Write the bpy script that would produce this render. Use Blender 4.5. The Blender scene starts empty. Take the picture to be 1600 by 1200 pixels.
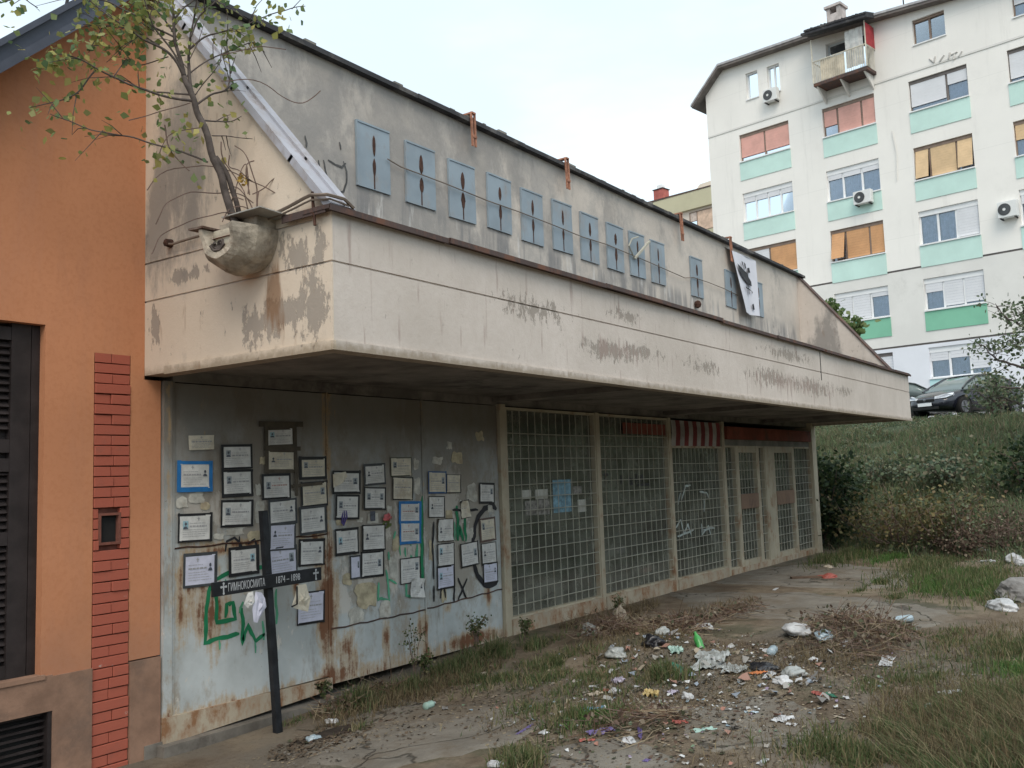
import bpy, bmesh, math, random
import numpy as np
from mathutils import Vector, Matrix, noise as mnoise

random.seed(7)
RNG = np.random.default_rng(7)
SC = bpy.context.scene
COL = SC.collection

# ------------------------------------------------------------------ camera
YAW, PITCH, ROLL, FPX, CAMH = 0.9579187, 0.0979446, -0.0330739, 1477.54, 1.8
def cam_axes():
    cy, sy, cp, sp = math.cos(YAW), math.sin(YAW), math.cos(PITCH), math.sin(PITCH)
    f = Vector((sy*cp, cy*cp, sp)); r = Vector((cy, -sy, 0)); u = r.cross(f)
    cr, sr = math.cos(ROLL), math.sin(ROLL)
    return cr*r + sr*u, -sr*r + cr*u, f
CR, CU, CF = cam_axes()
CO = Vector((0, 0, CAMH))
cd = bpy.data.cameras.new('camera'); cam = bpy.data.objects.new('camera', cd); COL.objects.link(cam)
cd.sensor_width = 36; cd.lens = FPX/1600*36; cd.clip_start = 0.05; cd.clip_end = 3000
cam.matrix_world = Matrix(((CR.x, CU.x, -CF.x, CO.x), (CR.y, CU.y, -CF.y, CO.y), (CR.z, CU.z, -CF.z, CO.z), (0, 0, 0, 1)))
SC.camera = cam

# ------------------------------------------------------------------ world, sun, exposure
SUN_EL, SUN_AZ = math.radians(50), math.radians(232)     # soft evening light from behind the camera
w = bpy.data.worlds.new('World'); SC.world = w; w.use_nodes = True
wt = w.node_tree; wt.nodes.clear()
wo = wt.nodes.new('ShaderNodeOutputWorld'); wb = wt.nodes.new('ShaderNodeBackground')
sky = wt.nodes.new('ShaderNodeTexSky'); sky.sky_type = 'NISHITA'; sky.sun_disc = False
sky.sun_elevation = SUN_EL; sky.sun_rotation = SUN_AZ; sky.air_density = 1.2; sky.dust_density = 3.0; sky.ozone_density = 2.0
mx = wt.nodes.new('ShaderNodeMix'); mx.data_type = 'RGBA'
tc = wt.nodes.new('ShaderNodeTexCoord'); cn = wt.nodes.new('ShaderNodeTexNoise'); cn.inputs['Scale'].default_value = 2.2; cn.inputs['Detail'].default_value = 6; cm = wt.nodes.new('ShaderNodeMapping'); cm.inputs['Scale'].default_value = (1, 1, 3)
cr_ = wt.nodes.new('ShaderNodeMapRange'); cr_.interpolation_type = 'SMOOTHSTEP'; cr_.inputs[1].default_value = .35; cr_.inputs[2].default_value = .65; cr_.inputs[3].default_value = .66; cr_.inputs[4].default_value = .90
wt.links.new(tc.outputs['Generated'], cm.inputs[0]); wt.links.new(cm.outputs[0], cn.inputs['Vector']); wt.links.new(cn.outputs['Fac'], cr_.inputs[0]); wt.links.new(cr_.outputs[0], mx.inputs[0])
mx.inputs[7].default_value = (7.45, 8.55, 9.1, 1)         # thin even cloud veil
wt.links.new(sky.outputs[0], mx.inputs[6]); wt.links.new(mx.outputs[2], wb.inputs[0])
wb.inputs[1].default_value = 0.11
wt.links.new(wb.outputs[0], wo.inputs[0])
sd = bpy.data.lights.new('sun', 'SUN'); sun = bpy.data.objects.new('sun', sd); COL.objects.link(sun)
sd.energy = 1.3; sd.angle = math.radians(34); sd.color = (1, .88, .75)
sdir = Vector((math.sin(SUN_AZ)*math.cos(SUN_EL), math.cos(SUN_AZ)*math.cos(SUN_EL), math.sin(SUN_EL)))
sun.rotation_euler = sdir.to_track_quat('Z', 'Y').to_euler()
SC.view_settings.view_transform = 'Standard'; SC.view_settings.look = 'None'
SC.view_settings.exposure = 0.54; SC.view_settings.gamma = 1; SC.view_settings.use_curve_mapping = False
SC.render.engine = 'CYCLES'
SC.cycles.max_bounces = 6; SC.cycles.transparent_max_bounces = 12

# ------------------------------------------------------------------ measured sight lines -> real places
def ray(px, py): return CF + CR*((px-800)/FPX) + CU*((600-py)/FPX)
WY = 6.489                    # plane of the shop wall
FY = 4.43                     # plane of the canopy front
X0, X1 = 4.302, 20.317        # ends of the shop
ZS, ZT, ZR = 2.67, 3.58, 5.90 # soffit, canopy top, wall top
def onY(px, py, Y=WY): d = ray(px, py); return CO + d*(Y/d.y)
def onX(px, py, X): d = ray(px, py); return CO + d*(X/d.x)
def onZ(px, py, Z=0.0): d = ray(px, py); return CO + d*((Z-CAMH)/d.z)
def onP(px, py, P, n): d = ray(px, py); return CO + d*((Vector(P)-CO).dot(n)/d.dot(n))

# ------------------------------------------------------------------ mesh builder
WL = {}                       # world location of each parent (translation only)
def lin(c):
    return tuple(c) if len(c) == 4 else (*c, 1)
class MB:
    def __init__(s): s.v = []; s.f = []; s.m = []
    def add(s, vs, fs, mi=0):
        b = len(s.v); s.v += [tuple(p) for p in vs]
        for f in fs: s.f.append([b+i for i in f]); s.m.append(mi)
        return s
    def quad(s, a, b, c, d, mi=0): return s.add([a, b, c, d], [(0, 1, 2, 3)], mi)
    def poly(s, pts, mi=0): return s.add(pts, [tuple(range(len(pts)))], mi)
    def box(s, x0, x1, y0, y1, z0, z1, mi=0):
        vs = [(x0,y0,z0),(x1,y0,z0),(x1,y1,z0),(x0,y1,z0),(x0,y0,z1),(x1,y0,z1),(x1,y1,z1),(x0,y1,z1)]
        return s.add(vs, [(0,3,2,1),(4,5,6,7),(0,1,5,4),(1,2,6,5),(2,3,7,6),(3,0,4,7)], mi)
    def fbox(s, O, ax, ay, az, a0, a1, b0, b1, c0, c1, mi=0):
        O = Vector(O); P = lambda a, b, c: O + ax*a + ay*b + az*c
        vs = [P(a0,b0,c0),P(a1,b0,c0),P(a1,b1,c0),P(a0,b1,c0),P(a0,b0,c1),P(a1,b0,c1),P(a1,b1,c1),P(a0,b1,c1)]
        return s.add(vs, [(0,3,2,1),(4,5,6,7),(0,1,5,4),(1,2,6,5),(2,3,7,6),(3,0,4,7)], mi)
    def prism(s, pts, off, mi=0):          # polygon pts extruded by vector off
        n = len(pts); off = Vector(off)
        vs = [Vector(p) for p in pts] + [Vector(p)+off for p in pts]
        fs = [tuple(range(n))[::-1], tuple(range(n, 2*n))] + [(i, (i+1) % n, n+(i+1) % n, n+i) for i in range(n)]
        return s.add(vs, fs, mi)
    def tube(s, pts, rad, n=6, mi=0, cap=True):
        pts = [Vector(p) for p in pts]
        if not hasattr(rad, '__len__'): rad = [rad]*len(pts)
        rings = []; up = Vector((.13, .31, .94)).normalized()
        for i, p in enumerate(pts):
            t = (pts[min(i+1, len(pts)-1)] - pts[max(i-1, 0)])
            if t.length < 1e-9: t = Vector((0, 0, 1))
            t.normalize(); a = t.cross(up)
            if a.length < .05: a = t.cross(Vector((1, 0, 0)))
            a.normalize(); b = t.cross(a)
            rings.append([p + (a*math.cos(2*math.pi*k/n) + b*math.sin(2*math.pi*k/n))*rad[i] for k in range(n)])
        vs = [q for r in rings for q in r]; fs = []
        for i in range(len(pts)-1):
            for k in range(n): fs.append((i*n+k, i*n+(k+1) % n, (i+1)*n+(k+1) % n, (i+1)*n+k))
        if cap: fs += [tuple(range(n))[::-1], tuple((len(pts)-1)*n+k for k in range(n))]
        return s.add(vs, fs, mi)
    def lathe(s, prof, O, ax, n=16, mi=0):   # prof (r, h) along axis ax
        ax = Vector(ax).normalized(); a = ax.orthogonal().normalized(); b = ax.cross(a); O = Vector(O)
        vs = [O + ax*h + (a*math.cos(2*math.pi*k/n)+b*math.sin(2*math.pi*k/n))*r for r, h in prof for k in range(n)]
        fs = [(i*n+k, i*n+(k+1) % n, (i+1)*n+(k+1) % n, (i+1)*n+k) for i in range(len(prof)-1) for k in range(n)]
        return s.add(vs, fs, mi)
    def build(s, name, mats, parent=None, smooth=False, local=False, bevel=0):
        if not isinstance(mats, (list, tuple)): mats = [mats]
        off = Vector((0, 0, 0)) if (local or parent is None) else WL.get(parent.name, Vector((0, 0, 0)))
        me = bpy.data.meshes.new(name)
        me.from_pydata([(p[0]-off.x, p[1]-off.y, p[2]-off.z) for p in s.v], [], s.f)
        for m in mats: me.materials.append(m)
        if len(mats) > 1: me.polygons.foreach_set('material_index', s.m)
        if smooth: me.polygons.foreach_set('use_smooth', [True]*len(me.polygons))
        me.update()
        return link(name, me, parent, bevel)
def build_each(mb, name, mats, parent=None, **k):    # one object per connected piece
    n = len(mb.v); par = list(range(n))
    def find(a):
        while par[a] != a: par[a] = par[par[a]]; a = par[a]
        return a
    for f in mb.f:
        r = find(f[0])
        for i in f[1:]: par[find(i)] = r
    groups = {}
    for f, m in zip(mb.f, mb.m): groups.setdefault(find(f[0]), []).append((f, m))
    out = []
    for fs in groups.values():
        q = MB(); ix = {}
        for f, m in fs:
            for i in f:
                if i not in ix: ix[i] = len(q.v); q.v.append(mb.v[i])
            q.f.append([ix[i] for i in f]); q.m.append(m)
        out.append(q.build(name, mats, parent, **k))
    return out
def link(name, me, parent=None, bevel=0):
    o = bpy.data.objects.new(name, me); COL.objects.link(o)
    if parent is not None: o.parent = parent; WL[o.name] = WL.get(parent.name, Vector((0, 0, 0)))
    if bevel:
        m = o.modifiers.new('bevel', 'BEVEL'); m.width = bevel; m.segments = 2; m.limit_method = 'ANGLE'
    return o
def fast_mesh(name, V, F, mat, parent=None, smooth=False):   # numpy arrays, all faces the same size
    if F.shape[1] == 5 and 'grass' in name: F = np.concatenate([F[:, [0, 1, 2]], F[:, [0, 2, 4]], F[:, [4, 2, 3]]])
    me = bpy.data.meshes.new(name); nv = len(V); nf, k = F.shape
    me.vertices.add(nv); me.vertices.foreach_set('co', V.astype(np.float32).ravel())
    me.loops.add(nf*k); me.loops.foreach_set('vertex_index', F.astype(np.int32).ravel())
    me.polygons.add(nf); me.polygons.foreach_set('loop_start', np.arange(0, nf*k, k, dtype=np.int32))
    me.polygons.foreach_set('loop_total', np.full(nf, k, np.int32))
    if smooth: me.polygons.foreach_set('use_smooth', np.ones(nf, bool))
    me.update(calc_edges=True); me.validate(); me.materials.append(mat)
    return link(name, me, parent)
def thing(name, label, cat, loc=(0, 0, 0), rz=0.0, group=None):
    o = bpy.data.objects.new(name, None); COL.objects.link(o); o.location = loc; o.rotation_euler = (0, 0, rz)
    o.empty_display_size = .2
    o['label'] = label; o['category'] = cat
    if group: o['group'] = group
    WL[o.name] = Vector(loc)
    return o
def tag(o, label, cat, group=None):
    o['label'] = label; o['category'] = cat
    if group: o['group'] = group
    return o
def struct(o): o['kind'] = 'structure'; return o
def stuff(o): o['kind'] = 'stuff'; return o
def dup(root, loc, label, rz=None):
    r = root.copy(); COL.objects.link(r); r.location = loc; r['label'] = label
    if rz is not None: r.rotation_euler = (0, 0, rz)
    for ch in list(root.children):
        c = ch.copy(); COL.objects.link(c); c.parent = r
        for g in list(ch.children):
            d = g.copy(); COL.objects.link(d); d.parent = c
    return r

# ------------------------------------------------------------------ material nodes
class Mt:
    def __init__(s, name, rough=.85, metal=0, spec=.3):
        s.mat = bpy.data.materials.new(name); s.mat.use_nodes = True; s.t = s.mat.node_tree
        s.b = s.t.nodes['Principled BSDF']; s.b.inputs['Roughness'].default_value = rough
        s.b.inputs['Metallic'].default_value = metal; s.b.inputs['Specular IOR Level'].default_value = spec
        s._p = None; s._o = None
    def nd(s, ty): return s.t.nodes.new(ty)
    def ln(s, a, b):
        if hasattr(a, 'links'): s.t.links.new(a, b)
        else: b.default_value = a
    def pos(s):
        if s._p is None: s._p = s.nd('ShaderNodeNewGeometry').outputs['Position']
        return s._p
    def isl(s): return s.nd('ShaderNodeNewGeometry').outputs['Random Per Island']
    def oco(s):
        if s._o is None: s._o = s.nd('ShaderNodeTexCoord').outputs['Object']
        return s._o
    def mapp(s, vec, sc=(1, 1, 1), loc=(0, 0, 0)):
        m = s.nd('ShaderNodeMapping'); s.ln(vec, m.inputs[0]); m.inputs['Scale'].default_value = sc; m.inputs['Location'].default_value = loc
        return m.outputs[0]
    def noise(s, scale=1, detail=4, rough=.6, vec=None, st=(1, 1, 1), off=(0, 0, 0), dist=0):
        n = s.nd('ShaderNodeTexNoise'); v = vec if vec is not None else s.pos()
        if st != (1, 1, 1) or off != (0, 0, 0): v = s.mapp(v, st, off)
        s.ln(v, n.inputs['Vector']); n.inputs['Scale'].default_value = scale; n.inputs['Detail'].default_value = detail
        n.inputs['Roughness'].default_value = rough; n.inputs['Distortion'].default_value = dist
        return n.outputs['Fac']
    def vor(s, scale=1, vec=None, feat='F1', st=(1, 1, 1)):
        n = s.nd('ShaderNodeTexVoronoi'); n.feature = feat; v = vec if vec is not None else s.pos()
        if st != (1, 1, 1): v = s.mapp(v, st)
        s.ln(v, n.inputs['Vector']); n.inputs['Scale'].default_value = scale; return n.outputs['Distance']
    def mr(s, v, a, b, c=0, d=1, smooth=True):
        n = s.nd('ShaderNodeMapRange'); n.interpolation_type = 'SMOOTHSTEP' if smooth else 'LINEAR'
        s.ln(v, n.inputs[0])
        for i, q in zip((1, 2, 3, 4), (a, b, c, d)): n.inputs[i].default_value = q
        return n.outputs[0]
    def m(s, op, a, b=0, c=None):
        n = s.nd('ShaderNodeMath'); n.operation = op; s.ln(a, n.inputs[0]); s.ln(b, n.inputs[1])
        if c is not None: s.ln(c, n.inputs[2])
        return n.outputs[0]
    def mix(s, f, a, b, mode='MIX'):
        n = s.nd('ShaderNodeMix'); n.data_type = 'RGBA'; n.blend_type = mode
        s.ln(f, n.inputs[0]); s.ln(lin(a) if isinstance(a, tuple) else a, n.inputs[6]); s.ln(lin(b) if isinstance(b, tuple) else b, n.inputs[7])
        return n.outputs[2]
    def xyz(s, v=None):
        n = s.nd('ShaderNodeSeparateXYZ'); s.ln(v if v is not None else s.pos(), n.inputs[0]); return n.outputs
    def blobs(s, L, axes='XZ'):       # max of soft ellipses on a wall plane, each (a, b, ra, rb)
        out = None
        for a, b, ra, rb in L:
            if axes == 'XZ': v = s.mapp(s.pos(), (1/ra, 0, 1/rb), (-a/ra, 0, -b/rb))
            elif axes == 'YZ': v = s.mapp(s.pos(), (0, 1/ra, 1/rb), (0, -a/ra, -b/rb))
            else: v = s.mapp(s.pos(), (1/ra, 1/rb, 0), (-a/ra, -b/rb, 0))
            l = s.nd('ShaderNodeVectorMath'); l.operation = 'LENGTH'; s.ln(v, l.inputs[0])
            q = s.m('SUBTRACT', 1.0, l.outputs['Value'])
            out = q if out is None else s.m('MAXIMUM', out, q)
        return s.m('MAXIMUM', out, 0.0)
    def color(s, c):
        s.ln(lin(c) if isinstance(c, tuple) else c, s.b.inputs['Base Color']); return s
    def bump(s, h, strength=.4, dist=.01):
        n = s.nd('ShaderNodeBump'); n.inputs['Strength'].default_value = strength; n.inputs['Distance'].default_value = dist
        s.ln(h, n.inputs['Height']); s.t.links.new(n.outputs[0], s.b.inputs['Normal']); return s
def simple(name, c, rough=.8, metal=0, var=.25, scale=3, spec=.3, dirt=None, bump=0, coords='pos', dscale=1.5):
    s = Mt(name, rough, metal, spec); v = s.pos() if coords == 'pos' else s.oco()
    n = s.noise(scale, 5, .65, vec=v)
    dk = tuple(x*(1-var) for x in c[:3]); lt = tuple(min(1, x*(1+var*.6)) for x in c[:3])
    k = s.mix(s.mr(n, .3, .7), dk, lt)
    if dirt: k = s.mix(s.mr(s.noise(dscale, 6, .7, vec=v, off=(3, 7, 1)), .5, .68, 0, .8), k, dirt)
    s.color(k)
    if bump: s.bump(s.noise(scale*6, 5, .7, vec=v), bump, .01)
    return s.mat
# ================================================================== materials of the shop
def m_fascia():
    s = Mt('peeling_cream_render', .9)
    base = s.mix(s.mr(s.noise(.9, 6, .6), .3, .7), (.52, .465, .415), (.62, .56, .51))
    base = s.mix(s.mr(s.noise(14, 4, .6), .35, .8, 0, .18), base, (.40, .33, .27))
    # the side face has warmer, yellower paint
    side = s.mr(s.xyz()[0], X0-.5, X0+.06, 1, 0)
    base = s.mix(s.m('MULTIPLY', s.m('LESS_THAN', s.xyz()[0], X0+.01), .6), base, (.66, .545, .41))
    # peeled patches on the front
    B = [(6.7, 3.22, .7, .14), (7.9, 2.98, .9, .13), (8.6, 3.02, .8, .11), (8.3, 3.36, .45, .10), (12.4, 3.02, 1.3, .17), (14.2, 2.98, 1.5, .16), (13.1, 3.38, 1.5, .12), (10.2, 3.0, .7, .12), (15.7, 3.02, .8, .10)]
    bl = s.blobs([(a, b, ra*1.15, rb*1.3) for a, b, ra, rb in B])
    n = s.noise(17, 8, .78, st=(1, 1, .5))
    front = s.m('LESS_THAN', s.xyz()[1], FY+.02)
    pe = s.m('MULTIPLY', s.mr(s.m('ADD', n, s.m('MULTIPLY', bl, .24)), .645, .68), front)
    st = s.noise(16, 3, .5, st=(1, 1, .12))
    drip = s.m('MULTIPLY', s.mr(s.m('ADD', st, s.m('MULTIPLY', s.blobs([(13.5, 2.98, 2.6, .20), (8.2, 3.0, 1.2, .16)]), .26)), .60, .74), front)
    # peeled patches on the side, under the spout
    B2 = [(4.95, 2.95, .55, .2), (4.62, 3.0, .22, .45), (4.8, 3.35, .35, .2), (5.95, 3.38, .4, .1), (6.35, 3.0, .10, .25), (5.2, 2.9, .15, .3), (4.55, 3.3, .12, .3)]
    bs = s.blobs(B2, 'YZ'); sidem = s.m('SUBTRACT', 1.0, front)
    pe2 = s.m('MULTIPLY', s.mr(s.m('ADD', s.noise(11, 9, .76, st=(1, 1, .45), off=(2, 5, 1)), s.m('MULTIPLY', bs, .27)), .615, .66), sidem)
    hi = s.blobs([(6.0, 4.3, .45, 1.3), (6.3, 3.9, .3, .9)], 'YZ')
    mold = s.m('MULTIPLY', s.mr(s.m('ADD', s.noise(2.6, 8, .72, st=(1, 1, .4)), s.m('MULTIPLY', hi, .33)), .55, .75), sidem)
    c = s.mix(s.m('MULTIPLY', s.m('MAXIMUM', pe, pe2), .85), base, (.29, .255, .22))
    c = s.mix(s.m('MULTIPLY', drip, .6), c, (.33, .25, .22))
    c = s.mix(s.m('MULTIPLY', mold, .75), c, (.20, .19, .18))
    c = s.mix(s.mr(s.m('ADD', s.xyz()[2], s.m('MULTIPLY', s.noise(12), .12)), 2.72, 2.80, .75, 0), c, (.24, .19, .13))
    # rust run below the spout
    rr = s.mr(s.m('ADD', s.noise(9, 4, .6, st=(1, 1, .2)), s.m('MULTIPLY', s.blobs([(5.0, 3.05, .16, .42)], 'YZ'), .5)), .62, .85)
    c = s.mix(s.m('MULTIPLY', s.m('MULTIPLY', rr, sidem), .8), c, (.22, .12, .06))
    s.color(c)
    s.bump(s.m('SUBTRACT', s.noise(30, 5, .7), s.m('MULTIPLY', s.m('MAXIMUM', pe, pe2), .8)), .5, .006)
    return s.mat
def m_upper():
    s = Mt('weathered_grey_render', .92)
    x = s.xyz()
    base = s.mix(s.mr(s.noise(1.3, 6, .65), .3, .7), (.50, .45, .40), (.60, .54, .48))
    left = s.mr(x[0], 8.5, 14.5, .13, -.03)
    g = s.mr(s.m('ADD', s.noise(.7, 10, .72, off=(1.3, 0, .4)), left), .47, .64)
    g = s.m('MULTIPLY', g, s.mr(s.noise(3.5, 8, .7), .3, .58, .45, 1))
    c = s.mix(s.m('MULTIPLY', g, .75), base, (.33, .315, .30))
    g2 = s.mr(s.m('ADD', s.noise(1.6, 8, .7, st=(1, 1, .5), off=(5, 0, 2)), s.m('MULTIPLY', left, .8)), .52, .63)
    c = s.mix(s.m('MULTIPLY', g2, .42), c, (.20, .195, .19))
    # grey and white runs below the shutters
    low = s.mr(x[2], 4.9, 4.6)
    run = s.mr(s.noise(5, 5, .6, st=(1, 1, .10), off=(0, 0, 3)), .45, .62)
    c = s.mix(s.m('MULTIPLY', s.m('MULTIPLY', run, low), .7), c, (.19, .19, .195))
    wh = s.mr(s.noise(6.5, 6, .65, st=(1, 1, .16), off=(4, 0, 9)), .57, .66)
    c = s.mix(s.m('MULTIPLY', s.m('MULTIPLY', wh, low), .65), c, (.62, .60, .58))
    c = s.mix(s.mr(s.m('ADD', s.noise(3, 8, .75), s.m('MULTIPLY', s.blobs([(18.7, 4.2, 1.6, .6)]), .3)), .66, .74, 0, .55), c, (.17, .165, .16))
    s.color(c); s.bump(s.noise(14, 7, .75), .55, .012)
    return s.mat
def m_door():
    s = Mt('rusty_pale_blue_steel', .6, 0, .35)
    x = s.xyz()
    c = s.mix(s.mr(s.noise(1.8, 6, .6), .35, .68), (.38, .41, .41), (.50, .54, .545))
    # grime and glue film where papers were pasted
    glue = s.mr(s.m('ADD', s.noise(3.2, 9, .74, st=(1, 1, .6)), s.m('MULTIPLY', s.blobs([(5.4, 1.6, 1.1, .7), (6.9, 1.35, .8, 1.0), (8.2, 1.4, .8, 1.0)]), .36)), .50, .66)
    c = s.mix(s.m('MULTIPLY', glue, .85), c, (.31, .275, .225))
    gl2 = s.mr(s.m('ADD', s.noise(6, 9, .75, st=(1, 1, .5), off=(7, 0, 2)), s.m('MULTIPLY', s.blobs([(5.0, 1.62, .8, .22), (6.7, .95, .35, .35), (6.3, .75, .3, .4), (7.2, 1.1, .4, .6), (7.9, 1.5, .5, .6)]), .26)), .60, .65)
    c = s.mix(s.m('MULTIPLY', gl2, .8), c, (.56, .53, .48))
    brn = s.mr(s.m('ADD', s.noise(2.5, 7, .7, st=(1, 1, .35), off=(3, 0, 5)), s.mr(x[2], 1.5, 2.3, 0, .06)), .56, .68)
    c = s.mix(s.m('MULTIPLY', brn, .6), c, (.19, .15, .11))
    c = s.mix(s.mr(s.m('ADD', x[2], s.m('MULTIPLY', s.noise(2.2, 6, .7), .9)), 1.5, 3.0, 0, .85), c, (.15, .128, .104))  # grime plus canopy shade painted into the colour, darker toward the door tops
    # rust along seams and foot, with long runs
    vert = s.noise(15, 7, .7, st=(1, 1, .12)); spot = s.noise(7, 10, .78, off=(2, 0, 8))
    d1 = s.m('ABSOLUTE', s.m('SUBTRACT', x[0], 6.19)); d2 = s.m('ABSOLUTE', s.m('SUBTRACT', x[0], 7.54)); d3 = s.m('ABSOLUTE', s.m('SUBTRACT', x[0], 8.92)); d0 = s.m('ADD', s.m('ABSOLUTE', s.m('SUBTRACT', x[0], 4.5)), .05)
    dm = s.m('MINIMUM', s.m('MINIMUM', d1, s.m('ADD', d2, .07)), s.m('MINIMUM', s.m('ADD', d3, .02), d0))
    seam = s.mr(dm, 0, .13, .17, 0); foot = s.mr(x[2], .0, .22, .20, 0)
    bl = s.blobs([(4.75, 1.1, .25, .5), (4.9, .8, .35, .55), (5.8, .9, .1, .18), (4.62, .9, .12, .6), (6.2, .75, .22, .7), (7.45, .3, .2, .3), (5.3, 1.32, .9, .07), (6.4, .25, .25, .3), (5.9, .62, .16, .07), (8.6, .5, .13, .22), (7.9, .45, .12, .1), (6.95, .3, .1, .25), (6.1, .6, .12, .5), (5.05, 1.28, .6, .09), (8.3, .08, .5, .12), (6.05, 1.25, .12, .5)])
    f = s.m('ADD', s.m('ADD', s.m('MULTIPLY', vert, .55), s.m('MULTIPLY', spot, .45)), s.m('ADD', s.m('ADD', seam, foot), s.m('MULTIPLY', bl, .30)))
    r1 = s.mr(f, .58, .70); r2 = s.mr(f, .69, .80)
    c = s.mix(s.m('MULTIPLY', r1, .6), c, (.40, .27, .13))
    c = s.mix(s.m('MULTIPLY', r2, .9), c, (.15, .055, .022))
    sp = s.mr(s.noise(38, 3, .6), .70, .74)
    c = s.mix(s.m('MULTIPLY', sp, .7), c, (.14, .07, .035))
    s.color(c); s.bump(s.m('ADD', s.m('MULTIPLY', s.noise(1.3, 3), 2.5), s.m('MULTIPLY', f, .8)), .35, .012)
    s.ln(s.mr(f, .5, .75, .5, .9), s.b.inputs['Roughness'])
    return s.mat
def m_rustpaint(name, c0, amount=.5, rust=(.22, .09, .035), sc=5, rough=.75):
    s = Mt(name, rough); f = s.noise(sc, 9, .72, st=(1, 1, .6)); t = 1-amount
    c = s.mix(s.mr(s.noise(2, 4), .3, .7), tuple(q*.8 for q in c0), c0)
    c = s.mix(s.mr(f, .25+t*.4, .36+t*.4), c, tuple(.5*(a+b) for a, b in zip(rust, c0)))
    c = s.mix(s.mr(f, .34+t*.4, .44+t*.4), c, rust)
    s.color(c); s.bump(f, .4, .01); return s.mat
M = {}
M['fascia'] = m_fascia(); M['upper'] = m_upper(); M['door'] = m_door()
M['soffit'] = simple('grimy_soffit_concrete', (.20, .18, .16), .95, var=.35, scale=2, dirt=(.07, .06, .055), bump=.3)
M['flash'] = m_rustpaint('rusted_roof_flashing', (.085, .06, .055), .45, (.15, .07, .045), 5)
M['ridge'] = simple('dark_bitumen_edge', (.045, .045, .05), .8, var=.3, dirt=(.16, .15, .14), scale=3)
M['cap'] = m_rustpaint('lilac_white_sheet_metal', (.40, .405, .45), .46, (.24, .21, .20), 5, .65)
M['strap'] = simple('orange_rust', (.36, .17, .11), .8, var=.4, scale=12)
M['plate'] = m_rustpaint('faded_blue_shutter_steel', (.28, .34, .39), .36, (.25, .25, .25), 4, .6)
M['slot'] = simple('dark_brown_rust_slot', (.07, .035, .025), .9, var=.5, scale=25)
M['cable'] = simple('old_grey_cable', (.19, .15, .12), .8, coords='obj')
M['dark'] = simple('dark_recess', (.02, .02, .02), .9)
M['post'] = m_rustpaint('cream_post_paint', (.46, .41, .31), .40, (.24, .13, .07), 5)
M['sill'] = m_rustpaint('cream_rusty_sill', (.44, .38, .29), .50, (.25, .13, .065), 6)
M['bar'] = m_rustpaint('weathered_cream_bar', (.46, .45, .38), .30, (.20, .14, .09), 7)
M['column'] = m_rustpaint('cream_column_paint', (.56, .49, .37), .22, (.30, .25, .19), 3)
M['plinth'] = simple('stained_concrete', (.17, .155, .135), .95, var=.35, scale=3, dirt=(.07, .06, .05), bump=.5)
M['interior'] = simple('dusty_room_plaster', (.24, .25, .20), .95, var=.4, scale=1.2, dirt=(.06, .06, .05))
M['redboard'] = simple('faded_red_board', (.22, .06, .04), .8, var=.3, dirt=(.08, .05, .04))
M['orangeboard'] = m_rustpaint('rust_orange_kick_board', (.26, .17, .12), .45, (.15, .095, .07), 6)
M['grey'] = simple('dull_grey_board', (.21, .20, .18), .9, var=.3)
M['spout'] = simple('flaking_white_concrete', (.42, .37, .30), .95, var=.45, scale=7, dirt=(.15, .10, .07), bump=1.0, dscale=6)
M['rustsheet'] = m_rustpaint('rust_eaten_sheet', (.25, .20, .17), .7, (.09, .05, .035), 8)
def m_glass():
    s = Mt('dusty_shop_glass', .12, 0, .6)
    tr = s.nd('ShaderNodeBsdfTransparent'); gl = s.nd('ShaderNodeBsdfGlossy'); gl.inputs['Roughness'].default_value = .06
    df = s.nd('ShaderNodeBsdfDiffuse'); df.inputs['Color'].default_value = (.26, .27, .225, 1)
    tr.inputs['Color'].default_value = (.55, .62, .58, 1)
    fr = s.nd('ShaderNodeFresnel'); fr.inputs['IOR'].default_value = 1.6
    a = s.nd('ShaderNodeMixShader'); b = s.nd('ShaderNodeMixShader')
    s.ln(s.mr(s.noise(1.7, 7, .7), .3, .75, .22, .7), a.inputs[0]); s.t.links.new(tr.outputs[0], a.inputs[1]); s.t.links.new(df.outputs[0], a.inputs[2])
    s.t.links.new(fr.outputs[0], b.inputs[0]); s.t.links.new(a.outputs[0], b.inputs[1]); s.t.links.new(gl.outputs[0], b.inputs[2])
    out = [n for n in s.t.nodes if n.type == 'OUTPUT_MATERIAL'][0]; s.t.links.new(b.outputs[0], out.inputs[0])
    return s.mat
M['glass'] = m_glass()

# ================================================================== ground
def foot_x(y): return 17.6 + (y-1)*.62 + 1.2*max(0, (y-6.5))*.2
def sst(t): t = min(1, max(0, t)); return t*t*(3-2*t)
def gz(x, y):
    xf = foot_x(min(max(y, -12), 25)); xt = 34.2 + .17*(y-8)
    t = (x-xf)/(xt-xf)
    z = 0.0
    if t > 0: tt = min(1, t); z += 3.3*(.55*tt + .45*sst(tt))
    z -= .2*sst((9.5-x)/5)*sst((y-3.5)/2.2)
    z += .22*sst((2.0-y)/3)*sst((x-4)/3)*(1-min(1, max(0, t)*3))
    nz = mnoise.fractal(Vector((x*.9, y*.9, 2)), .9, 2.1, 4)
    fl = 1 if t < .97 else .25
    z += nz*(.028 if t <= 0 else .09)*fl*(1 if y < 6.2 or x > 20.6 else .2)
    for px, py, r, h in PILES: 
        d = math.hypot(x-px, y-py)/r
        if d < 1: z += h*(1-d*d)**2
    return z
PILES = []
for (a, b, r, h) in [(1010, 1005, .95, .12), (1110, 1020, .7, .07), (1310, 990, 1.0, .13), (1360, 1000, .9, .08), (500, 1150, .35, .05), (1230, 1060, .8, .08), (960, 1120, .9, .05)]:
    p = onZ(a, b, .05); PILES.append((p.x, p.y, r, h))
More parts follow.
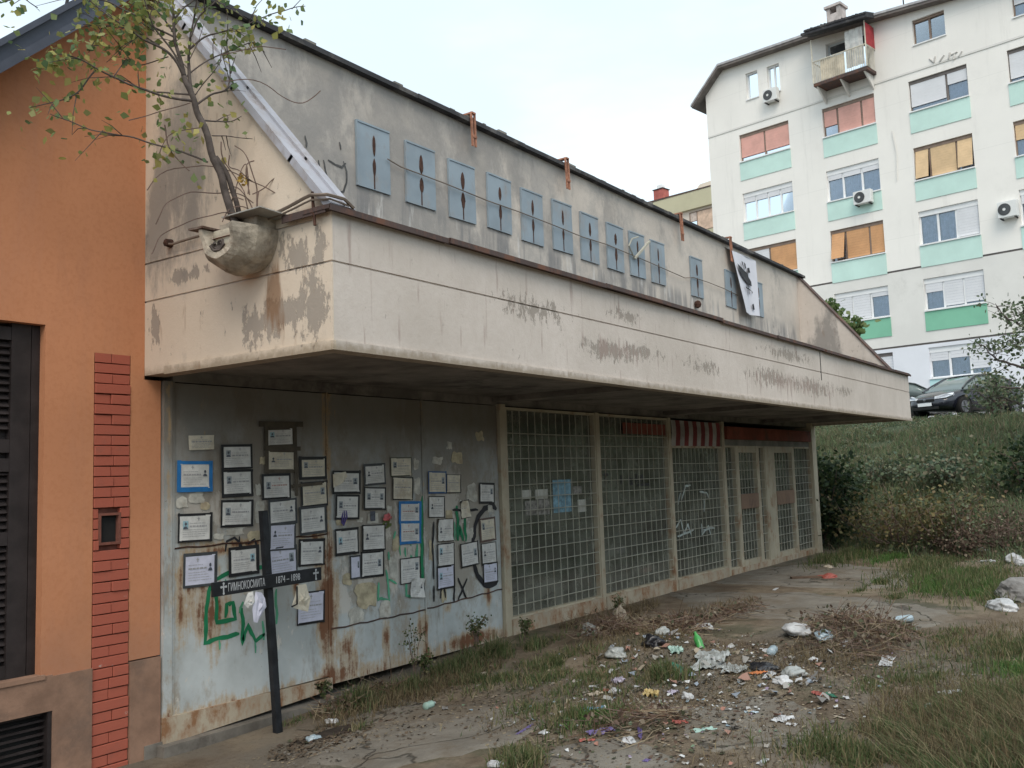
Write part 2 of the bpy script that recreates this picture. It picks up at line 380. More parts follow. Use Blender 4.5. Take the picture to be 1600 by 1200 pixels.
def gpt(px, py):                               # where a sight line meets the terrain
    d = ray(px, py); t = 2.0; p = CO + d*t
    while t < 90:
        q = CO + d*(t+.12)
        if q.z < gz(q.x, q.y):
            a, b = t, t+.12
            for _ in range(8):
                m_ = (a+b)/2; q = CO + d*m_
                if q.z < gz(q.x, q.y): b = m_
                else: a = m_
            p = CO + d*b; return Vector((p.x, p.y, gz(p.x, p.y)))
        t += .12
    return Vector((q.x, q.y, gz(q.x, q.y)))
def m_ground():
    s = Mt('littered_dirt_ground', .97)
    c = s.mix(s.mr(s.noise(1.1, 8, .7), .36, .64), (.105, .076, .051), (.225, .182, .130))
    c = s.mix(s.mr(s.noise(.45, 5, .6, off=(3, 2, 0)), .45, .6), c, (.155, .135, .108))
    sp = s.mr(s.noise(22, 6, .75), .5, .75)
    c = s.mix(s.m('MULTIPLY', sp, .55), c, (.05, .04, .03))
    c = s.mix(s.mr(s.noise(45, 3, .7, off=(3, 3, 3)), .66, .76, 0, .6), c, (.26, .24, .20))
    gr = s.mr(s.noise(.8, 8, .7, off=(9, 1, 0)), .52, .62)
    c = s.mix(s.m('MULTIPLY', gr, .6), c, (.045, .052, .026))
    x = s.xyz(); c = s.mix(s.mr(x[2], .25, .8), c, (.055, .07, .038))
    c = s.mix(s.mr(s.m('ADD', s.m('MULTIPLY', x[1], -.17), x[0]), 33.6, 34.6), c, (.23, .22, .21))
    s.color(c); s.bump(s.m('ADD', s.noise(9, 9, .8), s.m('MULTIPLY', s.noise(60, 3), .3)), .9, .03)
    return s.mat
M['ground'] = m_ground()
xs = np.unique(np.concatenate([np.linspace(-600, -6, 14), np.arange(-6, 1, .6), np.arange(1, 24, .11), np.arange(24, 48, .4), np.linspace(48, 120, 12), np.linspace(120, 900, 10)]))
ys = np.unique(np.concatenate([np.linspace(-700, -20, 14), np.arange(-20, -4, .8), np.arange(-4, 8, .11), np.arange(8, 40, .8), np.linspace(40, 120, 10), np.linspace(120, 900, 10)]))
V = np.array([(x, y, gz(x, y)) for y in ys for x in xs]); nx = len(xs); ny = len(ys)
i = np.arange(nx-1)[None, :]; j = np.arange(ny-1)[:, None]; k = j*nx+i
F = np.stack([k, k+1, k+nx+1, k+nx], -1).reshape(-1, 4)
struct(fast_mesh('ground', V, F, M['ground'], smooth=True))

# worn concrete slabs of the old forecourt, sunk in the dirt
s = Mt('worn_forecourt_concrete', .95); c = s.mix(s.mr(s.noise(2.2, 7, .7), .3, .7), (.145, .13, .108), (.23, .21, .178))
c = s.mix(s.mr(s.noise(1.1, 8, .72, off=(3, 7, 1)), .46, .62, 0, .85), c, (.145, .116, .084)); c = s.mix(s.mr(s.noise(40, 4, .7), .55, .75, 0, .6), c, (.07, .06, .048))
vv = s.nd('ShaderNodeTexNoise'); vv.inputs['Scale'].default_value = 2.5; vv.inputs['Detail'].default_value = 5; s.ln(s.pos(), vv.inputs['Vector']); va = s.nd('ShaderNodeVectorMath'); va.operation = 'MULTIPLY_ADD'; s.ln(vv.outputs['Color'], va.inputs[0]); va.inputs[1].default_value = (.55, .55, .55); s.ln(s.pos(), va.inputs[2])
ck = s.mr(s.vor(.75, va.outputs[0], 'DISTANCE_TO_EDGE'), .0, .018, 1, 0); c = s.mix(s.m('MULTIPLY', ck, .8), c, (.035, .03, .022))
s.color(c); s.bump(s.m('SUBTRACT', s.noise(25, 9, .8), ck), .8, .02); M['slab'] = s.mat
def slab(pxs, lift=.007):
    pts = [gpt(*q) for q in pxs]; c = sum(pts, Vector())/len(pts); out = []
    for a, b in zip(pts, pts[1:]+pts[:1]):
        L = (b-a).length; n = max(2, int(L/.07))
        for q in range(n):
            p = a.lerp(b, q/n); t_ = (b-a).normalized(); nrm = Vector((t_.y, -t_.x, 0))
            out.append(p + nrm*(mnoise.noise(p*2.3)*.10 + mnoise.noise(p*9)*.05 + mnoise.noise(p*25)*.02))
    n = len(out); vs = []; R_ = (1, .97, .85, .7, .5, .3, .12)
    for f_ in R_: vs += [Vector((c.x+(p.x-c.x)*f_, c.y+(p.y-c.y)*f_, 0)) for p in out]
    vs.append(Vector((c.x, c.y, 0)))
    vs = [Vector((v.x, v.y, gz(v.x, v.y) + (lift if k >= n else -.01))) for k, v in enumerate(vs)]
    fs = [(r*n+a, r*n+(a+1) % n, (r+1)*n+(a+1) % n, (r+1)*n+a) for r in range(len(R_)-1) for a in range(n)] + [((len(R_)-1)*n+a, (len(R_)-1)*n+(a+1) % n, len(R_)*n) for a in range(n)]
    mb = MB(); mb.add(vs, fs); return struct(mb.build('concrete_slab', M['slab'], smooth=True))
slab([(470, 1140), (620, 1095), (800, 1098), (860, 1130), (800, 1165), (620, 1200), (480, 1195)])
slab([(860, 1165), (1010, 1155), (1060, 1185), (1080, 1290), (800, 1290)])
slab([(1040, 925), (1250, 925), (1440, 945), (1500, 965), (1380, 985), (1250, 970), (1100, 962)])
slab([(1150, 893), (1300, 878), (1420, 895), (1460, 915), (1330, 922), (1120, 912)])
slab([(1040, 1105), (1190, 1085), (1290, 1110), (1280, 1160), (1100, 1175)])

# ================================================================== the shop
SH = thing('abandoned_shop', 'long derelict single-storey shop with deep cream concrete canopy, rusty steel doors and barred windows', 'shop', (X0, WY, 0))
g = .007
mb = MB()                                      # canopy: front, side, groove lines kept as real recesses
def band(mb, y0, y1, z0, z1):
    pass
zg = 3.245                                     # lower groove
mb.box(X0, X1, FY, FY+.18, ZS, zg-g); mb.box(X0, X1, FY, FY+.18, zg+g, ZT)
mb.box(X0+.012, X1-.012, FY+.012, FY+.17, zg-g, zg+g)
mb.box(X0, X0+.18, FY+.18, WY, ZS, zg-g); mb.box(X0, X0+.18, FY+.18, WY, zg+g, 3.545-g); mb.box(X0+.012, X0+.17, FY+.17, WY, zg-g, zg+g)
mb.box(X0+.012, X0+.17, FY+.18, WY, 3.545-g, 3.545+g); mb.box(X0, X0+.18, FY+.18, WY, 3.545+g, ZT)
mb.box(X1-.18, X1, FY+.18, WY, ZS, ZT)
mb.build('canopy_fascia', M['fascia'], SH)
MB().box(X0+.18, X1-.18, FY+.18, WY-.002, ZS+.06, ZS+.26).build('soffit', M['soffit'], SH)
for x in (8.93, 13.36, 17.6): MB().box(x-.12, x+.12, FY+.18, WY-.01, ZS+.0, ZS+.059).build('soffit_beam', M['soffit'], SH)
mb = MB(); p = onY(1282, 570, FY)              # joint crack on the front at the right
mb.box(p.x-.012, p.x+.012, FY-.004, FY+.01, 3.12, ZT-.02); mb.build('joint_crack', M['dark'], SH)
# drip edge round the canopy foot
mb = MB(); mb.box(X0-.015, X1+.01, FY-.018, FY, ZS-.012, ZS+.05); mb.box(X0-.018, X0, FY, WY-.27, ZS-.012, ZS+.05); mb.build('drip_edge', M['fascia'], SH)
# rusted flashing strips along the canopy top: uneven pieces
mb = MB(); x = X0-.06
while x < X1+.05:
    L = random.uniform(.9, 1.9); e = min(x+L, X1+.06); dz = random.uniform(-.006, .01); dy = random.uniform(-.01, .012)
    mb.fbox((x, FY-.055+dy, ZT+.002+dz), Vector((1, 0, random.uniform(-.006, .006))), Vector((0, 1, 0)), Vector((0, 0, 1)), 0, e-x-.006, 0, .26, 0, .028)
    mb.box(x, e-.006, FY-.06+dy, FY-.05+dy, ZT-.012+dz, ZT+.028+dz)
    x = e
build_each(mb, 'roof_flashing', M['flash'], SH)
mb = MB(); mb.box(X0-.05, X0+.2, FY+.2, 4.85, ZT+.004, ZT+.03); mb.box(X0-.055, X0-.045, FY, 4.85, ZT-.02, ZT+.03); mb.build('roof_flashing', M['flash'], SH)
# upper wall with real openings behind the steel shutters is solid; wall slab + fins
MB().box(X0+.15, X1-.01, WY, WY+.25, ZS+.265, ZR).build('upper_wall', M['upper'], SH)
for xa, xb in ((X0, X0+.149), (X1-.25, X1)):
    q = [(xa, FY+.2, ZT+.001), (xa, WY+.25, ZT+.001), (xa, WY+.25, ZR), (xa, WY, ZR)]
    if xa == X0: q = [(xa, FY+.02, ZT+.001), (xa, WY+.25, ZT+.001), (xa, WY+.25, ZR+.05), (xa, WY, ZR)]
    MB().prism(q, (xb-xa, 0, 0)).build('gable_fin', M['fascia'], SH)
# metal capping down the left fin, in lapped sheets
dirv = Vector((0, FY+.02-WY, ZT-ZR)); Lc = dirv.length; dirv.normalize(); nn = Vector((0, dirv.z, -dirv.y)); nn = nn if nn.z > 0 else -nn
t = 0
O = Vector((X0, WY, ZR))
for k, L in enumerate((.8, .85, .9, .7)):
    a = t; b = min(t+L, Lc-.02); t = b
    mb = MB(); ti = random.uniform(-.012, .012)
    ax = (dirv + nn*.012).normalized()
    mb.fbox(O+nn*.02, Vector((1, ti, 0)), ax, nn, -.04, .185, a, b+.03, 0, .012)
    mb.fbox(O+nn*.02, Vector((1, ti, 0)), ax, nn, .07, .082, a, b+.03, .012, .03)
    mb.fbox(O+nn*.02, Vector((1, ti, 0)), ax, nn, -.046, -.037, a, b+.03, -.04, .012)
    mb.build('verge_capping', M['cap'], SH)
mb = MB(); mb.fbox(Vector((X1-.27, FY+.2, ZT))+nn*.0, Vector((1, 0, 0)), (Vector((0, WY-FY-.2, ZR-ZT))).normalized(), nn, 0, .30, -.02, 3.09, 0.004, .03); mb.build('verge_capping', M['flash'], SH)
# dark top edge of the wall
mb = MB(); x = X0+.1
while x < X1:
    e = min(x+random.uniform(1.2, 2.4), X1+.02); d = random.uniform(-.01, .015)
    mb.fbox((x, WY-.09+d, ZR+.002), Vector((1, 0, random.uniform(-.004, .004))), Vector((0, 1, 0)), Vector((0, 0, 1)), 0, e-x, 0, .5, 0, .05)
    x = e
build_each(mb, 'roof_edge', M['ridge'], SH)
mb = MB()
for x in np.arange(5, 20, .31):
    if random.random() < .4: mb.box(x, x+random.uniform(.05, .25), WY-.07, WY+.02, ZR+.055, ZR+.06+random.uniform(.005, .03))
build_each(mb, 'roof_debris', M['grey'], SH)
MB().box(X0+.26, X1-.26, WY+.26, 16, ZR-.3, ZR-.02).build('roof', M['ridge'], SH)
MB().box(X0+.26, X1-.26, FY+.181, WY-.001, ZS+.262, ZT-.12).build('canopy_roof', M['ridge'], SH)
# body walls behind
mb = MB(); mb.box(X0+.02, X0+.24, WY+.26, 16, 0, ZR-.31); mb.box(X1-.24, X1-.02, WY+.26, 16, 0, ZR-.31); mb.box(X0+.02, X1-.02, 16, 16.2, -.2, ZR-.02); build_each(mb, 'outer_wall', M['fascia'], SH)
# orange rusty straps over the roof edge
for (a, b, c) in ((729, 188, 232), (877, 265, 298), (1057, 350, 378), (1135, 383, 410)):
    x = onY(a, c).x; zb = onY(a, c).z
    mb = MB()
    for q in (-.035, .02): mb.fbox((x+q, WY-.12, zb), Vector((1, 0, 0)), Vector((0, 1, 0)), Vector((.02*(q > 0), .03, 1)), 0, .025, 0, .02, 0, ZR+.12-zb)
    mb.box(x-.035, x+.045, WY-.125, WY-.119, zb+.1, zb+.13); mb.box(x-.03, x+.04, WY-.12, WY+.05, ZR+.10, ZR+.12)
    build_each(mb, 'roof_strap', M['strap'], SH)
# black doodle left of the first shutter
def doodle():
    strokes('graffiti', [[(497, 250), (500, 270), (505, 285), (513, 296), (524, 302), (536, 300), (541, 286), (541, 268), (536, 252)], [(505, 250), (510, 275), (520, 295)], [(512, 250), (524, 258), (534, 262), (540, 255)], [(530, 222), (532, 234)], [(457, 216), (463, 222)], [(476, 212), (479, 224), (478, 231)], [(468, 229), (476, 232)]], M['doodle'], .022, WY-.004)
# steel shutters with rusty slots
for k, xc in enumerate((6.888, 7.621, 8.346, 9.072, 9.776, 10.495, 11.2, 11.93, 12.612, 13.305, 14.757, 16.24, 17.62)):
    w_, h_ = .238, .33; zc = 5.065 + random.uniform(-.012, .012); ti = random.uniform(-.02, .02)
    mb = MB(); O = Vector((xc, WY-.022, zc)); ax = Vector((1, 0, ti)); az = Vector((-ti, 0, 1))
    mb.fbox(O, ax, Vector((0, 1, 0)), az, -w_, w_, 0, .02, -h_, h_)
    mb.fbox(O, ax, Vector((0, 1, 0)), az, -w_-.012, -w_+.008, -.006, .02, -h_, h_+.012)
    mb.fbox(O, ax, Vector((0, 1, 0)), az, -w_, w_, -.008, .02, h_-.006, h_+.014)
    sh = mb.build('window_shutter', M['plate'], SH)
    sk = random.uniform(.6, 1.15)
    for zz in (-.02, .02):
        up = zz > 0; c = .13 if up else -.10; pts = []
        hh = .10 + random.uniform(-.015, .01)
        for q in range(9):
            f_ = q/8; ww = .026*math.sin(math.pi*f_)**.7*(1 + .3*random.random()); pts.append((f_, ww*sk))
        O2 = O + Vector((.0, -.006, c)); mb2 = MB()
        left = [O2+ax*(-ww)+az*((f_-.5)*2*hh) for f_, ww in pts]; right = [O2+ax*ww+az*((f_-.5)*2*hh) for f_, ww in pts][1:-1][::-1]
        mb2.prism(left+right, (0, .008, 0)); mb2.build('slot', M['slot'], sh)
    mb2 = MB(); mb2.fbox(O+Vector((0, -.005, -.2)), ax, Vector((0, 1, 0)), az, -.008, .006, 0, .006, -.12, .02); mb2.build('rust_run', M['slot'], sh)
# cable pinned along the shutters
pts = [onY(a, b)+Vector((0, -.05+.012*math.sin(i*2.1), 0)) for i, (a, b) in enumerate([(600, 250), (622, 262), (688, 288), (757, 315), (810, 333), (856, 352), (905, 371), (945, 383), (1012, 412), (1066, 435), (1080, 434), (1102, 442), (1126, 451), (1150, 462)])]
MB().tube(pts, .007, 5).build('cable', M['cable'], SH)
mb = MB(); p = onY(987, 405)+Vector((0, -.05, 0)); q = onY(1000, 380)+Vector((0, -.16, 0)); r_ = onY(978, 375)+Vector((0, -.1, 0)); mb.tube([p, q], .022, 5); mb.tube([p, onY(975, 385)+Vector((0,-.08,0)), r_, onY(988, 372)+Vector((0, -.1, 0))], .012, 5); build_each(mb, 'bracket', M['bar'], SH)
p = onY(1086, 476); MB().lathe([(0, -.07), (.045, -.05), (.06, 0), (.045, .05), (0, .07)], (p.x, WY-.05, p.z), (0, 0, 1), 10).build('insulator', M['slot'], SH)
MB().lathe([(0, -.05), (.035, -.03), (.035, .04), (0, .06)], (X0-.0+19.9, FY-.02, ZT+.1), (0, 0, 1), 8)
# three steel doors
DX = [(4.56, 6.175), (6.205, 7.525), (7.555, 8.875)]
seams = [1.33, .472, .48]
for k, (a, b) in enumerate(DX):
    zb = .06 if k == 0 else -.02
    mb = MB(); mb.box(a, b, WY-.01, WY+.04, zb, ZS-.04)
    if k == 0: mb.box(a, b, WY-.014, WY-.01, zb, seams[0])
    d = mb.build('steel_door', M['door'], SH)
    mb = MB(); 
    zz = seams[k]
    pts = [Vector((a + (b-a)*q/14, WY-.016, zz + .006*math.sin(q*1.9+k) + (.05*q/14 if k == 2 else 0))) for q in range(15)]
    mb.tube(pts, .007, 4); mb.build('weld_seam', M['slot'] if k == 0 else M['flash'], d)
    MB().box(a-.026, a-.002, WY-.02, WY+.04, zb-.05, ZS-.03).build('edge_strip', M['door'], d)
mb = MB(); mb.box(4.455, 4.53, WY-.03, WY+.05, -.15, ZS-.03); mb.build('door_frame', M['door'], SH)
MB().box(8.885, 9.0, WY-.05, WY+.08, -.12, ZS-.02).build('door_frame', M['post'], SH)
mb = MB()                                       # rusty foot rail below the first door
mb.prism([(4.45, WY-.035, -.13), (6.2, WY-.035, -.06), (6.2, WY-.035, .045), (4.45, WY-.035, .07)], (0, .08, 0)); mb.build('door_sill', M['sill'], SH)
mb = MB(); mb.box(4.40, 9.0, WY-.12, WY+.2, -.5, -.12); mb.build('foundation', M['plinth'], SH)
mb = MB(); mb.box(9.001, X1, WY-.2, WY+.2, -.3, -.035); mb.box(9.0, X1+.05, WY-.2, WY-.06, -.3, -.036); mb.build('foundation', M['plinth'], SH)
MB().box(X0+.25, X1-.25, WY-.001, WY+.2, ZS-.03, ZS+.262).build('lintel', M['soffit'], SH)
# graffiti ribbons on the doors (paint, 1.5 mm proud of the steel)
M['green'] = simple('green_spray', (.015, .19, .085), .6, var=.3)
M['green2'] = simple('faded_green_spray', (.10, .36, .22), .6, var=.3)
M['black'] = simple('black_spray', (.022, .022, .026), .6, var=.4)
M['whites'] = simple('white_spray', (.50, .56, .55), .7, var=.3)
def strokes(name, L, mat, wdt, y=WY-.0165, par=None):
    for i, st in enumerate(L):
        mb = MB(); P = [onY(a, b) for a, b in st]; Q = []
        for a, b in zip(P, P[1:]):
            n = max(2, int((b-a).length/.04))
            Q += [a.lerp(b, q/n) for q in range(n)]
        Q.append(P[-1])
        for q in range(1, len(Q)-1): Q[q] = Q[q] + Vector((mnoise.noise(Q[q]*9), 0, mnoise.noise(Q[q]*9+Vector((5, 5, 5)))))*wdt*.5
        L_ = []; R_ = []
        for q in range(len(Q)):
            t = Q[min(q+1, len(Q)-1)] - Q[max(q-1, 0)]; t.y = 0; t.normalize(); nrm = Vector((-t.z, 0, t.x)); ww = wdt*.5*(1+.35*mnoise.noise(Q[q]*20))
            if q in (0, len(Q)-1): ww *= .55
            L_.append(Q[q]+nrm*ww); R_.append(Q[q]-nrm*ww)
        yy = y - i*.0004
        for q in range(len(Q)-1):
            mb.quad(*[(v.x, yy, v.z) for v in (L_[q], L_[q+1], R_[q+1], R_[q])])
        mb.build(name, mat, par or SH)
strokes('graffiti', [[(329, 905), (320, 950), (319, 1003), (345, 995), (372, 990)], [(337, 925), (338, 972), (366, 968), (363, 940), (352, 943), (350, 965)], [(376, 950), (378, 1006), (385, 975), (397, 1003), (412, 990)], [(330, 905), (360, 892), (420, 884)]], M['green'], .035)
strokes('graffiti', [[(430, 920), (430, 975)], [(378, 940), (372, 958)], [(408, 970), (410, 1000)]], M['green2'], .03)
strokes('graffiti', [[(590, 910), (588, 935), (606, 937), (603, 900), (601, 890)], [(596, 933), (588, 938)], [(634, 905), (633, 930), (642, 933)], [(605, 862), (606, 875)], [(616, 830), (613, 842)]], M['green2'], .03)
strokes('graffiti', [[(659, 775), (657, 820), (658, 908)], [(712, 790), (714, 845)], [(725, 800), (726, 846)], [(713, 842), (718, 822), (722, 845)]], M['green'], .045)
strokes('graffiti', [[(640, 850), (641, 880)], [(650, 850), (650, 872)], [(631, 855), (632, 870)], [(649, 930), (640, 905)]], M['green2'], .03)
strokes('graffiti', [[(636, 795), (637, 850)], [(648, 860), (647, 900)], [(622, 848), (624, 868)], [(606, 905), (618, 912)], [(708, 815), (709, 845)], [(690, 880), (684, 900)], [(340, 1000), (341, 1015)], [(396, 1003), (397, 1020)], [(350, 905), (352, 925)], [(420, 905), (424, 960), (421, 985)]], M['green2'], .022)
strokes('graffiti', [[(774, 796), (766, 791), (756, 794), (746, 808), (740, 830), (737, 850), (738, 880), (745, 900), (756, 914), (768, 913), (776, 906)]], M['black'], .06)
strokes('graffiti', [[(714, 903), (721, 920), (727, 935)], [(728, 904), (720, 922), (714, 938)], [(708, 915), (708, 940)], [(688, 918), (686, 935)], [(690, 915), (694, 934)], [(676, 915), (676, 940)], [(676, 815), (674, 850), (676, 905)], [(705, 797), (745, 797)]], M['black'], .028)
strokes('graffiti', [[(350, 862), (353, 845), (365, 840), (374, 848), (378, 862)], [(372, 838), (374, 868)], [(385, 850), (395, 842), (402, 862)]], M['black'], .02)
# plastic rose pinned to the second door is a thing of its own (later)

M['doodle'] = simple('grey_black_spray', (.09, .09, .09), .8, var=.5, scale=12); doodle()
# ---- barred windows
posts = [(11.08, 11.17), (13.29, 13.38), (15.36, 15.47)]
for a, b in posts: MB().box(a, b, WY-.055, WY+.06, -.02, ZS-.04).build('window_post', M['post'], SH)
mbs = MB()
for a, b in ((9.0, 11.08), (11.17, 13.29), (13.38, 15.36)):
    MB().box(a+.002, b-.002, WY-.07, WY+.05, -.035, .17 if a < 13 else .15).build('window_sill', M['sill'], SH)
def bays(a, b, z0, z1, nv, nh, parent=SH, glass=True, y=WY-.03, heavy=.0055):
    fr = MB(); fr.box(a+.001, a+.03, WY-.045, WY+.03, z0, z1); fr.box(b-.03, b-.001, WY-.045, WY+.03, z0, z1); fr.box(a+.03, b-.03, WY-.045, WY+.03, z1-.03, z1); fr.box(a+.03, b-.03, WY-.045, WY+.03, z0, z0+.025)
    wg = fr.build('barred_window', M['post'], parent)
    if glass: MB().box(a+.03, b-.03, WY+.02, WY+.026, z0+.025, z1-.03).build('pane', M['glass'], wg)
    for q in range(1, nv):
        x = a + (b-a)*q/nv + random.uniform(-.012, .012); l = random.uniform(-.012, .012)
        MB().tube([(x, y, z0), (x+l, y, (z0+z1)/2), (x+l*.4, y, z1)], heavy, 4).build('grille_bar', M['bar'], wg)
    for q in range(1, nh):
        z = z0 + (z1-z0)*.94*q/nh + random.uniform(-.008, .008); l = random.uniform(-.01, .01)
        MB().tube([(a, y-.010, z), ((a+b)/2, y-.010, z+l), (b, y-.010, z+l*.6)], heavy, 4).build('grille_bar', M['bar'], wg)
    return wg
bays(9.0, 11.08, .17, ZS-.05, 13, 15)
bays(11.17, 13.29, .17, ZS-.05, 13, 15)
w3 = bays(13.38, 15.36, .15, 2.2, 13, 13)
# doors with side lights at the far end
SILL2 = MB().box(15.47, 20.05, WY-.06, WY+.06, -.034, .10).build('window_sill', M['sill'], SH)
def doorleaf(a, b, kick):
    fr = MB(); t = .13
    for p0, p1 in ((a, a+t), (b-t, b)): fr.box(p0, p1, WY-.05, WY+.02, .10, 2.22)
    fr.box(a+t, b-t, WY-.045, WY+.02, 2.10, 2.22); fr.box(a+t, b-t, WY-.045, WY+.02, .10, .2)
    d = fr.build('shop_door', M['post'], SH)
    MB().box(a+t, b-t, WY-.06, WY+.01, 1.10, 1.36).build('kick_board', M['orangeboard'], d)
    MB().box(a+t, b-t, WY+.022, WY+.028, .2, 2.1).build('pane', M['glass'], d)
    for q in range(1, 12): z = .2+1.9*q/12; MB().tube([(a+t, WY-.036, z), (b-t, WY-.036, z)], .005, 4).build('grille_bar', M['bar'], d)
    for q in range(1, 6):
        x = a+t + (b-a-2*t)*q/6; MB().tube([(x, WY-.03, .2), (x, WY-.03, 2.1)], .007, 4).build('grille_bar', M['bar'], d)
    return d
DA = doorleaf(15.95, 17.05, 1); DB = doorleaf(17.75, 19.0, 1)
bays(15.47, 15.95, .10, 2.22, 3, 13); bays(17.05, 17.35, .10, 2.22, 2, 12); bays(19.0, 20.05, .10, 2.22, 6, 13)
MB().box(17.351, 17.749, WY-.055, WY+.05, .10, 2.22).build('window_post', M['post'], SH)
MB().box(15.50, 20.05, WY-.03, WY+.03, 2.221, 2.33).build('transom', M['grey'], SH)
MB().box(15.52, 20.03, WY-.09, WY+.02, 2.332, 2.55).build('sign_board', M['redboard'], SH)
MB().box(11.9, 13.25, WY-.025, WY-.02, 2.36, 2.52).build('sign_board', M['redboard'], SH)
# end column
mb = MB(); mb.box(20.05, X1+.0, WY-.10, WY+.24, -.05, ZS+.059); mb.build('end_column', M['column'], SH)
# striped valance
M['red'] = simple('faded_red_cloth', (.20, .045, .045), .9, var=.3); M['cloth'] = simple('faded_white_cloth', (.36, .34, .32), .9, var=.3)
n = 12; a, b = 13.41, 15.30
for q in range(n):
    x0 = a+(b-a)*q/n; x1 = a+(b-a)*(q+1)/n; mb = MB()
    for r0 in range(4):
        za = 2.60-.105*r0; zb2 = za-.105; ya = WY-.045-.012*math.sin(r0*1.1); yb = WY-.045-.012*math.sin((r0+1)*1.1)
        mb.quad((x0, ya, za), (x1-.001, ya, za), (x1-.001, yb, zb2), (x0, yb, zb2))
    mb.build('valance_stripe', M['red'] if q % 2 else M['cloth'], w3)
# room behind the glass
mb = MB(); mb.box(9.0, X1-.26, WY+.30, 13, -.05, .02); mb.build('room_floor', M['interior'], SH)
mb = MB(); mb.box(9.0, X1-.26, 12.8, 13, .021, ZS); mb.box(8.88, 8.999, WY+.05, 13, .0, ZS); mb.box(X1-.38, X1-.262, WY+.26, 12.79, .021, ZS); build_each(mb, 'room_wall', M['interior'], SH)
MB().box(9.0, X1-.38, WY+.2, 12.79, ZS+.001, ZS+.1).build('room_ceiling', M['soffit'], SH)
MB().box(8.89, X1-.26, WY+.26, WY+.5, ZS+.11, 5.5).build('inner_wall', M['soffit'], SH)
# things left in the room
M['wood'] = simple('old_shop_wood', (.13, .085, .05), .8, var=.4)
for x0, x1, y0, y1, h in ((9.6, 11.6, 8.6, 9.1, .95), (12.0, 14.4, 9.2, 9.7, 1.0), (16, 18, 10, 10.5, 1.6)):
    t = thing('counter', {9.6: 'low wooden shop counter behind the first barred window', 12.0: 'longer wooden counter behind the second barred window', 16: 'tall wooden cabinet inside behind the far shop doors'}[x0], 'counter' if h < 1.5 else 'cabinet', (x0, y0, .02))
    mb = MB(); mb.box(x0+.03, x1-.03, y0+.03, y1, .02, h-.045); mb.build('carcass', M['wood'], t)
    MB().box(x0, x1, y0, y1, h-.044, h).build('top', M['grey'], t)
# papers and scribble on the glass
M['paperdull'] = simple('dull_paper', (.50, .50, .46), .9, var=.25, scale=14)
M['posterblue'] = simple('blue_grey_poster', (.22, .38, .48), .8, var=.5, scale=12)
M['posterink'] = simple('grey_poster_picture', (.26, .25, .23), .9, var=.6, scale=16)
def paper_on_glass(px0, py0, px1, py1, mat, label):
    a = onY(px0, py0); b = onY(px1, py1); mb = MB()
    n = 5
    for q in range(n):
        xa = a.x+(b.x-a.x)*q/n; xb = a.x+(b.x-a.x)*(q+1)/n; ya = WY+.016-.003*math.sin(q*2.); yb = WY+.016-.003*math.sin((q+1)*2.)
        mb.quad((xa, ya, b.z), (xb, yb, b.z), (xb, yb, a.z), (xa, ya, a.z))
    o = mb.build('paper_sheet', mat); tag(o, label, 'paper sheet', 'paper sheets stuck inside the first barred window'); return o
paper_on_glass(817, 766, 832, 779, M['paperdull'], 'blank pale paper strip leftmost on the glass of the first barred window')
paper_on_glass(838, 765, 858, 779, M['paperdull'], 'pale paper strip above the grey picture sheet on the barred window glass')
paper_on_glass(822, 783, 842, 804, M['posterink'], 'left one of two grey picture sheets on the first barred window')
paper_on_glass(842.5, 781, 861, 803, M['posterink'], 'right one of two grey picture sheets on the first barred window')
paper_on_glass(865, 750, 895, 799, M['posterblue'], 'tall blue and white poster in the middle of the first barred window')
paper_on_glass(897, 760, 911, 771, M['posterink'], 'small grey paper right of the blue poster on the window glass')
paper_on_glass(904, 781, 918, 799, M['paperdull'], 'pale square paper rightmost on the first barred window')
strokes('glass_scribble', [[(1057, 825), (1065, 812), (1070, 835), (1076, 818), (1082, 838)], [(1060, 838), (1085, 828)], [(1097, 818), (1098, 835), (1108, 822), (1112, 836)], [(1100, 828), (1118, 825)], [(1066, 782), (1072, 760), (1080, 758)], [(1094, 768), (1105, 770), (1108, 778)], [(1064, 770), (1060, 790)], [(1101, 780), (1101, 800)]], M['whites'], .03, WY+.012)
strokes('glass_scribble', [[(944, 742), (952, 742)], [(948, 743), (948, 757)], [(972, 742), (972, 757)], [(984, 740), (985, 757), (990, 755), (988, 748), (984, 748)], [(996, 740), (995, 755)], [(1001, 757), (1004, 741), (1008, 757)], [(997, 758), (1016, 757)], [(1016, 757), (1015, 748)]], M['black'], .035, WY+.012)
# ================================================================== orange house
M['orange'] = None
s = Mt('orange_render', .93); c = s.mix(s.mr(s.noise(.8, 5, .6), .3, .7), (.49, .215, .110), (.56, .25, .13)); c = s.mix(s.mr(s.noise(1.2, 8, .7, st=(1, 1, .22), off=(3, 0, 4)), .5, .72, 0, .5), c, (.40, .195, .125)); c = s.mix(s.mr(s.m('ADD', s.xyz()[2], s.m('MULTIPLY', s.noise(4, 5), .7)), .8, 1.5, .55, 0), c, (.33, .17, .11))
c = s.mix(s.mr(s.noise(30, 3, .6), .4, .75, 0, .22), c, (.36, .13, .05)); c = s.mix(s.mr(s.noise(2.5, 7, .7, st=(1, 1, .3)), .60, .75, 0, .35), c, (.30, .13, .07))
s.color(c); s.bump(s.noise(70, 4, .7), .35, .004); M['orange'] = s.mat
M['brownplinth'] = simple('brown_pink_plinth_render', (.27, .165, .115), .95, var=.25, scale=4, dirt=(.16, .11, .085), bump=.35)
M['redbrick'] = None
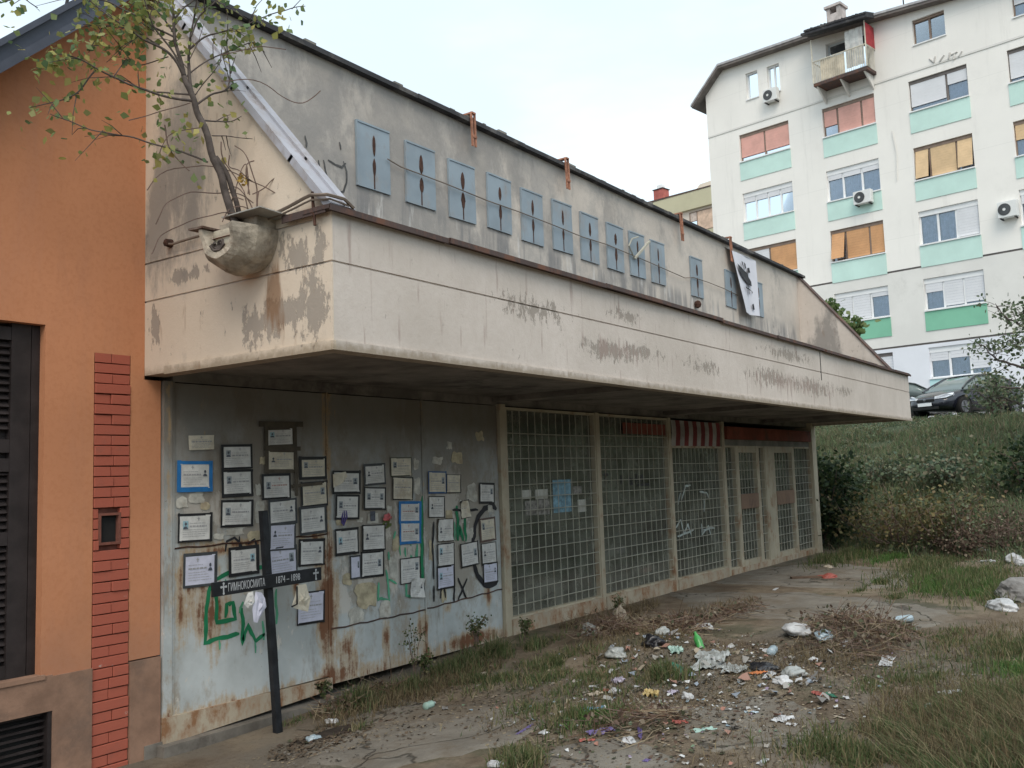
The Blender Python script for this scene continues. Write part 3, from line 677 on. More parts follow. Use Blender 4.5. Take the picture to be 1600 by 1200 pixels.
s = Mt('painted_red_brick', .85); v = s.pos(); c = s.mix(s.isl(), (.33, .085, .055), (.46, .14, .09)); c = s.mix(s.mr(s.noise(9, 6, .7), .55, .7, 0, .6), c, (.30, .10, .07)); c = s.mix(s.mr(s.noise(5, 7, .75, off=(1, 4, 2)), .66, .72, 0, .8), c, (.42, .33, .28))
s.color(c); s.bump(s.noise(40, 4), .4, .004); M['redbrick'] = s.mat
M['mortar'] = simple('dark_mortar', (.19, .075, .055), .95, var=.3, scale=12)
M['brown'] = simple('dark_brown_shutter_paint', (.028, .022, .022), .55, var=.35, scale=6)
M['roofmetal'] = simple('dark_blue_grey_roof_metal', (.075, .085, .115), .5, var=.25, scale=2)
OH = thing('orange_house', 'orange rendered house end with dark louvred shutter and red brick strip, left of the shop', 'house', (3.9, WY, 0))
bx0, bx1 = onY(146, 700).x, onY(203.5, 700).x
bz1 = 2.815; wx = 3.517; wz0, wz1 = .56, 2.98; ZB = -.6; XL = -2.5
rake = lambda x: 4.74 + (x-3.163)*.955
PL = .54
mb = MB(); q = lambda *p: mb.prism([(x, WY, z) for x, z in p], (0, .3, 0))
q((wx, PL), (bx0, PL), (bx0, rake(bx0)), (wx, rake(wx)))
q((bx0, bz1), (X0, bz1), (X0, rake(X0)), (bx0, rake(bx0)))
q((bx1, PL), (4.445, PL), (4.445, ZS-.03), (bx1, ZS-.03)); q((bx1, ZS-.03), (X0-.001, ZS-.03), (X0-.001, bz1), (bx1, bz1))
q((XL, wz1), (wx, wz1), (wx, rake(wx)), (XL, max(wz1+.1, rake(XL)) if rake(XL) > wz1 else wz1+.05)) if False else q((1.35, wz1), (wx, wz1), (wx, rake(wx)), (1.35, rake(1.35)))
q((XL, PL), (2.2, PL), (2.2, wz1-.001), (1.35, wz1), (XL, wz1))
build_each(mb, 'wall', M['orange'], OH)
mb = MB()
mb.prism([(x, WY-.018, z) for x, z in ((wx+.08, ZB), (bx0, ZB), (bx0, PL), (wx+.08, PL))], (0, .3, 0)); mb.prism([(x, WY-.018, z) for x, z in ((bx1, ZB), (4.44, ZB), (4.44, PL-.01), (bx1, PL-.01))], (0, .3, 0))
mb.prism([(x, WY-.018, z) for x, z in ((XL, .31), (wx+.08, .31), (wx+.08, PL+.01), (XL, PL+.01))], (0, .3, 0))
build_each(mb, 'plinth', M['brownplinth'], OH)
mb = MB(); mb.box(4.30, 4.47, WY-.03, WY+.2, ZB, -.1); mb.build('plinth', M['plinth'], OH)
MB().box(bx0-.01, bx1+.01, WY+.032, WY+.2, ZB, bz1).build('brick_backing', M['mortar'], OH)
MB().box(wx-.0, bx0, WY+.301, WY+.31, ZB, 3).build('inner_face', M['dark'], OH)
# bricks
hx0, hz1 = onY(157, 806).x, onY(157, 806).z; hx1, hz0 = onY(184, 846).x, onY(184, 846).z
z = bz1; row = 0; meshes = {}
while z > -.30:
    z0 = z-.0655; full = row % 2 == 1 and random.random() < .9
    W_ = bx1-bx0-.008; cuts = [0, W_] if full else [0, W_*(.5+random.uniform(-.06, .06)), W_]
    for a, b in zip(cuts, cuts[1:]):
        xa = bx0+.004+a+.0025; xb = bx0+.004+b-.0025
        segs = [(xa, xb)]
        if z > hz0-.01 and z0 < hz1+.01: 
            segs = [(p_, q_) for p_, q_ in ((xa, min(xb, hx0-.015)), (max(xa, hx1+.015), xb)) if q_-p_ > .02]
        for p_, q_ in segs:
            w_ = round(q_-p_, 3); pr = random.uniform(0, .014)
            mb = MB(); d = .003
            mb.box(0, w_, 0, .05, -.069, 0); o = mb.build('brick', M['redbrick'], OH, local=True, bevel=.003)
            o.location = (p_-3.9, .002-pr, z)
            o.rotation_euler = (0, random.uniform(-.008, .008), 0)
    z -= .0765; row += 1
mb = MB(); fr = .018
for a in ((hx0-fr, hx0, hz0-fr, hz1+fr), (hx1, hx1+fr, hz0-fr, hz1+fr)): mb.box(a[0], a[1], WY-.012, WY+.03, a[2], a[3])
mb.box(hx0, hx1, WY-.012, WY+.03, hz0-fr, hz0); mb.box(hx0, hx1, WY-.012, WY+.03, hz1, hz1+fr); mb.build('vent_frame', M['mortar'], OH)
MB().box(hx0, hx1, WY+.028, WY+.031, hz0, hz1).build('vent_opening', M['dark'], OH)
# shutter with slats
mb = MB(); sx1 = wx; mb.box(2.2, sx1, WY+.13, WY+.16, wz0, wz1)
for a, b in ((sx1-.06, sx1), (sx1-.20, sx1-.065), (2.85, 2.95), (2.2, 2.3)): mb.box(a, b, WY+.07, WY+.129, wz0, wz1)
for zz in (wz0, 1.45, 1.95, 2.08, wz1-.12): mb.box(2.3, sx1-.2, WY+.075, WY+.128, zz, zz+.09)
shut = mb.build('window_shutter', M['brown'], OH)
z = wz0+.12
while z < wz1-.14:
    if not (1.43 < z < 1.56 or 1.93 < z < 2.19):
        mb = MB(); mb.prism([(2.951, WY+.085, z), (2.951, WY+.12, z+.04), (2.951, WY+.128, z+.034), (2.951, WY+.093, z-.006)], (sx1-.201-2.951, 0, 0)); mb.build('slat', M['brown'], shut)
    z += .052
mb = MB(); mb.box(2.2, sx1+.02, WY-.03, WY+.13, wz0-.03, wz0); mb.build('window_sill', M['brownplinth'], OH)
MB().box(2.2, sx1, WY+.131, WY+.29, wz1, wz1+.02)
# basement grille
mb = MB(); mb.box(2.0, wx+.06, WY+.1, WY+.12, -.6, .31); bg = mb.build('basement_window', M['dark'], OH)
MB().box(wx+.05, wx+.08, WY-.01, WY+.10, -.6, .31).build('window_frame', M['brown'], OH)
for q_ in range(14): MB().box(3.0, wx+.05, WY+.03, WY+.05, -.3+q_*.045, -.285+q_*.045).build('grille_slat', M['brown'], bg)
# roof, rising to the right
def roof_pc(name, dz0, dz1, y0, y1, mat):
    MB().prism([(0.9, y0, rake(.9)+dz0), (X0-.06, y0, rake(X0-.06)+dz0), (X0-.06, y0, rake(X0-.06)+dz1), (.9, y0, rake(.9)+dz1)], (0, y1-y0, 0)).build(name, mat, OH)
roof_pc('roof', .0, .16, WY-.20, 15, M['roofmetal']); roof_pc('verge_trim', .161, .215, WY-.235, WY-.06, M['roofmetal']); roof_pc('verge_trim', -.03, .05, WY-.225, WY-.201, M['roofmetal'])
MB().box(XL, X0-.03, 14.7, 15, -.6, 3.0).build('rear_wall', M['orange'], OH); MB().box(XL, XL+.3, WY+.31, 14.69, -.6, 2.5).build('side_wall', M['orange'], OH)
p = onY(100, 25, 6.4); pp = onY(113, -10, 6.4); MB().tube([p, pp + Vector((.03, 0, .3))], .013, 6).build('aerial_pole', M['ridge'], OH)

# ================================================================== the block of flats
T = Vector((.17, .985, 0)).normalized(); NN = Vector((T.y, -T.x, 0)); UP = Vector((0, 0, 1))
P0 = CO + ray(1165, 387)*46; A0 = Vector((P0.x, P0.y, 0))
def AP(s, d, z): return A0 + T*s + NN*d + UP*z
M['flatwhite'] = simple('white_flat_render', (.84, .83, .80), .9, var=.06, scale=.5, dirt=(.74, .72, .68), dscale=.35)
def m_flat(name, c0):
    s = Mt(name, .9); c = s.mix(s.mr(s.noise(.5, 5, .6), .3, .7), tuple(q*.95 for q in c0), c0)
    st = s.mr(s.noise(2.2, 7, .7, st=(1, 1, .10)), .52, .75, 0, .32); c = s.mix(st, c, tuple(q*.66 for q in c0))
    z = s.m('FRACT', s.m('DIVIDE', s.m('SUBTRACT', s.xyz()[2], 1.15), 2.95)); pj = s.mr(s.m('ABSOLUTE', s.m('SUBTRACT', z, .5)), 0, .006, .22, 0)
    c = s.mix(pj, c, tuple(q*.55 for q in c0)); c = s.mix(s.mr(s.noise(.35, 7, .7, off=(2, 4, 6)), .55, .72, 0, .4), c, tuple(q*.82 for q in c0))
    s.color(c); s.bump(s.noise(12, 5), .2, .01); return s.mat
M['flatwhite'] = m_flat('streaked_white_flat_render', (.84, .82, .78))
M['flatgrey'] = simple('pale_grey_flat_render', (.71, .70, .67), .9, var=.05, scale=.6, dirt=(.56, .55, .52), dscale=.4)
M['flatlilac'] = simple('lilac_white_flat_render', (.72, .74, .79), .9, var=.05, scale=.5)
M['mint'] = simple('pale_mint_spandrel', (.55, .75, .69), .8, var=.08, scale=.7)
M['mint2'] = simple('pale_blue_mint_spandrel', (.48, .72, .74), .8, var=.08, scale=.7)
M['greenp'] = simple('bright_green_spandrel', (.21, .48, .34), .8, var=.08, scale=.7)
M['pink'] = simple('salmon_roller_blind', (.74, .42, .36), .8, var=.1, scale=2, coords='pos')
M['beige'] = simple('sand_roller_blind', (.74, .54, .33), .8, var=.1, scale=2)
M['oran'] = simple('orange_roller_blind', (.66, .37, .19), .8, var=.1, scale=2)
M['whiteb'] = simple('white_roller_blind', (.74, .75, .78), .7, var=.04, scale=2)
M['pvc'] = simple('white_window_frame', (.78, .79, .80), .5, var=.04)
M['darkfr'] = simple('dark_window_frame', (.16, .14, .13), .6, var=.2)
M['brownfr'] = simple('brown_window_frame', (.26, .19, .15), .6, var=.2)
M['curtain'] = simple('net_curtain', (.60, .62, .66), .9, var=.18, scale=5)
M['wdark'] = simple('dim_room', (.10, .11, .13), .9)
def m_pane():
    s = Mt('flat_window_glass', .05, 0, .9)
    tr = s.nd('ShaderNodeBsdfTransparent'); tr.inputs['Color'].default_value = (.8, .86, .93, 1); gl = s.nd('ShaderNodeBsdfGlossy'); gl.inputs['Roughness'].default_value = .03; gl.inputs['Color'].default_value = (.85, .93, 1, 1)
    fr = s.nd('ShaderNodeFresnel'); fr.inputs['IOR'].default_value = 1.9; b = s.nd('ShaderNodeMixShader')
    s.t.links.new(s.m('ADD', fr.outputs[0], .02), b.inputs[0]); s.t.links.new(tr.outputs[0], b.inputs[1]); s.t.links.new(gl.outputs[0], b.inputs[2])
    out = [n for n in s.t.nodes if n.type == 'OUTPUT_MATERIAL'][0]; s.t.links.new(b.outputs[0], out.inputs[0]); return s.mat
M['pane'] = m_pane()
M['bluglass'] = simple('blue_film_glass', (.30, .42, .62), .15, var=.15, spec=.8)
AB = thing('apartment_building', 'tall white block of flats with mint panels under its windows, behind the parked cars', 'apartment building', tuple(AP(-4, 0, 3.2)))
def top(s): return 21.55 + (s+4.4)*.09 if s < -4.4 else 21.55 + (s+4.4)*.033
cols = [(-2.65, 0.0), (-6.80, -4.35), (-10.72, -8.32), (-14.7, -12.27), (-18.7, -16.3)]
rows = [(16.80, 18.15, 15.85), (13.78, 15.2, 12.88), (10.98, 12.42, 10.02), (8.18, 9.52, 7.3), (5.32, 6.6, 4.4)]
holes = [(a, b, z0, z1) for a, b in cols for z0, z1, _ in rows]
attic = [(-1.21, -.57, 19.78, 21.10), (-2.37, -1.72, 19.70, 21.05), (-10.02, -8.68, 19.66, 20.75), (-14.3, -12.62, 19.4, 20.5), (-6.75, -4.75, 19.25, 21.1)]
holes += attic
SX0, SX1 = -22.0, 1.76
def wallfaces(zlo, zhi, mat, name):
    zs = sorted({zlo, zhi} | {z for h in holes for z in h[2:] if zlo < z < zhi}); ss = sorted({SX0, SX1} | {z for h in holes for z in h[:2]})
    mb = MB()
    for a, b in zip(ss, ss[1:]):
        for z0, z1 in zip(zs, zs[1:]):
            ms, mz = (a+b)/2, (z0+z1)/2
            if any(h[0] < ms < h[1] and h[2] < mz < h[3] for h in holes): continue
            mb.quad(AP(a, 0, z0), AP(b, 0, z0), AP(b, 0, z1), AP(a, 0, z1))
    for h in holes:
        a, b, z0, z1 = h
        if z0 < zlo-.01 or z0 >= zhi: continue
        e = .22
        mb.quad(AP(a, 0, z0), AP(a, e, z0), AP(a, e, z1), AP(a, 0, z1)); mb.quad(AP(b, 0, z0), AP(b, e, z0), AP(b, e, z1), AP(b, 0, z1))
        mb.quad(AP(a, 0, z0), AP(b, 0, z0), AP(b, e, z0), AP(a, e, z0)); mb.quad(AP(a, 0, z1), AP(b, 0, z1), AP(b, e, z1), AP(a, e, z1))
    mb.build(name, mat, AB)
wallfaces(2.9, 6.75, M['flatlilac'], 'wall'); wallfaces(6.83, 10.02, M['flatgrey'], 'wall'); wallfaces(10.10, 18.5, M['flatwhite'], 'wall')
for zz in (6.75, 10.02): MB().fbox(A0, T, NN, UP, SX0, SX1, .03, .05, zz, zz+.08).build('string_course', M['darkfr'], AB)
# attic storey, following the sloping eave
ss = sorted({SX0, SX1, .72, -4.4, .98, 1.24, 1.5} | {z for h in attic for z in h[:2]}); zs_ = sorted({18.58} | {z for h in attic for z in h[2:]})
mb = MB()
tp = lambda s: top(s) if s <= .72 else top(.72) - (s-.72)*.95
for a, b in zip(ss, ss[1:]):
    for z0, z1 in zip(zs_, zs_[1:]+[None]):
        ms = (a+b)/2; last = z1 is None
        if last: mb.quad(AP(a, -.03, min(z0, tp(a))), AP(b, -.03, min(z0, tp(b))), AP(b, -.03, tp(b)), AP(a, -.03, tp(a))); continue
        mz = (z0+z1)/2
        if any(h[0] < ms < h[1] and h[2] < mz < h[3] for h in attic): continue
        mb.quad(AP(a, -.03, min(z0, tp(a))), AP(b, -.03, min(z0, tp(b))), AP(b, -.03, min(z1, tp(b))), AP(a, -.03, min(z1, tp(a))))
for a, b, z0, z1 in attic:
    for pq in (((a, z0), (a, z1)), ((b, z0), (b, z1)), ((a, z0), (b, z0)), ((a, z1), (b, z1))):
        (sa, za), (sb, zb) = pq; mb.quad(AP(sa, -.03, za), AP(sb, -.03, zb), AP(sb, .22, zb), AP(sa, .22, za))
mb.build('attic_wall', M['flatwhite'], AB)
MB().fbox(A0, T, NN, UP, SX0, SX1, -.03, .0, 18.5, 18.58).build('string_course', M['flatgrey'], AB)
mb = MB(); mb.fbox(A0, T, NN, UP, SX1-.2, SX1, .01, 12, 2.9, 20.0); mb.fbox(A0, T, NN, UP, SX0, SX0+.2, .01, 12, 2.9, 20.0); mb.fbox(A0, T, NN, UP, SX0, SX1, 12, 12.2, 2.9, 20.0); mb.build('side_wall', M['flatwhite'], AB)
MB().fbox(A0, T, NN, UP, SX0+.2, SX1-.2, .9, 1.0, 2.9, 19.9).build('inner_wall', M['wdark'], AB)
mb = MB()
for s0, s1 in ((SX0, -4.4), (-4.4, .72), (.72, 2.35)):
    mb.prism([AP(s0, -.45, tp(s0)-.02), AP(s1, -.45, tp(s1)-.02), AP(s1, -.45, tp(s1)+.10), AP(s0, -.45, tp(s0)+.10)], NN*12.5 + UP*.0)
RF = mb.build('roof', simple('grey_brown_eave', (.17, .15, .14), .9), AB)
mb = MB()
for s0, s1 in ((SX0, -4.4), (-4.4, .72), (.72, 2.4)): mb.prism([AP(s0, -.48, tp(s0)+.101), AP(s1, -.48, tp(s1)+.101), AP(s1, -.48, tp(s1)+.21), AP(s0, -.48, tp(s0)+.21)], NN*.18)
mb.build('gutter', simple('grey_zinc_gutter', (.42, .41, .42), .5), AB)
# spandrels
for ci, (a, b) in enumerate(cols):
    for ri, (z0, z1, zp) in enumerate(rows):
        mt = M['greenp'] if ri == 3 else (M['mint2'] if ri == 4 else M['mint'])
        MB().fbox(A0, T, NN, UP, a-.03, b+.03, -.03, -.001, zp, z0-.06).build('spandrel_panel', mt, AB)
def window(a, b, z0, z1, lights, fr, blind, box=.16, curtain=True, boxm=None, sillm=None):
    e = .12; mb = MB(); t = .05
    mb.fbox(A0, T, NN, UP, a, a+t, e, e+.07, z0, z1-box); mb.fbox(A0, T, NN, UP, b-t, b, e, e+.07, z0, z1-box)
    mb.fbox(A0, T, NN, UP, a, b, e, e+.07, z0, z0+t); mb.fbox(A0, T, NN, UP, a, b, e-.05, e+.08, z1-box, z1)
    s = b; cuts = []
    for fr_, cov, tilt in lights:
        cuts.append((s-(b-a)*fr_, s, cov, tilt)); s -= (b-a)*fr_
    for c in cuts[:-1]: mb.fbox(A0, T, NN, UP, c[0]-.04, c[0]+.04, e-.004, e+.074, z0+t, z1-box)
    W_ = mb.build('window', fr, AB)
    MB().fbox(A0, T, NN, UP, a-.03, b+.03, -.08, .11, z0-.055, z0-.002).build('sill', sillm or M['pvc'], W_)
    for s0, s1, cov, tilt in cuts:
        zt = z1-box; bm = blind[cuts.index((s0, s1, cov, tilt)) % len(blind)]
        if cov < .98:
            MB().fbox(A0, T, NN, UP, s0+.03, s1-.03, e+.04, e+.05, z0+t, zt).build('pane', M['pane'], W_)
            if curtain: 
                mbc = MB(); n = 14
                for q in range(n):
                    d0 = .30+.02*math.sin(q*2.6+s0); d1 = .30+.02*math.sin((q+1)*2.6+s0); sa = s0+.02+(s1-s0-.04)*q/n; sb = s0+.02+(s1-s0-.04)*(q+1)/n
                    mbc.quad(AP(sa, d0, z0), AP(sb, d1, z0), AP(sb, d1, zt), AP(sa, d0, zt))
                mbc.build('curtain', M['curtain'], W_)
        if cov > .02:
            zb = zt-(zt-z0-t)*cov; mb = MB(); n = max(2, int((zt-zb)/.11))
            for q in range(n):
                za = zt-(zt-zb)*q/n; zc = zt-(zt-zb)*(q+1)/n
                o0 = tilt*(zt-za)*.45; o1 = tilt*(zt-zc)*.45
                mb.prism([AP(s0+.045, e-.035-o0, za), AP(s1-.045, e-.035-o0, za), AP(s1-.045, e-.022-o1, zc+.008), AP(s0+.045, e-.022-o1, zc+.008)], NN*.015)
            stuff(mb.build('roller_blind', bm, W_))
    return W_
R2 = [(.5, .85, 0), (.5, .8, 0)]
spec = {(0, 0): ([(.5, .86, 0), (.5, .86, 0)], 'brownfr', ['pink']), (1, 0): ([(.28, .62, 0), (.46, 1, 0), (.26, 1, 0)], 'brownfr', ['pink']),
 (2, 0): ([(.64, .86, 0), (.36, .42, 0)], 'darkfr', ['whiteb']), (3, 0): ([(.5, .9, 0), (.5, .5, 0)], 'darkfr', ['whiteb']),
 (0, 1): ([(.25, .22, 0)]*4, 'pvc', ['whiteb']), (1, 1): ([(.3, .2, 0), (.36, .2, 0), (.34, .2, 0)], 'pvc', ['whiteb']),
 (2, 1): ([(.26, 1, .35), (.46, 1, 0), (.28, .97, .35)], 'brownfr', ['beige']), (3, 1): ([(.5, .5, 0), (.5, .4, 0)], 'brownfr', ['beige']),
 (0, 2): ([(.47, 1, 0), (.53, 1, 0)], 'brownfr', ['whiteb', 'oran']), (1, 2): ([(.28, .96, .5), (.45, 1, 0), (.27, 1, 0)], 'brownfr', ['oran']),
 (2, 2): ([(.31, 0, 0), (.31, 0, 0), (.38, 1, 0)], 'pvc', ['whiteb']), (3, 2): ([(.5, .3, 0), (.5, .3, 0)], 'pvc', ['whiteb']),
 (0, 3): ([(.5, 1, 0), (.5, .3, 0)], 'pvc', ['whiteb']), (1, 3): ([(.33, 1, 0), (.34, 1, 0), (.33, .18, 0)], 'pvc', ['whiteb']),
 (2, 3): ([(.32, .35, 0), (.34, .97, 0), (.34, .94, 0)], 'pvc', ['whiteb']), (3, 3): ([(.5, .4, 0), (.5, .8, 0)], 'pvc', ['whiteb']),
 (0, 4): (R2, 'pvc', ['whiteb']), (1, 4): ([(.5, .8, 0), (.5, .95, 0)], 'darkfr', ['whiteb']), (2, 4): ([(.33, .35, 0), (.34, .3, 0), (.33, .82, 0)], 'pvc', ['whiteb']), (3, 4): (R2, 'pvc', ['whiteb'])}
for ci, (a, b) in enumerate(cols):
    for ri, (z0, z1, zp) in enumerate(rows):
        L, f, bl = spec.get((ci, ri), (R2, 'pvc', ['whiteb']))
        if (ci, ri) == (2, 2): mm = [M['bluglass']]
        window(a, b, z0, z1, L, M[f], [M[q_] for q_ in bl], box=.22 if f == 'pvc' else .15)
window(*attic[0], [(1, 0, 0)], M['pvc'], [M['whiteb']], box=.06); window(*attic[1], [(.5, 0, 0), (.5, 0, 0)], M['pvc'], [M['whiteb']], box=.06, curtain=False)
window(*attic[2], [(.5, 0, 0), (.5, .0, 0)], M['brownfr'], [M['whiteb']], box=.10, curtain=False); window(*attic[3], [(.5, .5, 0), (.5, .6, 0)], M['brownfr'], [M['whiteb']], box=.1)
# attic balcony
s0, s1 = -7.0, -4.5; zf = 19.05; dep = .95
mb = MB(); mb.fbox(A0, T, NN, UP, s0, s1, -dep, -.031, zf-.14, zf); mb.build('balcony_slab', M['flash'], AB)
mb = MB()
for s_ in (s1-.15, (s0+s1)/2, s0+.15): mb.prism([AP(s_, -.031, zf-.141), AP(s_, -dep+.1, zf-.141), AP(s_, -.031, zf-.75)], T*.07)
build_each(mb, 'balcony_bracket', M['flatgrey'], AB)
mb = MB(); mb.tube([AP(s0, -.04, zf+1), AP(s0, -dep, zf+1), AP(s1, -dep, zf+1), AP(s1, -.04, zf+1)], .03, 5)
for q_ in range(26): sx = s0+(s1-s0)*q_/25; mb.tube([AP(sx, -dep, zf+.02), AP(sx, -dep, zf+1)], .014 if 0 < q_ < 25 else .03, 4)
for q_ in range(1, 7): mb.tube([AP(s1, -dep+q_*.13, zf+.02), AP(s1, -dep+q_*.13, zf+1)], .014, 4); mb.tube([AP(s0, -dep+q_*.13, zf+.02), AP(s0, -dep+q_*.13, zf+1)], .014, 4)
for s_ in (s0, s1): mb.tube([AP(s_, -dep, zf), AP(s_, -dep, zf+2.05)], .03, 5)
mb.build('balcony_railing', M['beige'] if False else simple('cream_railing', (.62, .58, .48), .6), AB)
MB().fbox(A0, T, NN, UP, s0+1.0, s1-.35, -dep+.03, -dep+.045, zf+.03, zf+.97).build('balcony_screen', simple('cream_screen_cloth', (.62, .55, .44), .9), AB)
mb = MB(); n = 9
for q_ in range(n):
    sa = s0+.15+(.8)*q_/n; sb = s0+.15+.8*(q_+1)/n; mb.quad(AP(sa, -dep+.1+.03*math.sin(q_*2), zf+.2), AP(sb, -dep+.1+.03*math.sin((q_+1)*2), zf+.2), AP(sb, -dep+.1+.03*math.sin((q_+1)*2), zf+1.9), AP(sa, -dep+.1+.03*math.sin(q_*2), zf+1.9))
tag(mb.build('bed_sheet', simple('white_sheet', (.62, .62, .6), .9)), 'pale sheet hung up on the attic balcony of the white flats', 'bed sheet')
mb = MB(); mb.prism([AP(s0-.25, -dep-.35, zf+2.02), AP(s1+.3, -dep-.35, zf+2.25), AP(s1+.3, -dep-.35, zf+2.37), AP(s0-.25, -dep-.35, zf+2.17)], NN*1.4+UP*.35)
mb.build('balcony_roof', M['ridge'], AB)
mb = MB()
for q_ in range(18): sx = s0-.25+(s1-s0+.4)*q_/18; mb.prism([AP(sx, -dep-.38, zf+2.16+.012*q_), AP(sx+.15, -dep-.38, zf+2.17+.012*q_), AP(sx+.13, -dep-.38, zf+2.25+.012*q_+random.uniform(0, .06)), AP(sx, -dep-.38, zf+2.25+.012*q_)], NN*1.35+UP*.36)
mb.build('roof_tiles', M['ridge'], AB)
MB().fbox(A0, T, NN, UP, s0-.02, s0+.03, -dep, -.04, zf+1.02, zf+2.0).build('side_panel', simple('red_side_panel', (.40, .05, .06), .7), AB)
MB().fbox(A0, T, NN, UP, -6.75, -4.75, .2, .22, 19.25, 21.1).build('balcony_door', M['pane'], AB)
# chimney with open head, aerial
mb = MB(); c0, c1 = -5.25, -4.6; mb.fbox(A0, T, NN, UP, c0, c1, .6, 1.25, 21.6, 22.75)
for a, b in ((c0, c0+.16), (c1-.16, c1)): mb.fbox(A0, T, NN, UP, a, b, .6, 1.25, 22.75, 23.05)
mb.fbox(A0, T, NN, UP, c0-.08, c1+.08, .52, 1.33, 23.05, 23.17); mb.build('chimney', simple('grey_pink_chimney_render', (.52, .47, .45), .9, dirt=(.35, .32, .30)), AB)
MB().tube([AP(-8.0, 1, 21.3), AP(-8.0, 1, 23.3)], .03, 5).build('aerial', M['ridge'], AB)
M['faint'] = simple('faint_grey_writing', (.60, .585, .56), .9)
strk = [(1452, 92, 1459, 98), (1459, 98, 1461, 88), (1468, 96, 1475, 86), (1482, 92, 1484, 82), (1486, 86, 1496, 81), (1491, 83, 1490, 93), (1498, 88, 1503, 80)]
mb = MB()
for a in strk:
    p = onP(a[0], a[1], AP(0, -.04, 0), NN); q_ = onP(a[2], a[3], AP(0, -.04, 0), NN); mb.tube([p, q_], .04, 4)
build_each(mb, 'faded_writing', M['faint'], AB)
MB().tube([AP(-7.55, -.05, 14.0), AP(-7.62, -.05, 15.2), AP(-7.5, -.05, 16.2)], .02, 4).build('cable', M['flatgrey'], AB)
# air conditioners
M['acw'] = simple('white_air_conditioner_case', (.72, .73, .72), .5, var=.05); M['acd'] = simple('dark_fan_grille', (.07, .075, .08), .6)
def ac(s, z, label, w_=.8, h_=.58):
    o = AP(s, -.06, z); t = thing('air_conditioner', label, 'air conditioner', tuple(o), group='air conditioners on the white flats')
    MB().fbox(o, T, NN, UP, -w_/2, w_/2, -.32, -.03, 0, h_).build('casing', M['acw'], t, bevel=.02)
    MB().lathe([(0, 0), (.23, 0), (.24, .012), (.21, .02)], o+T*(w_*.14)+NN*(-.345)+UP*(h_/2), -NN*-1, 18).build('fan_grille', M['acd'], t)
    MB().lathe([(.06, 0), (.06, .01), (0, .012)], o+T*(w_*.14)+NN*(-.36)+UP*(h_/2), NN, 10).build('fan_hub', M['acw'], t)
    MB().fbox(o, T, NN, UP, -w_/2+.08, -w_/2+.12, -.33, .05, -.05, -.001).build('bracket', M['ridge'], t); MB().fbox(o, T, NN, UP, w_/2-.12, w_/2-.08, -.33, .05, -.05, -.001).build('bracket', M['ridge'], t)
ac(-1.98, 19.2, 'air conditioner below the two small attic windows of the white flats', .72, .62)
ac(-6.1, 13.25, 'air conditioner on the mint panel below the second column of windows')
ac(-11.9, 11.35, 'rightmost air conditioner, on the blank wall beside the blue-glazed window', .72, .65)
ac(-2.9, 9.2, 'low air conditioner half hidden behind the far gable of the shop', .9, .6)

# ================================================================== beige block behind
Q1 = CO + ray(1100, 340)*60; B0 = Vector((Q1.x, Q1.y, 0))
def fb(mb, *a): return mb.fbox(B0, T, NN, UP, *a)
M['olive'] = simple('olive_cream_render', (.50, .47, .33), .9, var=.08, scale=.5); M['creamw'] = simple('cream_render', (.68, .60, .52), .9, var=.06, scale=.5)
BB = thing('apartment_building', 'lower beige block with red chimney seen between the shop roof and the white flats', 'apartment building', tuple(B0+T*2+UP*3.2))
b_ = MB(); fb(b_, -3.0, 5.3, 0, 12, 3.0, 18.45); b_.build('wall', M['creamw'], BB)
b_ = MB(); b_.prism([B0+T*5.6+NN*-.25+UP*18.45, B0+T*-3.0+NN*-.25+UP*18.45, B0+T*-3.0+NN*-.25+UP*19.55, B0+T*5.6+NN*-.25+UP*19.65], NN*12.5); b_.build('parapet_band', M['olive'], BB)
b_ = MB(); b_.prism([B0+T*5.62+NN*-.28+UP*19.6, B0+T*-3.0+NN*-.28+UP*19.56, B0+T*-3.0+NN*-.28+UP*19.62, B0+T*5.62+NN*-.28+UP*19.72], NN*.3); b_.build('coping', M['flash'], BB)
fb(MB(), -3, 2.0, -.05, -.001, 15.9, 16.95).build('spandrel_panel', M['olive'], BB)
fb(MB(), -3, 5.3, -.25, -.001, 15.0, 15.2).build('string_course', M['olive'], BB)
b_ = MB(); b_.prism([B0+NN*1.2+T*s_+UP*z_ for s_, z_ in ((2.0, 19.5), (.95, 20.42), (-3.2, 20.6), (-3.2, 19.5))], NN*6); b_.build('roof_storey', M['creamw'], BB)
b_ = MB(); fb(b_, 3.2, 3.95, .2, .9, 19.5, 20.5); ch = b_.build('chimney', simple('red_chimney_sheet', (.42, .12, .10), .7), BB)
fb(MB(), 3.15, 4.0, .15, .95, 20.501, 20.56).build('cap', M['ridge'], ch)
fb(MB(), 3.4, 3.75, .35, .75, 20.57, 20.85).build('cowl', M['pvc'], ch)
b_ = MB()
for a, b in ((-2.2, -2.14), (.45, .5), (.98, 1.05)): fb(b_, a, b, -.06, .0, 16.96, 18.3)
fb(b_, -2.14, .98, -.06, 0, 18.24, 18.3); fb(b_, .5, .98, -.058, 0, 17.66, 17.7); fb(b_, -2.14, .98, -.06, 0, 16.96, 17.0)
wv = b_.build('window', M['brownfr'], BB); fb(MB(), -2.14, .45, -.04, -.02, 17.0, 18.24).build('roller_blind', simple('peach_blind', (.64, .47, .36), .8), wv)
fb(MB(), .5, .98, -.04, -.02, 17.0, 17.66).build('pane', M['pane'], wv); fb(MB(), .5, .98, -.04, -.02, 17.7, 18.24).build('roller_blind', simple('grey_pink_blind', (.58, .48, .42), .8), wv)
b_ = MB(); fb(b_, 2.9, 3.7, -.08, -.001, 17.95, 18.4); b_.build('window', M['pvc'], BB)

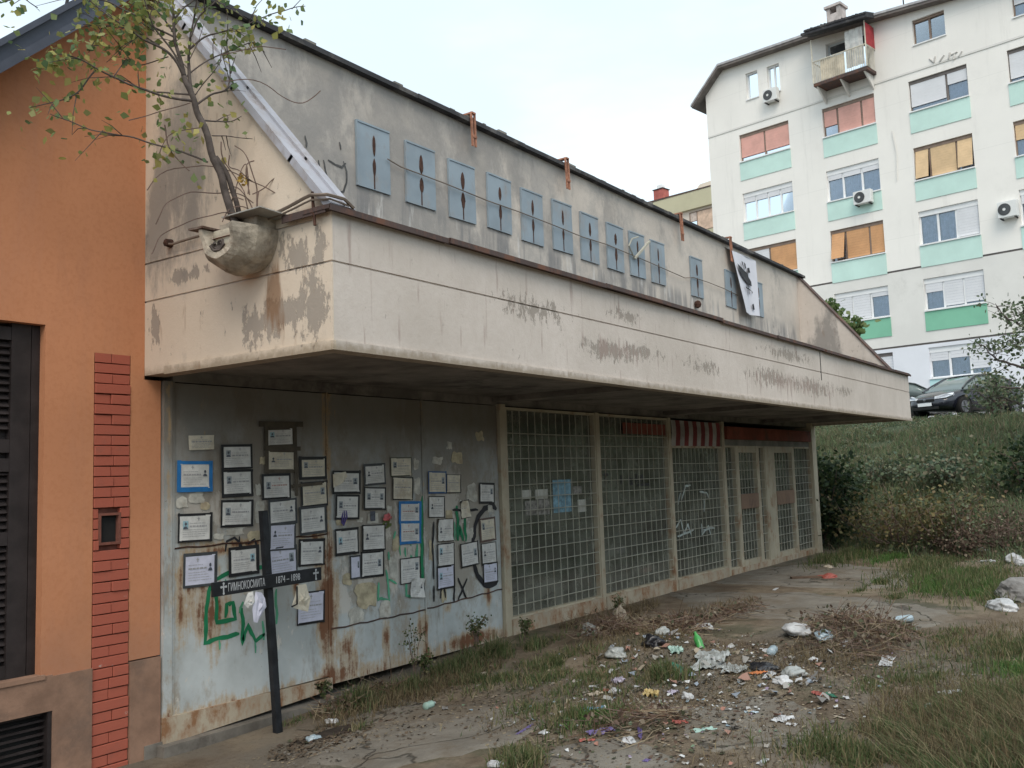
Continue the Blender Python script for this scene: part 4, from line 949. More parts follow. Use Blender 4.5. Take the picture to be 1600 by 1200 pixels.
# ================================================================== parked cars
def m_paint(name, c): 
    s = Mt(name, .25, .2, .6); s.b.inputs['Coat Weight'].default_value = .6; s.b.inputs['Coat Roughness'].default_value = .08
    s.color(s.mix(s.mr(s.noise(6, 5, .7, vec=s.oco()), .4, .8, 0, .35), c, tuple(q*.5+.03 for q in c))); return s.mat
M['tyre'] = simple('tyre_rubber', (.02, .02, .02), .9); M['rim'] = simple('alloy_rim', (.20, .205, .22), .4, .6); M['lens'] = simple('headlight_lens', (.62, .65, .70), .1, spec=.9)
s = Mt('car_glass', .04, 0, .9); s.color((.16, .20, .20)); M['cglass'] = s.mat
def make_car(label, loc, rz, paint, scale=1.0):
    r = thing('parked_car', label, 'car', loc, rz, 'cars parked in front of the flats')
    st = [(-2.13, .55, .70, .62, .42), (-2.05, .45, .98, .80, .34), (-1.6, .35, .98, .86, .2), (-1.1, .24, .96, .88, .17), (0, .22, .95, .89, .17), (.75, .24, .96, .88, .17), (1.25, .26, .92, .87, .17), (1.75, .30, .80, .82, .2), (2.05, .36, .66, .72, .26), (2.16, .42, .58, .60, .36)]
    vs = []; 
    for x, zl, zt, w_, zb in st:
        h = [(w_*.80, zb), (w_*.96, zb+.06), (w_*1.0, (zb+zt)/2-.02), (w_*.985, zt-.12), (w_*.90, zt-.025), (w_*.6, zt+.012), (0, zt+.03)]
        ring = [(x, y, z) for y, z in h] + [(x, -y, z) for y, z in h[:-1][::-1]]
        vs += ring
    n = 13; fs = [(i*n+k, i*n+(k+1) % n, (i+1)*n+(k+1) % n, (i+1)*n+k) for i in range(len(st)-1) for k in range(n)] + [tuple(range(n))[::-1], tuple((len(st)-1)*n+k for k in range(n))]
    mb = MB(); mb.add(vs, fs); b = mb.build('body', paint, r, smooth=True, local=True); sb = b.modifiers.new('s', 'SUBSURF'); sb.levels = sb.render_levels = 1
    # cabin: glass volume, then roof skin and pillars
    cab = [(-1.95, .98, .66, .98), (-1.45, 1.30, .62, .97), (-.9, 1.44, .60, .96), (-.2, 1.48, .60, .96), (.35, 1.40, .60, .96), (.80, 1.19, .63, .95), (1.22, .95, .70, .92)]
    vs = []
    for x, zr, wr, zb in cab: vs += [(x, .80, zb-.05), (x, (.80*.35+wr*.65), (zb+zr)/2+.02), (x, wr, zr-.03), (x, wr*.7, zr), (x, -wr*.7, zr), (x, -wr, zr-.03), (x, -(.80*.35+wr*.65), (zb+zr)/2+.02), (x, -.80, zb-.05)]
    n = 8; fs = [(i*n+k, i*n+(k+1) % n, (i+1)*n+(k+1) % n, (i+1)*n+k) for i in range(len(cab)-1) for k in range(n)] + [tuple(range(n))[::-1], tuple((len(cab)-1)*n+k for k in range(n))]
    MB().add(vs, fs).build('cabin_glass', M['cglass'], r, smooth=True, local=True)
    mb = MB()
    rs = [(-1.50, 1.30, .61), (-.9, 1.455, .61), (-.2, 1.495, .61), (.30, 1.425, .61)]
    for (xa, za, wa), (xb, zb_, wb_) in zip(rs, rs[1:]):
        mb.prism([(xa, wa, za-.03), (xa, wa*.6, za+.012), (xa, -wa*.6, za+.012), (xa, -wa, za-.03)], (0, 0, .0)) if False else mb.add([(xa, wa+.012, za-.04), (xa, wa*.7, za+.012), (xa, -wa*.7, za+.012), (xa, -wa-.012, za-.04), (xb, wb_+.012, zb_-.04), (xb, wb_*.7, zb_+.012), (xb, -wb_*.7, zb_+.012), (xb, -wb_-.012, zb_-.04)], [(0, 1, 5, 4), (1, 2, 6, 5), (2, 3, 7, 6)])
    mb.build('roof_skin', paint, r, smooth=True, local=True)
    mb = MB()
    for sgn in (1, -1):
        mb.tube([(1.25, sgn*.79, .93), (.82, sgn*.68, 1.17), (.32, sgn*.62, 1.385)], .035, 5); mb.tube([(-.35, sgn*.80, .94), (-.40, sgn*.63, 1.45)], .035, 5); mb.tube([(-1.25, sgn*.80, .95), (-1.5, sgn*.63, 1.28)], .07, 5); mb.tube([(.32, sgn*.62, 1.39), (-.2, sgn*.62, 1.45), (-.9, sgn*.62, 1.42), (-1.5, sgn*.62, 1.27)], .03, 5)
    build_each(mb, 'pillar', paint, r, local=True)
    for x in (-1.30, 1.33):
        for sg in (1, -1):
            wa = MB(); wa.lathe([(0, 0), (.355, 0), (.375, .03)], (x, sg*.865, .33), (0, sg, 0), 22); wa.build('wheel_arch', M['tyre'], r, local=True)
            wh = MB(); wh.lathe([(0, .0), (.20, .0), (.30, .02), (.315, -.03), (.315, -.18), (.2, -.2)], (x, sg*.905, .315), (0, sg, 0), 24); W_ = wh.build('wheel', M['tyre'], r, smooth=True, local=True)
            rm = MB(); rm.lathe([(.205, .006), (.19, .012), (.18, -.0), (.04, .004), (.04, .02), (0, .022)], (x, sg*.905, .315), (0, sg, 0), 20)
            for k in range(5):
                a = k*2*math.pi/5; rm.tube([(x, sg*.917, .315), (x+.19*math.cos(a), sg*.915, .315+.19*math.sin(a))], .022, 4)
            rm.build('rim', M['rim'], W_, local=True)
    for sg in (1, -1):
        mb = MB(); pts = [(2.11, sg*.36, .575), (2.10, sg*.36, .66), (1.93, sg*.70, .735), (1.72, sg*.815, .76), (1.80, sg*.83, .68), (2.0, sg*.72, .60)]
        c = Vector((1.95, sg*.62, .70)); P = [Vector(p) + Vector((.05, sg*.02, .02)) for p in pts]
        mb.prism(P, (-.12, -sg*.06, -.04)); mb.build('headlight', M['lens'], r, local=True)
        MB().lathe([(0, -.08), (.07, -.06), (.08, 0), (.07, .06), (0, .07)], (.78, sg*.97, 1.0), (0, 1, 0), 10).build('wing_mirror', paint, r, smooth=True, local=True)
    MB().box(2.10, 2.185, -.33, .33, .52, .60).build('grille', M['tyre'], r, local=True, bevel=.01)
    MB().box(2.12, 2.205, -.5, .5, .25, .34).build('air_intake', M['tyre'], r, local=True, bevel=.01)
    MB().box(2.186, 2.20, -.27, .27, .37, .48).build('number_plate', M['pvc'], r, local=True)
    MB().lathe([(0, 0), (.045, 0), (.05, .01), (0, .02)], (2.18, 0, .585), (1, 0, 0), 12).build('emblem', M['rim'], r, local=True)
    mb = MB(); 
    for sg in (1, -1):
        mb.box(.85, .86, sg*.886-.004, sg*.886+.004, .3, .9); mb.box(-.42, -.41, sg*.894-.004, sg*.894+.004, .3, .92)
    build_each(mb, 'door_gap', M['tyre'], r, local=True)
    return r
cp = gpt(1500, 660)
def car_at(px, D_, **k): d = ray(px, 660); f_ = D_/d.dot(CF) if False else D_; x = d.x*f_; y = d.y*f_; return (x, y, gz(x, y))
def groundpt(px, dist):
    d = ray(px, 700); h = Vector((d.x, d.y, 0)).normalized()*dist; return (h.x, h.y, gz(h.x, h.y)+.01)
a = groundpt(1517, 36.6)
a = (a[0], a[1], a[2]+.03)
make_car('black hatchback with pale headlight parked on the bank in front of the flats', a, math.radians(153), m_paint('blue_black_car_paint', (.018, .020, .032)))
a = groundpt(1408, 39.0)
a = (a[0], a[1], a[2]+.1)
make_car('dark green car mostly hidden behind the right end of the canopy', a, math.radians(-35), m_paint('dark_green_car_paint', (.02, .032, .032)))
# ================================================================== death notices on the steel doors
M['paper'] = simple('white_notice_paper', (.62, .62, .60), .9, var=.16, scale=12, dirt=(.52, .50, .46), dscale=7)
M['paperc'] = simple('cream_notice_paper', (.60, .56, .46), .9, var=.15, scale=12, dirt=(.45, .38, .28), dscale=7)
M['paperl'] = simple('lilac_notice_paper', (.58, .59, .70), .9, var=.10, scale=12)
M['tblack'] = simple('black_tape', (.018, .018, .02), .45, var=.3, scale=9)
M['tgrey'] = simple('grey_black_tape', (.055, .06, .065), .5, var=.3, scale=9)
M['tblue'] = simple('bright_blue_tape', (.02, .16, .42), .5, var=.2, scale=9)
M['tdblue'] = simple('dull_blue_tape', (.035, .10, .24), .5, var=.2, scale=9)
M['tbrown'] = simple('brown_parcel_tape', (.075, .060, .042), .5, var=.3, scale=9)
M['tolive'] = simple('olive_grey_tape', (.10, .105, .08), .6, var=.3, scale=9)
M['tred'] = simple('faded_brown_tape', (.12, .08, .07), .6, var=.3, scale=9)
M['ink'] = simple('grey_print', (.36, .36, .37), .9, var=.2, scale=30); M['inkred'] = simple('red_grey_print', (.46, .30, .27), .9, scale=30)
M['photo'] = simple('photo_background', (.30, .34, .36), .6, var=.3, scale=30); M['photod'] = simple('dark_photo', (.09, .10, .125), .6, var=.4, scale=30); M['bluewash'] = simple('blue_tint_photo', (.30, .48, .55), .6, var=.2, scale=30)
NI = 0
def notice(x0, y0, x1, y1, label, tape='tblack', tw=.022, paper='paper', port=('l', 'photod'), rot=None, lift=.004, text=True, onframe=True, ink='ink'):
    global NI; NI += 1
    a = onY(x0, y0); b = onY(x1, y1); w_ = b.x-a.x; h_ = a.z-b.z; cx, cz = (a.x+b.x)/2, (a.z+b.z)/2
    rot = random.uniform(-.045, .045) if rot is None else rot
    y = WY - .0215 - (NI % 6)*.0016
    AX = Vector((math.cos(rot), 0, math.sin(rot))); AZ = Vector((-math.sin(rot), 0, math.cos(rot))); AY = Vector((0, 1, 0)); C = Vector((cx, y, cz))
    t = thing('death_notice', label, 'notice', (cx, y, cz), group='death notices taped to the steel doors')
    sd = random.random()*50
    iw, ih = (w_/2-tw*.8, h_/2-tw*.8) if tw else (w_/2, h_/2)
    nxg, nzg = 6, 5; vs = []
    for j in range(nzg+1):
        for i in range(nxg+1):
            u, v = i/nxg*2-1, j/nzg*2-1
            d = lift*.9*(mnoise.noise(Vector((u*1.6+sd, v*1.6, 0)))+.3) + lift*2.2*max(0, u*v*math.copysign(1, math.sin(sd))-.45)
            vs.append(C + AX*(u*iw) + AZ*(v*ih) - AY*(max(0, d)*(1 if not tw else .6)))
    mb = MB(); mb.add(vs, [(j*(nxg+1)+i, j*(nxg+1)+i+1, (j+1)*(nxg+1)+i+1, (j+1)*(nxg+1)+i) for j in range(nzg) for i in range(nxg)])
    mb.build('sheet', M[paper], t)
    if tw:
        mb = MB(); J = lambda: random.uniform(-.004, .004)
        for k, (u0, u1, v0, v1) in enumerate(((-w_/2+J(), w_/2+J(), h_/2-tw+J(), h_/2+J()), (-w_/2+J(), w_/2+J(), -h_/2+J(), -h_/2+tw+J()), (-w_/2+J(), -w_/2+tw+J(), -h_/2+J(), h_/2+J()), (w_/2-tw+J(), w_/2+J(), -h_/2+J(), h_/2+J()))):
            dy = -.0022 - .0004*k
            mb.add([C+AX*u0+AZ*v0+AY*dy, C+AX*(u1)+AZ*(v0+J()*.5)+AY*dy, C+AX*u1+AZ*v1+AY*dy, C+AX*(u0)+AZ*(v1+J()*.5)+AY*dy], [(0, 1, 2, 3)])
        mb.build('tape_border', M[tape], t)
    yy = -.0042
    def rc(mb, u0, u1, v0, v1, e=0): mb.add([C+AX*u+AZ*v+AY*(yy-e) for u, v in ((u0, v0), (u1, v0), (u1, v1), (u0, v1))], [(0, 1, 2, 3)])
    if port:
        side, pm = port
        for sd_ in side:
            pc = -iw*.62 if sd_ == 'l' else iw*.66; pz = ih*.22*random.uniform(.3, 1.6); pw, ph = iw*.17, ih*.32
            if pm != 'head': mb = MB(); rc(mb, pc-pw, pc+pw, pz-ph, pz+ph); mb.build('portrait', M['photo' if pm == 'photod' else pm], t)
            mb = MB(); e = .0006
            mb.add([C+AX*(pc+pw*.45*math.cos(q*math.pi/5))+AZ*(pz+ph*.25+ph*.42*math.sin(q*math.pi/5))+AY*(yy-e) for q in range(10)], [tuple(range(10))])
            mb.add([C+AX*(pc+u*pw)+AZ*(pz+v*ph)+AY*(yy-e) for u, v in ((-.9, -.98), (.9, -.98), (.6, -.45), (.2, -.3), (-.2, -.3), (-.6, -.45))], [(0, 1, 2, 3, 4, 5)])
            mb.build('portrait_figure', M['photod'], t)
    if text:
        mb = MB(); lo = -iw*.8; hi = iw*.8
        if port and 'l' in port[0]: lo = -iw*.36
        if port and 'r' in port[0]: hi = iw*.42
        v = ih*.12
        rc(mb, (lo+hi)/2-.004, (lo+hi)/2+.003, ih*.55, ih*.85); rc(mb, (lo+hi)/2-.013, (lo+hi)/2+.012, ih*.70, ih*.76, .0003)
        u = lo
        while u < hi: l = random.uniform(.012, .035); rc(mb, u, min(hi, u+l), v-.006, v+.006); u += l+.006
        stuff(mb.build('name_print', M[ink], t))
        mb = MB()
        for v in (ih*.36, -ih*.15, -ih*.32, -ih*.5, -ih*.68):
            u = -iw*.8 if v < 0 else lo
            e_ = iw*.8 if v < 0 else hi
            e_ -= random.uniform(0, iw*.5)
            while u < e_: l = random.uniform(.01, .04); rc(mb, u, min(e_, u+l), v-.0018, v+.0018); u += l+.005
        stuff(mb.build('small_print', M['ink'], t))
    return t
N_ = notice
N_(292, 680, 331.5, 703, 'small unframed white notice with a bold heading, top left of the first steel door', None, 0, 'paperc', None)
N_(273.8, 720, 329, 767, 'blue-taped death notice at the left edge of the first steel door', 'tblue', .034, 'paper', ('r', 'head'))
N_(274, 803, 328, 845, 'black-framed death notice at the left edge, below the blue-taped one and torn glue', 'tblack', .022, 'paper', ('l', 'bluewash'))
N_(342, 694, 391, 733, 'black-framed notice with reddish portrait, top of the second stack on the first door', 'tblack', .022, 'paper', ('l', 'photod'))
N_(342.7, 734, 392, 775, 'black-framed notice in the middle of the second stack on the first door', 'tblack', .024, 'paper', ('l', 'photo'))
N_(341.5, 782, 393, 821.5, 'black-framed notice with a square dark portrait, bottom of the second stack on the first door', 'tblack', .022, 'paper', ('l', 'photod'))
N_(410, 664, 459, 701, 'highest notice on the first door, framed in long brown tape ends', 'tbrown', .038, 'paper', ('l', 'bluewash'))
N_(411.5, 700, 460.5, 738.6, 'yellowed notice in brown tape just below the highest one', 'tbrown', .036, 'paperc', ('l', 'head'))
N_(406, 741, 450.7, 779.5, 'thin black framed notice with red print below the two brown-taped ones', 'tblack', .017, 'paper', ('l', 'photod'), ink='inkred')
N_(416, 780.6, 460.5, 818, 'grey-framed notice above the cross, portrait at its right', 'tgrey', .022, 'paper', ('r', 'head'))
N_(416, 819, 459, 858, 'grey-framed lilac notice beside the upper black cross post', 'tgrey', .020, 'paperl', ('l', 'head'))
N_(465, 713.5, 508, 749, 'cream notice in wide black tape, top of the stack at the first door right edge', 'tblack', .026, 'paperc', ('l', 'photo'))
N_(467, 752.6, 509.5, 790, 'cream notice, second from the top at the right edge of the first door', 'tblack', .020, 'paperc', ('r', 'photod'))
N_(464.5, 792, 507.6, 832, 'grey-framed notice, third from the top at the right edge of the first door', 'tgrey', .024, 'paper', ('r', 'head'))
N_(463.5, 844, 504.6, 881.5, 'dark-framed notice above the right arm of the black cross', 'tblack', .020, 'paper', ('r', 'head'))
N_(415.5, 856, 460.5, 897, 'lilac-white notice with a portrait drawing, right behind the joint of the cross', 'tgrey', .014, 'paperl', ('r', 'photod'))
N_(353, 855.4, 401, 895.6, 'black-framed notice with blue portrait above the left arm of the black cross', 'tblack', .030, 'paper', ('r', 'bluewash'))
N_(283.5, 866.5, 336, 913, 'grey-framed lilac notice low at the left edge of the first door, left of the cross', 'tgrey', .022, 'paperl', ('r', 'head'))
N_(461, 926.5, 504.6, 970, 'lowest notice on the first door, below the right arm of the cross', 'tblack', .016, 'paperl', None)
FL = N_(516, 735.4, 561, 771, 'black-taped notice with a torn folded-over sheet, top left of the second door', 'tblack', .026, 'paper', ('r', 'photo'))
def flap(t, pts, mat='paperc'):
    y = t.location.y-.008; P = [onY(a, b, y) for a, b in pts]; P = [p+Vector((0, -.018*(i % 2), 0)) for i, p in enumerate(P)]
    MB().add(P, [tuple(range(len(P)))]).build('torn_flap', M[mat], t)
flap(FL, [(520, 741), (538, 737), (543, 744), (533, 755), (521, 762)])
N_(565, 724.4, 599.4, 757.7, 'grey-framed notice at the top of the middle stack on the second door', 'tgrey', .022, 'paper', ('l', 'head'))
N_(564.6, 761.5, 600, 795.8, 'black-framed notice with two portraits on the second door', 'tblack', .020, 'paper', ('lr', 'photod'))
N_(519.8, 774, 558, 810, 'black-framed notice under the torn one on the second door', 'tblack', .022, 'paper', ('l', 'photod'))
N_(607, 714.6, 641, 744.8, 'thin olive-framed cream notice, highest at the right of the second door', 'tolive', .012, 'paperc', ('l', 'photod'))
N_(610, 745.8, 642.7, 780.8, 'sand-coloured notice in a thin black frame above the two blue-taped ones', 'tblack', .012, 'paperc', None)
N_(620, 784, 655.6, 816.7, 'upper one of the two blue-taped notices on the second door', 'tblue', .030, 'paper', ('r', 'photo'), ink='inkred')
N_(620.8, 815.6, 655, 848, 'lower one of the two blue-taped notices on the second door', 'tblue', .026, 'paper', ('r', 'photo'), ink='inkred')
N_(519.5, 827, 557.5, 864.5, 'black-framed notice below the purple ribbon at the left of the second door', 'tblack', .022, 'paper', ('l', 'bluewash'))
N_(561.8, 821, 599, 858, 'thin black framed notice just below the pink flower on the second door', 'tblack', .016, 'paper', ('l', 'head'))
N_(561, 863, 597.5, 898.8, 'black-framed notice at the bottom of the middle stack on the second door', 'tblack', .018, 'paper', ('r', 'photod'))
N_(543.8, 868.8, 561, 903, 'narrow lilac notice with dark blue frame, half covered by its right neighbour', 'tgrey', .016, 'paperl', ('r', 'photod'), text=False)
N_(621.8, 873, 654.5, 908.8, 'torn-cornered notice low on the right of the second door, its tape hanging loose', 'tblack', .013, 'paper', ('r', 'photod'))
N_(637.5, 905, 658.8, 931, 'loose frameless slip hanging below the torn-cornered notice', None, 0, 'paper', ('r', 'head'), lift=.03, rot=-.12)
N_(665.6, 736.5, 694.8, 770.8, 'notice with thin dull blue frame at the top left of the third door', 'tdblue', .016, 'paperc', ('r', 'photod'))
N_(693.8, 741.7, 717, 769.8, 'faded brownish notice right of the dull blue framed one on the third door', 'tblack', .009, 'paperc', None)
N_(666.7, 776, 692.7, 808, 'thin-framed notice under the dull blue one on the third door', 'tblack', .012, 'paper', ('l', 'head'))
N_(745.8, 755, 770.4, 785.8, 'black-framed notice highest at the right edge of the third door', 'tblack', .020, 'paper', ('r', 'photod'))
N_(680, 811, 706, 845, 'crumpled notice with brown-black frame in the left stack of the third door', 'tbrown', .014, 'paper', ('l', 'head'), lift=.02)
N_(746, 809.5, 772, 844.5, 'notice framed in wide faded brown tape at the right edge of the third door', 'tred', .024, 'paperc', ('l', 'photo'))
N_(680, 850, 707, 882, 'plain-edged notice second from the bottom in the left stack of the third door', 'tblack', .010, 'paper', ('l', 'bluewash'))
N_(716, 848.8, 745, 882.5, 'tilted black-taped notice in the middle of the third door beside the black painted arc', 'tblack', .015, 'paper', ('r', 'photo'), rot=.05)
N_(749.5, 848.8, 773.8, 880, 'dark-framed notice below the brown-taped one at the right edge of the third door', 'tblack', .012, 'paper', ('l', 'head'))
N_(752, 880.5, 775.8, 909, 'lilac notice in dark blue-black frame, lowest at the right edge of the third door', 'tblack', .018, 'paperl', ('r', 'head'))
N_(679.5, 885, 708, 917.5, 'black-framed lilac notice at the bottom of the left stack on the third door', 'tblack', .018, 'paperl', ('l', 'bluewash'))
N_(716, 782, 731, 809, 'small torn notice with a red stained corner in the middle of the third door', 'tblack', .008, 'paperc', None, lift=.03, rot=.1)
# loose ends of brown tape round the two highest notices
mb = MB(); y = WY-.031
def strip(mb, p, q_, wd, y): 
    a, b = onY(*p), onY(*q_); d = (b-a); d.y = 0; d.normalize(); n = Vector((-d.z, 0, d.x))*wd/2
    mb.add([(v.x, y, v.z) for v in (a+n, b+n*.9, b-n, a-n*.9)], [(0, 1, 2, 3)])
strip(mb, (400.5, 663), (470, 663), .05, y); strip(mb, (413, 664), (413, 738), .035, y-.0006); strip(mb, (457, 664), (460, 775), .04, y-.0006); strip(mb, (409, 701), (466, 701), .04, y-.0012); strip(mb, (452, 760), (500, 755), .03, y-.0018)
tag(mb.build('brown_tape', M['tbrown']), 'loose strips of brown tape crossing round the two highest notices of the first door', 'tape')
# old torn paper left on the doors
def torn(px, py, rw, rh, mat, seed):
    c = onY(px, py); n = 16; pts = []
    for k in range(n):
        a = k*2*math.pi/n; r = 1+.5*mnoise.noise(Vector((math.cos(a)*1.7+seed, math.sin(a)*1.7, seed)))
        r *= 1/max(abs(math.cos(a)), abs(math.sin(a)))**.7 * .8
        pts.append((c.x+rw*r*math.cos(a), c.z+rh*r*math.sin(a)))
    y = WY-.0162-.0001*(seed % 7)
    mb = MB(); mb.add([(x, y - .004*max(0, mnoise.noise(Vector((x*9, z*9, seed)))), z) for x, z in pts], [tuple(range(n))]); return mb
k = 0
M['glue'] = simple('old_glued_paper', (.50, .49, .44), .95, var=.35, scale=9, dirt=(.34, .30, .24), dscale=9)
M['glue2'] = simple('old_yellow_paper', (.48, .42, .29), .95, var=.35, scale=9, dirt=(.36, .28, .20), dscale=9)
rem = MB()
R_ = [(283, 785, .07, .05), (305, 778, .09, .05), (318, 790, .06, .04), (340, 838, .07, .03), (366, 830, .12, .035), (395, 838, .09, .05), (404, 800, .06, .12), (402, 765, .04, .06), (409, 720, .05, .04), (455, 775, .05, .06), (385, 920, .06, .05), (533, 815, .09, .04), (580, 810, .1, .06), (606, 800, .05, .07), (570, 930, .18, .16), (556, 960, .12, .10), (600, 950, .10, .10), (616, 850, .06, .1), (612, 885, .07, .14), (640, 860, .05, .06), (540, 905, .08, .06), (650, 760, .06, .1), (648, 725, .05, .07), (712, 715, .12, .08), (682, 720, .1, .05), (700, 697, .06, .05), (748, 682, .09, .07), (735, 770, .13, .13), (722, 800, .1, .15), (700, 810, .07, .1), (732, 835, .09, .1), (690, 905, .08, .1), (672, 860, .05, .12), (764, 795, .06, .05), (560, 812, .06, .03), (692, 930, .05, .1)]
for i, (a, b, c, d) in enumerate(R_):
    m_ = torn(a, b, c*1.0, d*1.0, None, i); rem.add(m_.v, m_.f, i % 3 == 2)
stuff(rem.build('paper_remnants', [M['glue'], M['glue2']], SH))
# dark photo square, purple ribbon, pink flower on the second door
p = onY(580, 806); MB().box(p.x-.035, p.x+.03, WY-.026, WY-.022, p.z-.05, p.z+.045).build('portrait_card', M['photod']).update_tag()
o = [o for o in COL.objects if o.name == 'portrait_card'][0]; tag(o, 'small dark portrait card left of the pink flower on the second door', 'photograph')
mb = MB(); p = onY(533, 806)
for k in range(3): mb.tube([p+Vector((.0+.02*k, -.025, .05)), p+Vector((-.02+.03*k, -.035, -.01)), p+Vector((.01*k-.02, -.03, -.07-.01*k))], .008, 5)
tag(mb.build('ribbon', simple('purple_ribbon', (.09, .07, .22), .6)), 'small purple ribbon tied under a notice at the left of the second door', 'ribbon')
p = onY(600, 808); fl = thing('plastic_flower', 'pink plastic rose with green leaves pinned to the second steel door', 'flower', (p.x, WY-.03, p.z))
mb = MB()
for k in range(14):
    a = k*2.4; r = .008+.0034*k; c = Vector((p.x+r*math.cos(a), WY-.05-.02*(1-k/14), p.z+r*math.sin(a)*.7)); n_ = Vector((math.cos(a), -.8, math.sin(a))).normalized(); a1 = n_.orthogonal().normalized(); a2 = n_.cross(a1)
    mb.add([c+a1*.022*math.cos(q*math.pi/3)+a2*.018*math.sin(q*math.pi/3)+n_*.004*(q % 2) for q in range(6)], [(0, 1, 2, 3, 4, 5)])
mb.build('petals', simple('faded_pink_petals', (.62, .16, .17), .7, var=.4, scale=30), fl)
mb = MB()
for k in range(16):
    a = random.uniform(0, 6.3); r = random.uniform(.02, .075); c = Vector((p.x+.01+r*math.cos(a)*.8, WY-.035, p.z-.05+r*math.sin(a)*.7)); th = random.uniform(0, 3); d1 = Vector((math.cos(th), -.3, math.sin(th)))*.025; d2 = Vector((-math.sin(th), .2, math.cos(th)))*.012
    mb.add([c-d1, c-d2, c+d1, c+d2], [(0, 1, 2, 3)])
mb.tube([p+Vector((0, -.04+.0, 0)), p+Vector((.02, -.03, -.1))], .004, 4); mb.build('leaves', simple('plastic_flower_leaves', (.10, .13, .04), .7), fl)

# ================================================================== the black wooden cross
M['blackwood'] = simple('black_painted_wood', (.016, .018, .022), .5, var=.5, scale=8, bump=.25)
M['whitepaint'] = simple('white_brush_lettering', (.42, .44, .46), .8, var=.15, scale=20)
cb = gpt(436, 1145); YC = cb.y; tp_ = onY(411, 798, YC+.08)
CRX = thing('wooden_cross', 'black wooden cross with painted name board, standing in the dirt against the first steel door', 'cross', tuple(cb))
pa = Vector((cb.x, cb.y, cb.z-.15)); pb = Vector((tp_.x, tp_.y, tp_.z))
az = (pb-pa).normalized(); ax = Vector((1, 0, 0)); ax = (ax - az*ax.dot(az)).normalized(); ay = az.cross(ax)
mb = MB(); L = (pb-pa).length
nseg = 12; sec = []
for k in range(nseg+1):
    t = L*k/nseg; wv_ = .030+.003*mnoise.noise(Vector((t*4, 0, 0))); of = ax*.004*mnoise.noise(Vector((t*3, 9, 0)))
    sec += [pa+az*t+of+ax*sx*wv_+ay*sy*.024 for sx, sy in ((-1, -1), (1, -1), (1, 1), (-1, 1))]
mb.add(sec, [(i*4+k, i*4+(k+1) % 4, (i+1)*4+(k+1) % 4, (i+1)*4+k) for i in range(nseg) for k in range(4)] + [(3, 2, 1, 0), tuple(nseg*4+k for k in range(4))])
mb.build('post', M['blackwood'], CRX)
YB = pa.lerp(pb, .62).y-.045
l = onY(331, 922, YB); r = onY(501, 896, YB); bx = (r-l); Lb = bx.length; bx.normalize(); bz = Vector((-bx.z, 0, bx.x)); hb = .055
mb = MB(); mb.fbox(l, bx, Vector((0, 1, 0)), bz, 0, Lb, -.012, .012, -hb, hb); bd = mb.build('name_board', M['blackwood'], CRX, bevel=.004)
def text(body, u, v, size, mat, par, O, ax_, az_, y, sx=1.0, shear=0, bold=.0, name='lettering'):
    cu = bpy.data.curves.new(name, 'FONT'); cu.body = body; cu.size = size; cu.extrude = .0006; cu.shear = shear; cu.offset = bold; cu.resolution_u = 3
    ob = bpy.data.objects.new(name, cu); COL.objects.link(ob); bpy.context.view_layer.update()
    me = bpy.data.meshes.new_from_object(ob.evaluated_get(bpy.context.evaluated_depsgraph_get())); bpy.data.objects.remove(ob)
    off = WL.get(par.name, Vector()); 
    for vtx in me.vertices:
        c = vtx.co.copy(); P = O + ax_*(u+c.x*sx) + az_*(v+c.y); vtx.co = Vector((P.x, y - c.z, P.z)) - off
    me.materials.clear(); me.materials.append(mat); return link(name, me, par)
yb = YB-.0130
text('ГИМНОКОСМИТА', Lb*.125, -.028, .088, M['whitepaint'], bd, l, bx, bz, yb, sx=.47, bold=.0003)
text('1874 – 1898', Lb*.545, -.024, .080, M['whitepaint'], bd, l, bx, bz, yb, sx=.66, bold=.0002)
for uc in (.088, .94):
    mb = MB(); u = Lb*uc
    def rr(u0, u1, v0, v1, e): mb.add([l+bx*a+bz*b+Vector((0, -.0135-e, 0)) for a, b in ((u0, v0), (u1, v0), (u1, v1), (u0, v1))], [(0, 1, 2, 3)])
    rr(u-.006, u+.006, -.038, .038, 0); rr(u-.022, u+.022, .006, .018, .0005)
    for du, dv in ((0, .038), (0, -.038), (-.022, .012), (.022, .012)):
        c = l+bx*(u+du)+bz*dv+Vector((0, -.0145-.0003*abs(du+dv)*20, 0)); mb.add([c+bx*.010*math.cos(q*math.pi/4)+bz*.010*math.sin(q*math.pi/4) for q in range(8)], [tuple(range(8))])
    mb.build('painted_cross', M['whitepaint'], bd)
# crumpled papers hanging on the board
def hang(pts, mat, label, cat='paper', y0=YB, name='hanging_paper', edge=None):
    P = [onY(a, b, y0) for a, b in pts]; c = sum(P, Vector())/len(P); t = thing(name, label, cat, tuple(P[0]))
    mb = MB(); n = len(P); rings = []
    for f_, dd in ((1, 0), (.6, .02), (.25, .035)):
        rings.append([c.lerp(p_, f_)+Vector((0, -dd*mnoise.noise(p_*11+Vector((f_*3, 0, 0)))-.01-dd*.4, 0)) for p_ in P])
    vs = [q for r_ in rings for q in r_]+[c+Vector((0, -.04, 0))]
    fs = [(i*n+k, i*n+(k+1) % n, (i+1)*n+(k+1) % n, (i+1)*n+k) for i in range(2) for k in range(n)] + [(2*n+k, 2*n+(k+1) % n, 3*n) for k in range(n)]
    mb.add(vs, fs); mb.build('sheet', mat, t)
    if edge: mb = MB(); mb.tube([onY(a, b, y0-.03) for a, b in edge], .008, 5); mb.build('tape_border', M['tblack'], t)
    return t
hang([(386, 926), (394, 924), (398, 940), (391, 950), (386, 950), (380, 944)], M['paper'], 'small white paper flap hanging under the left arm of the cross')
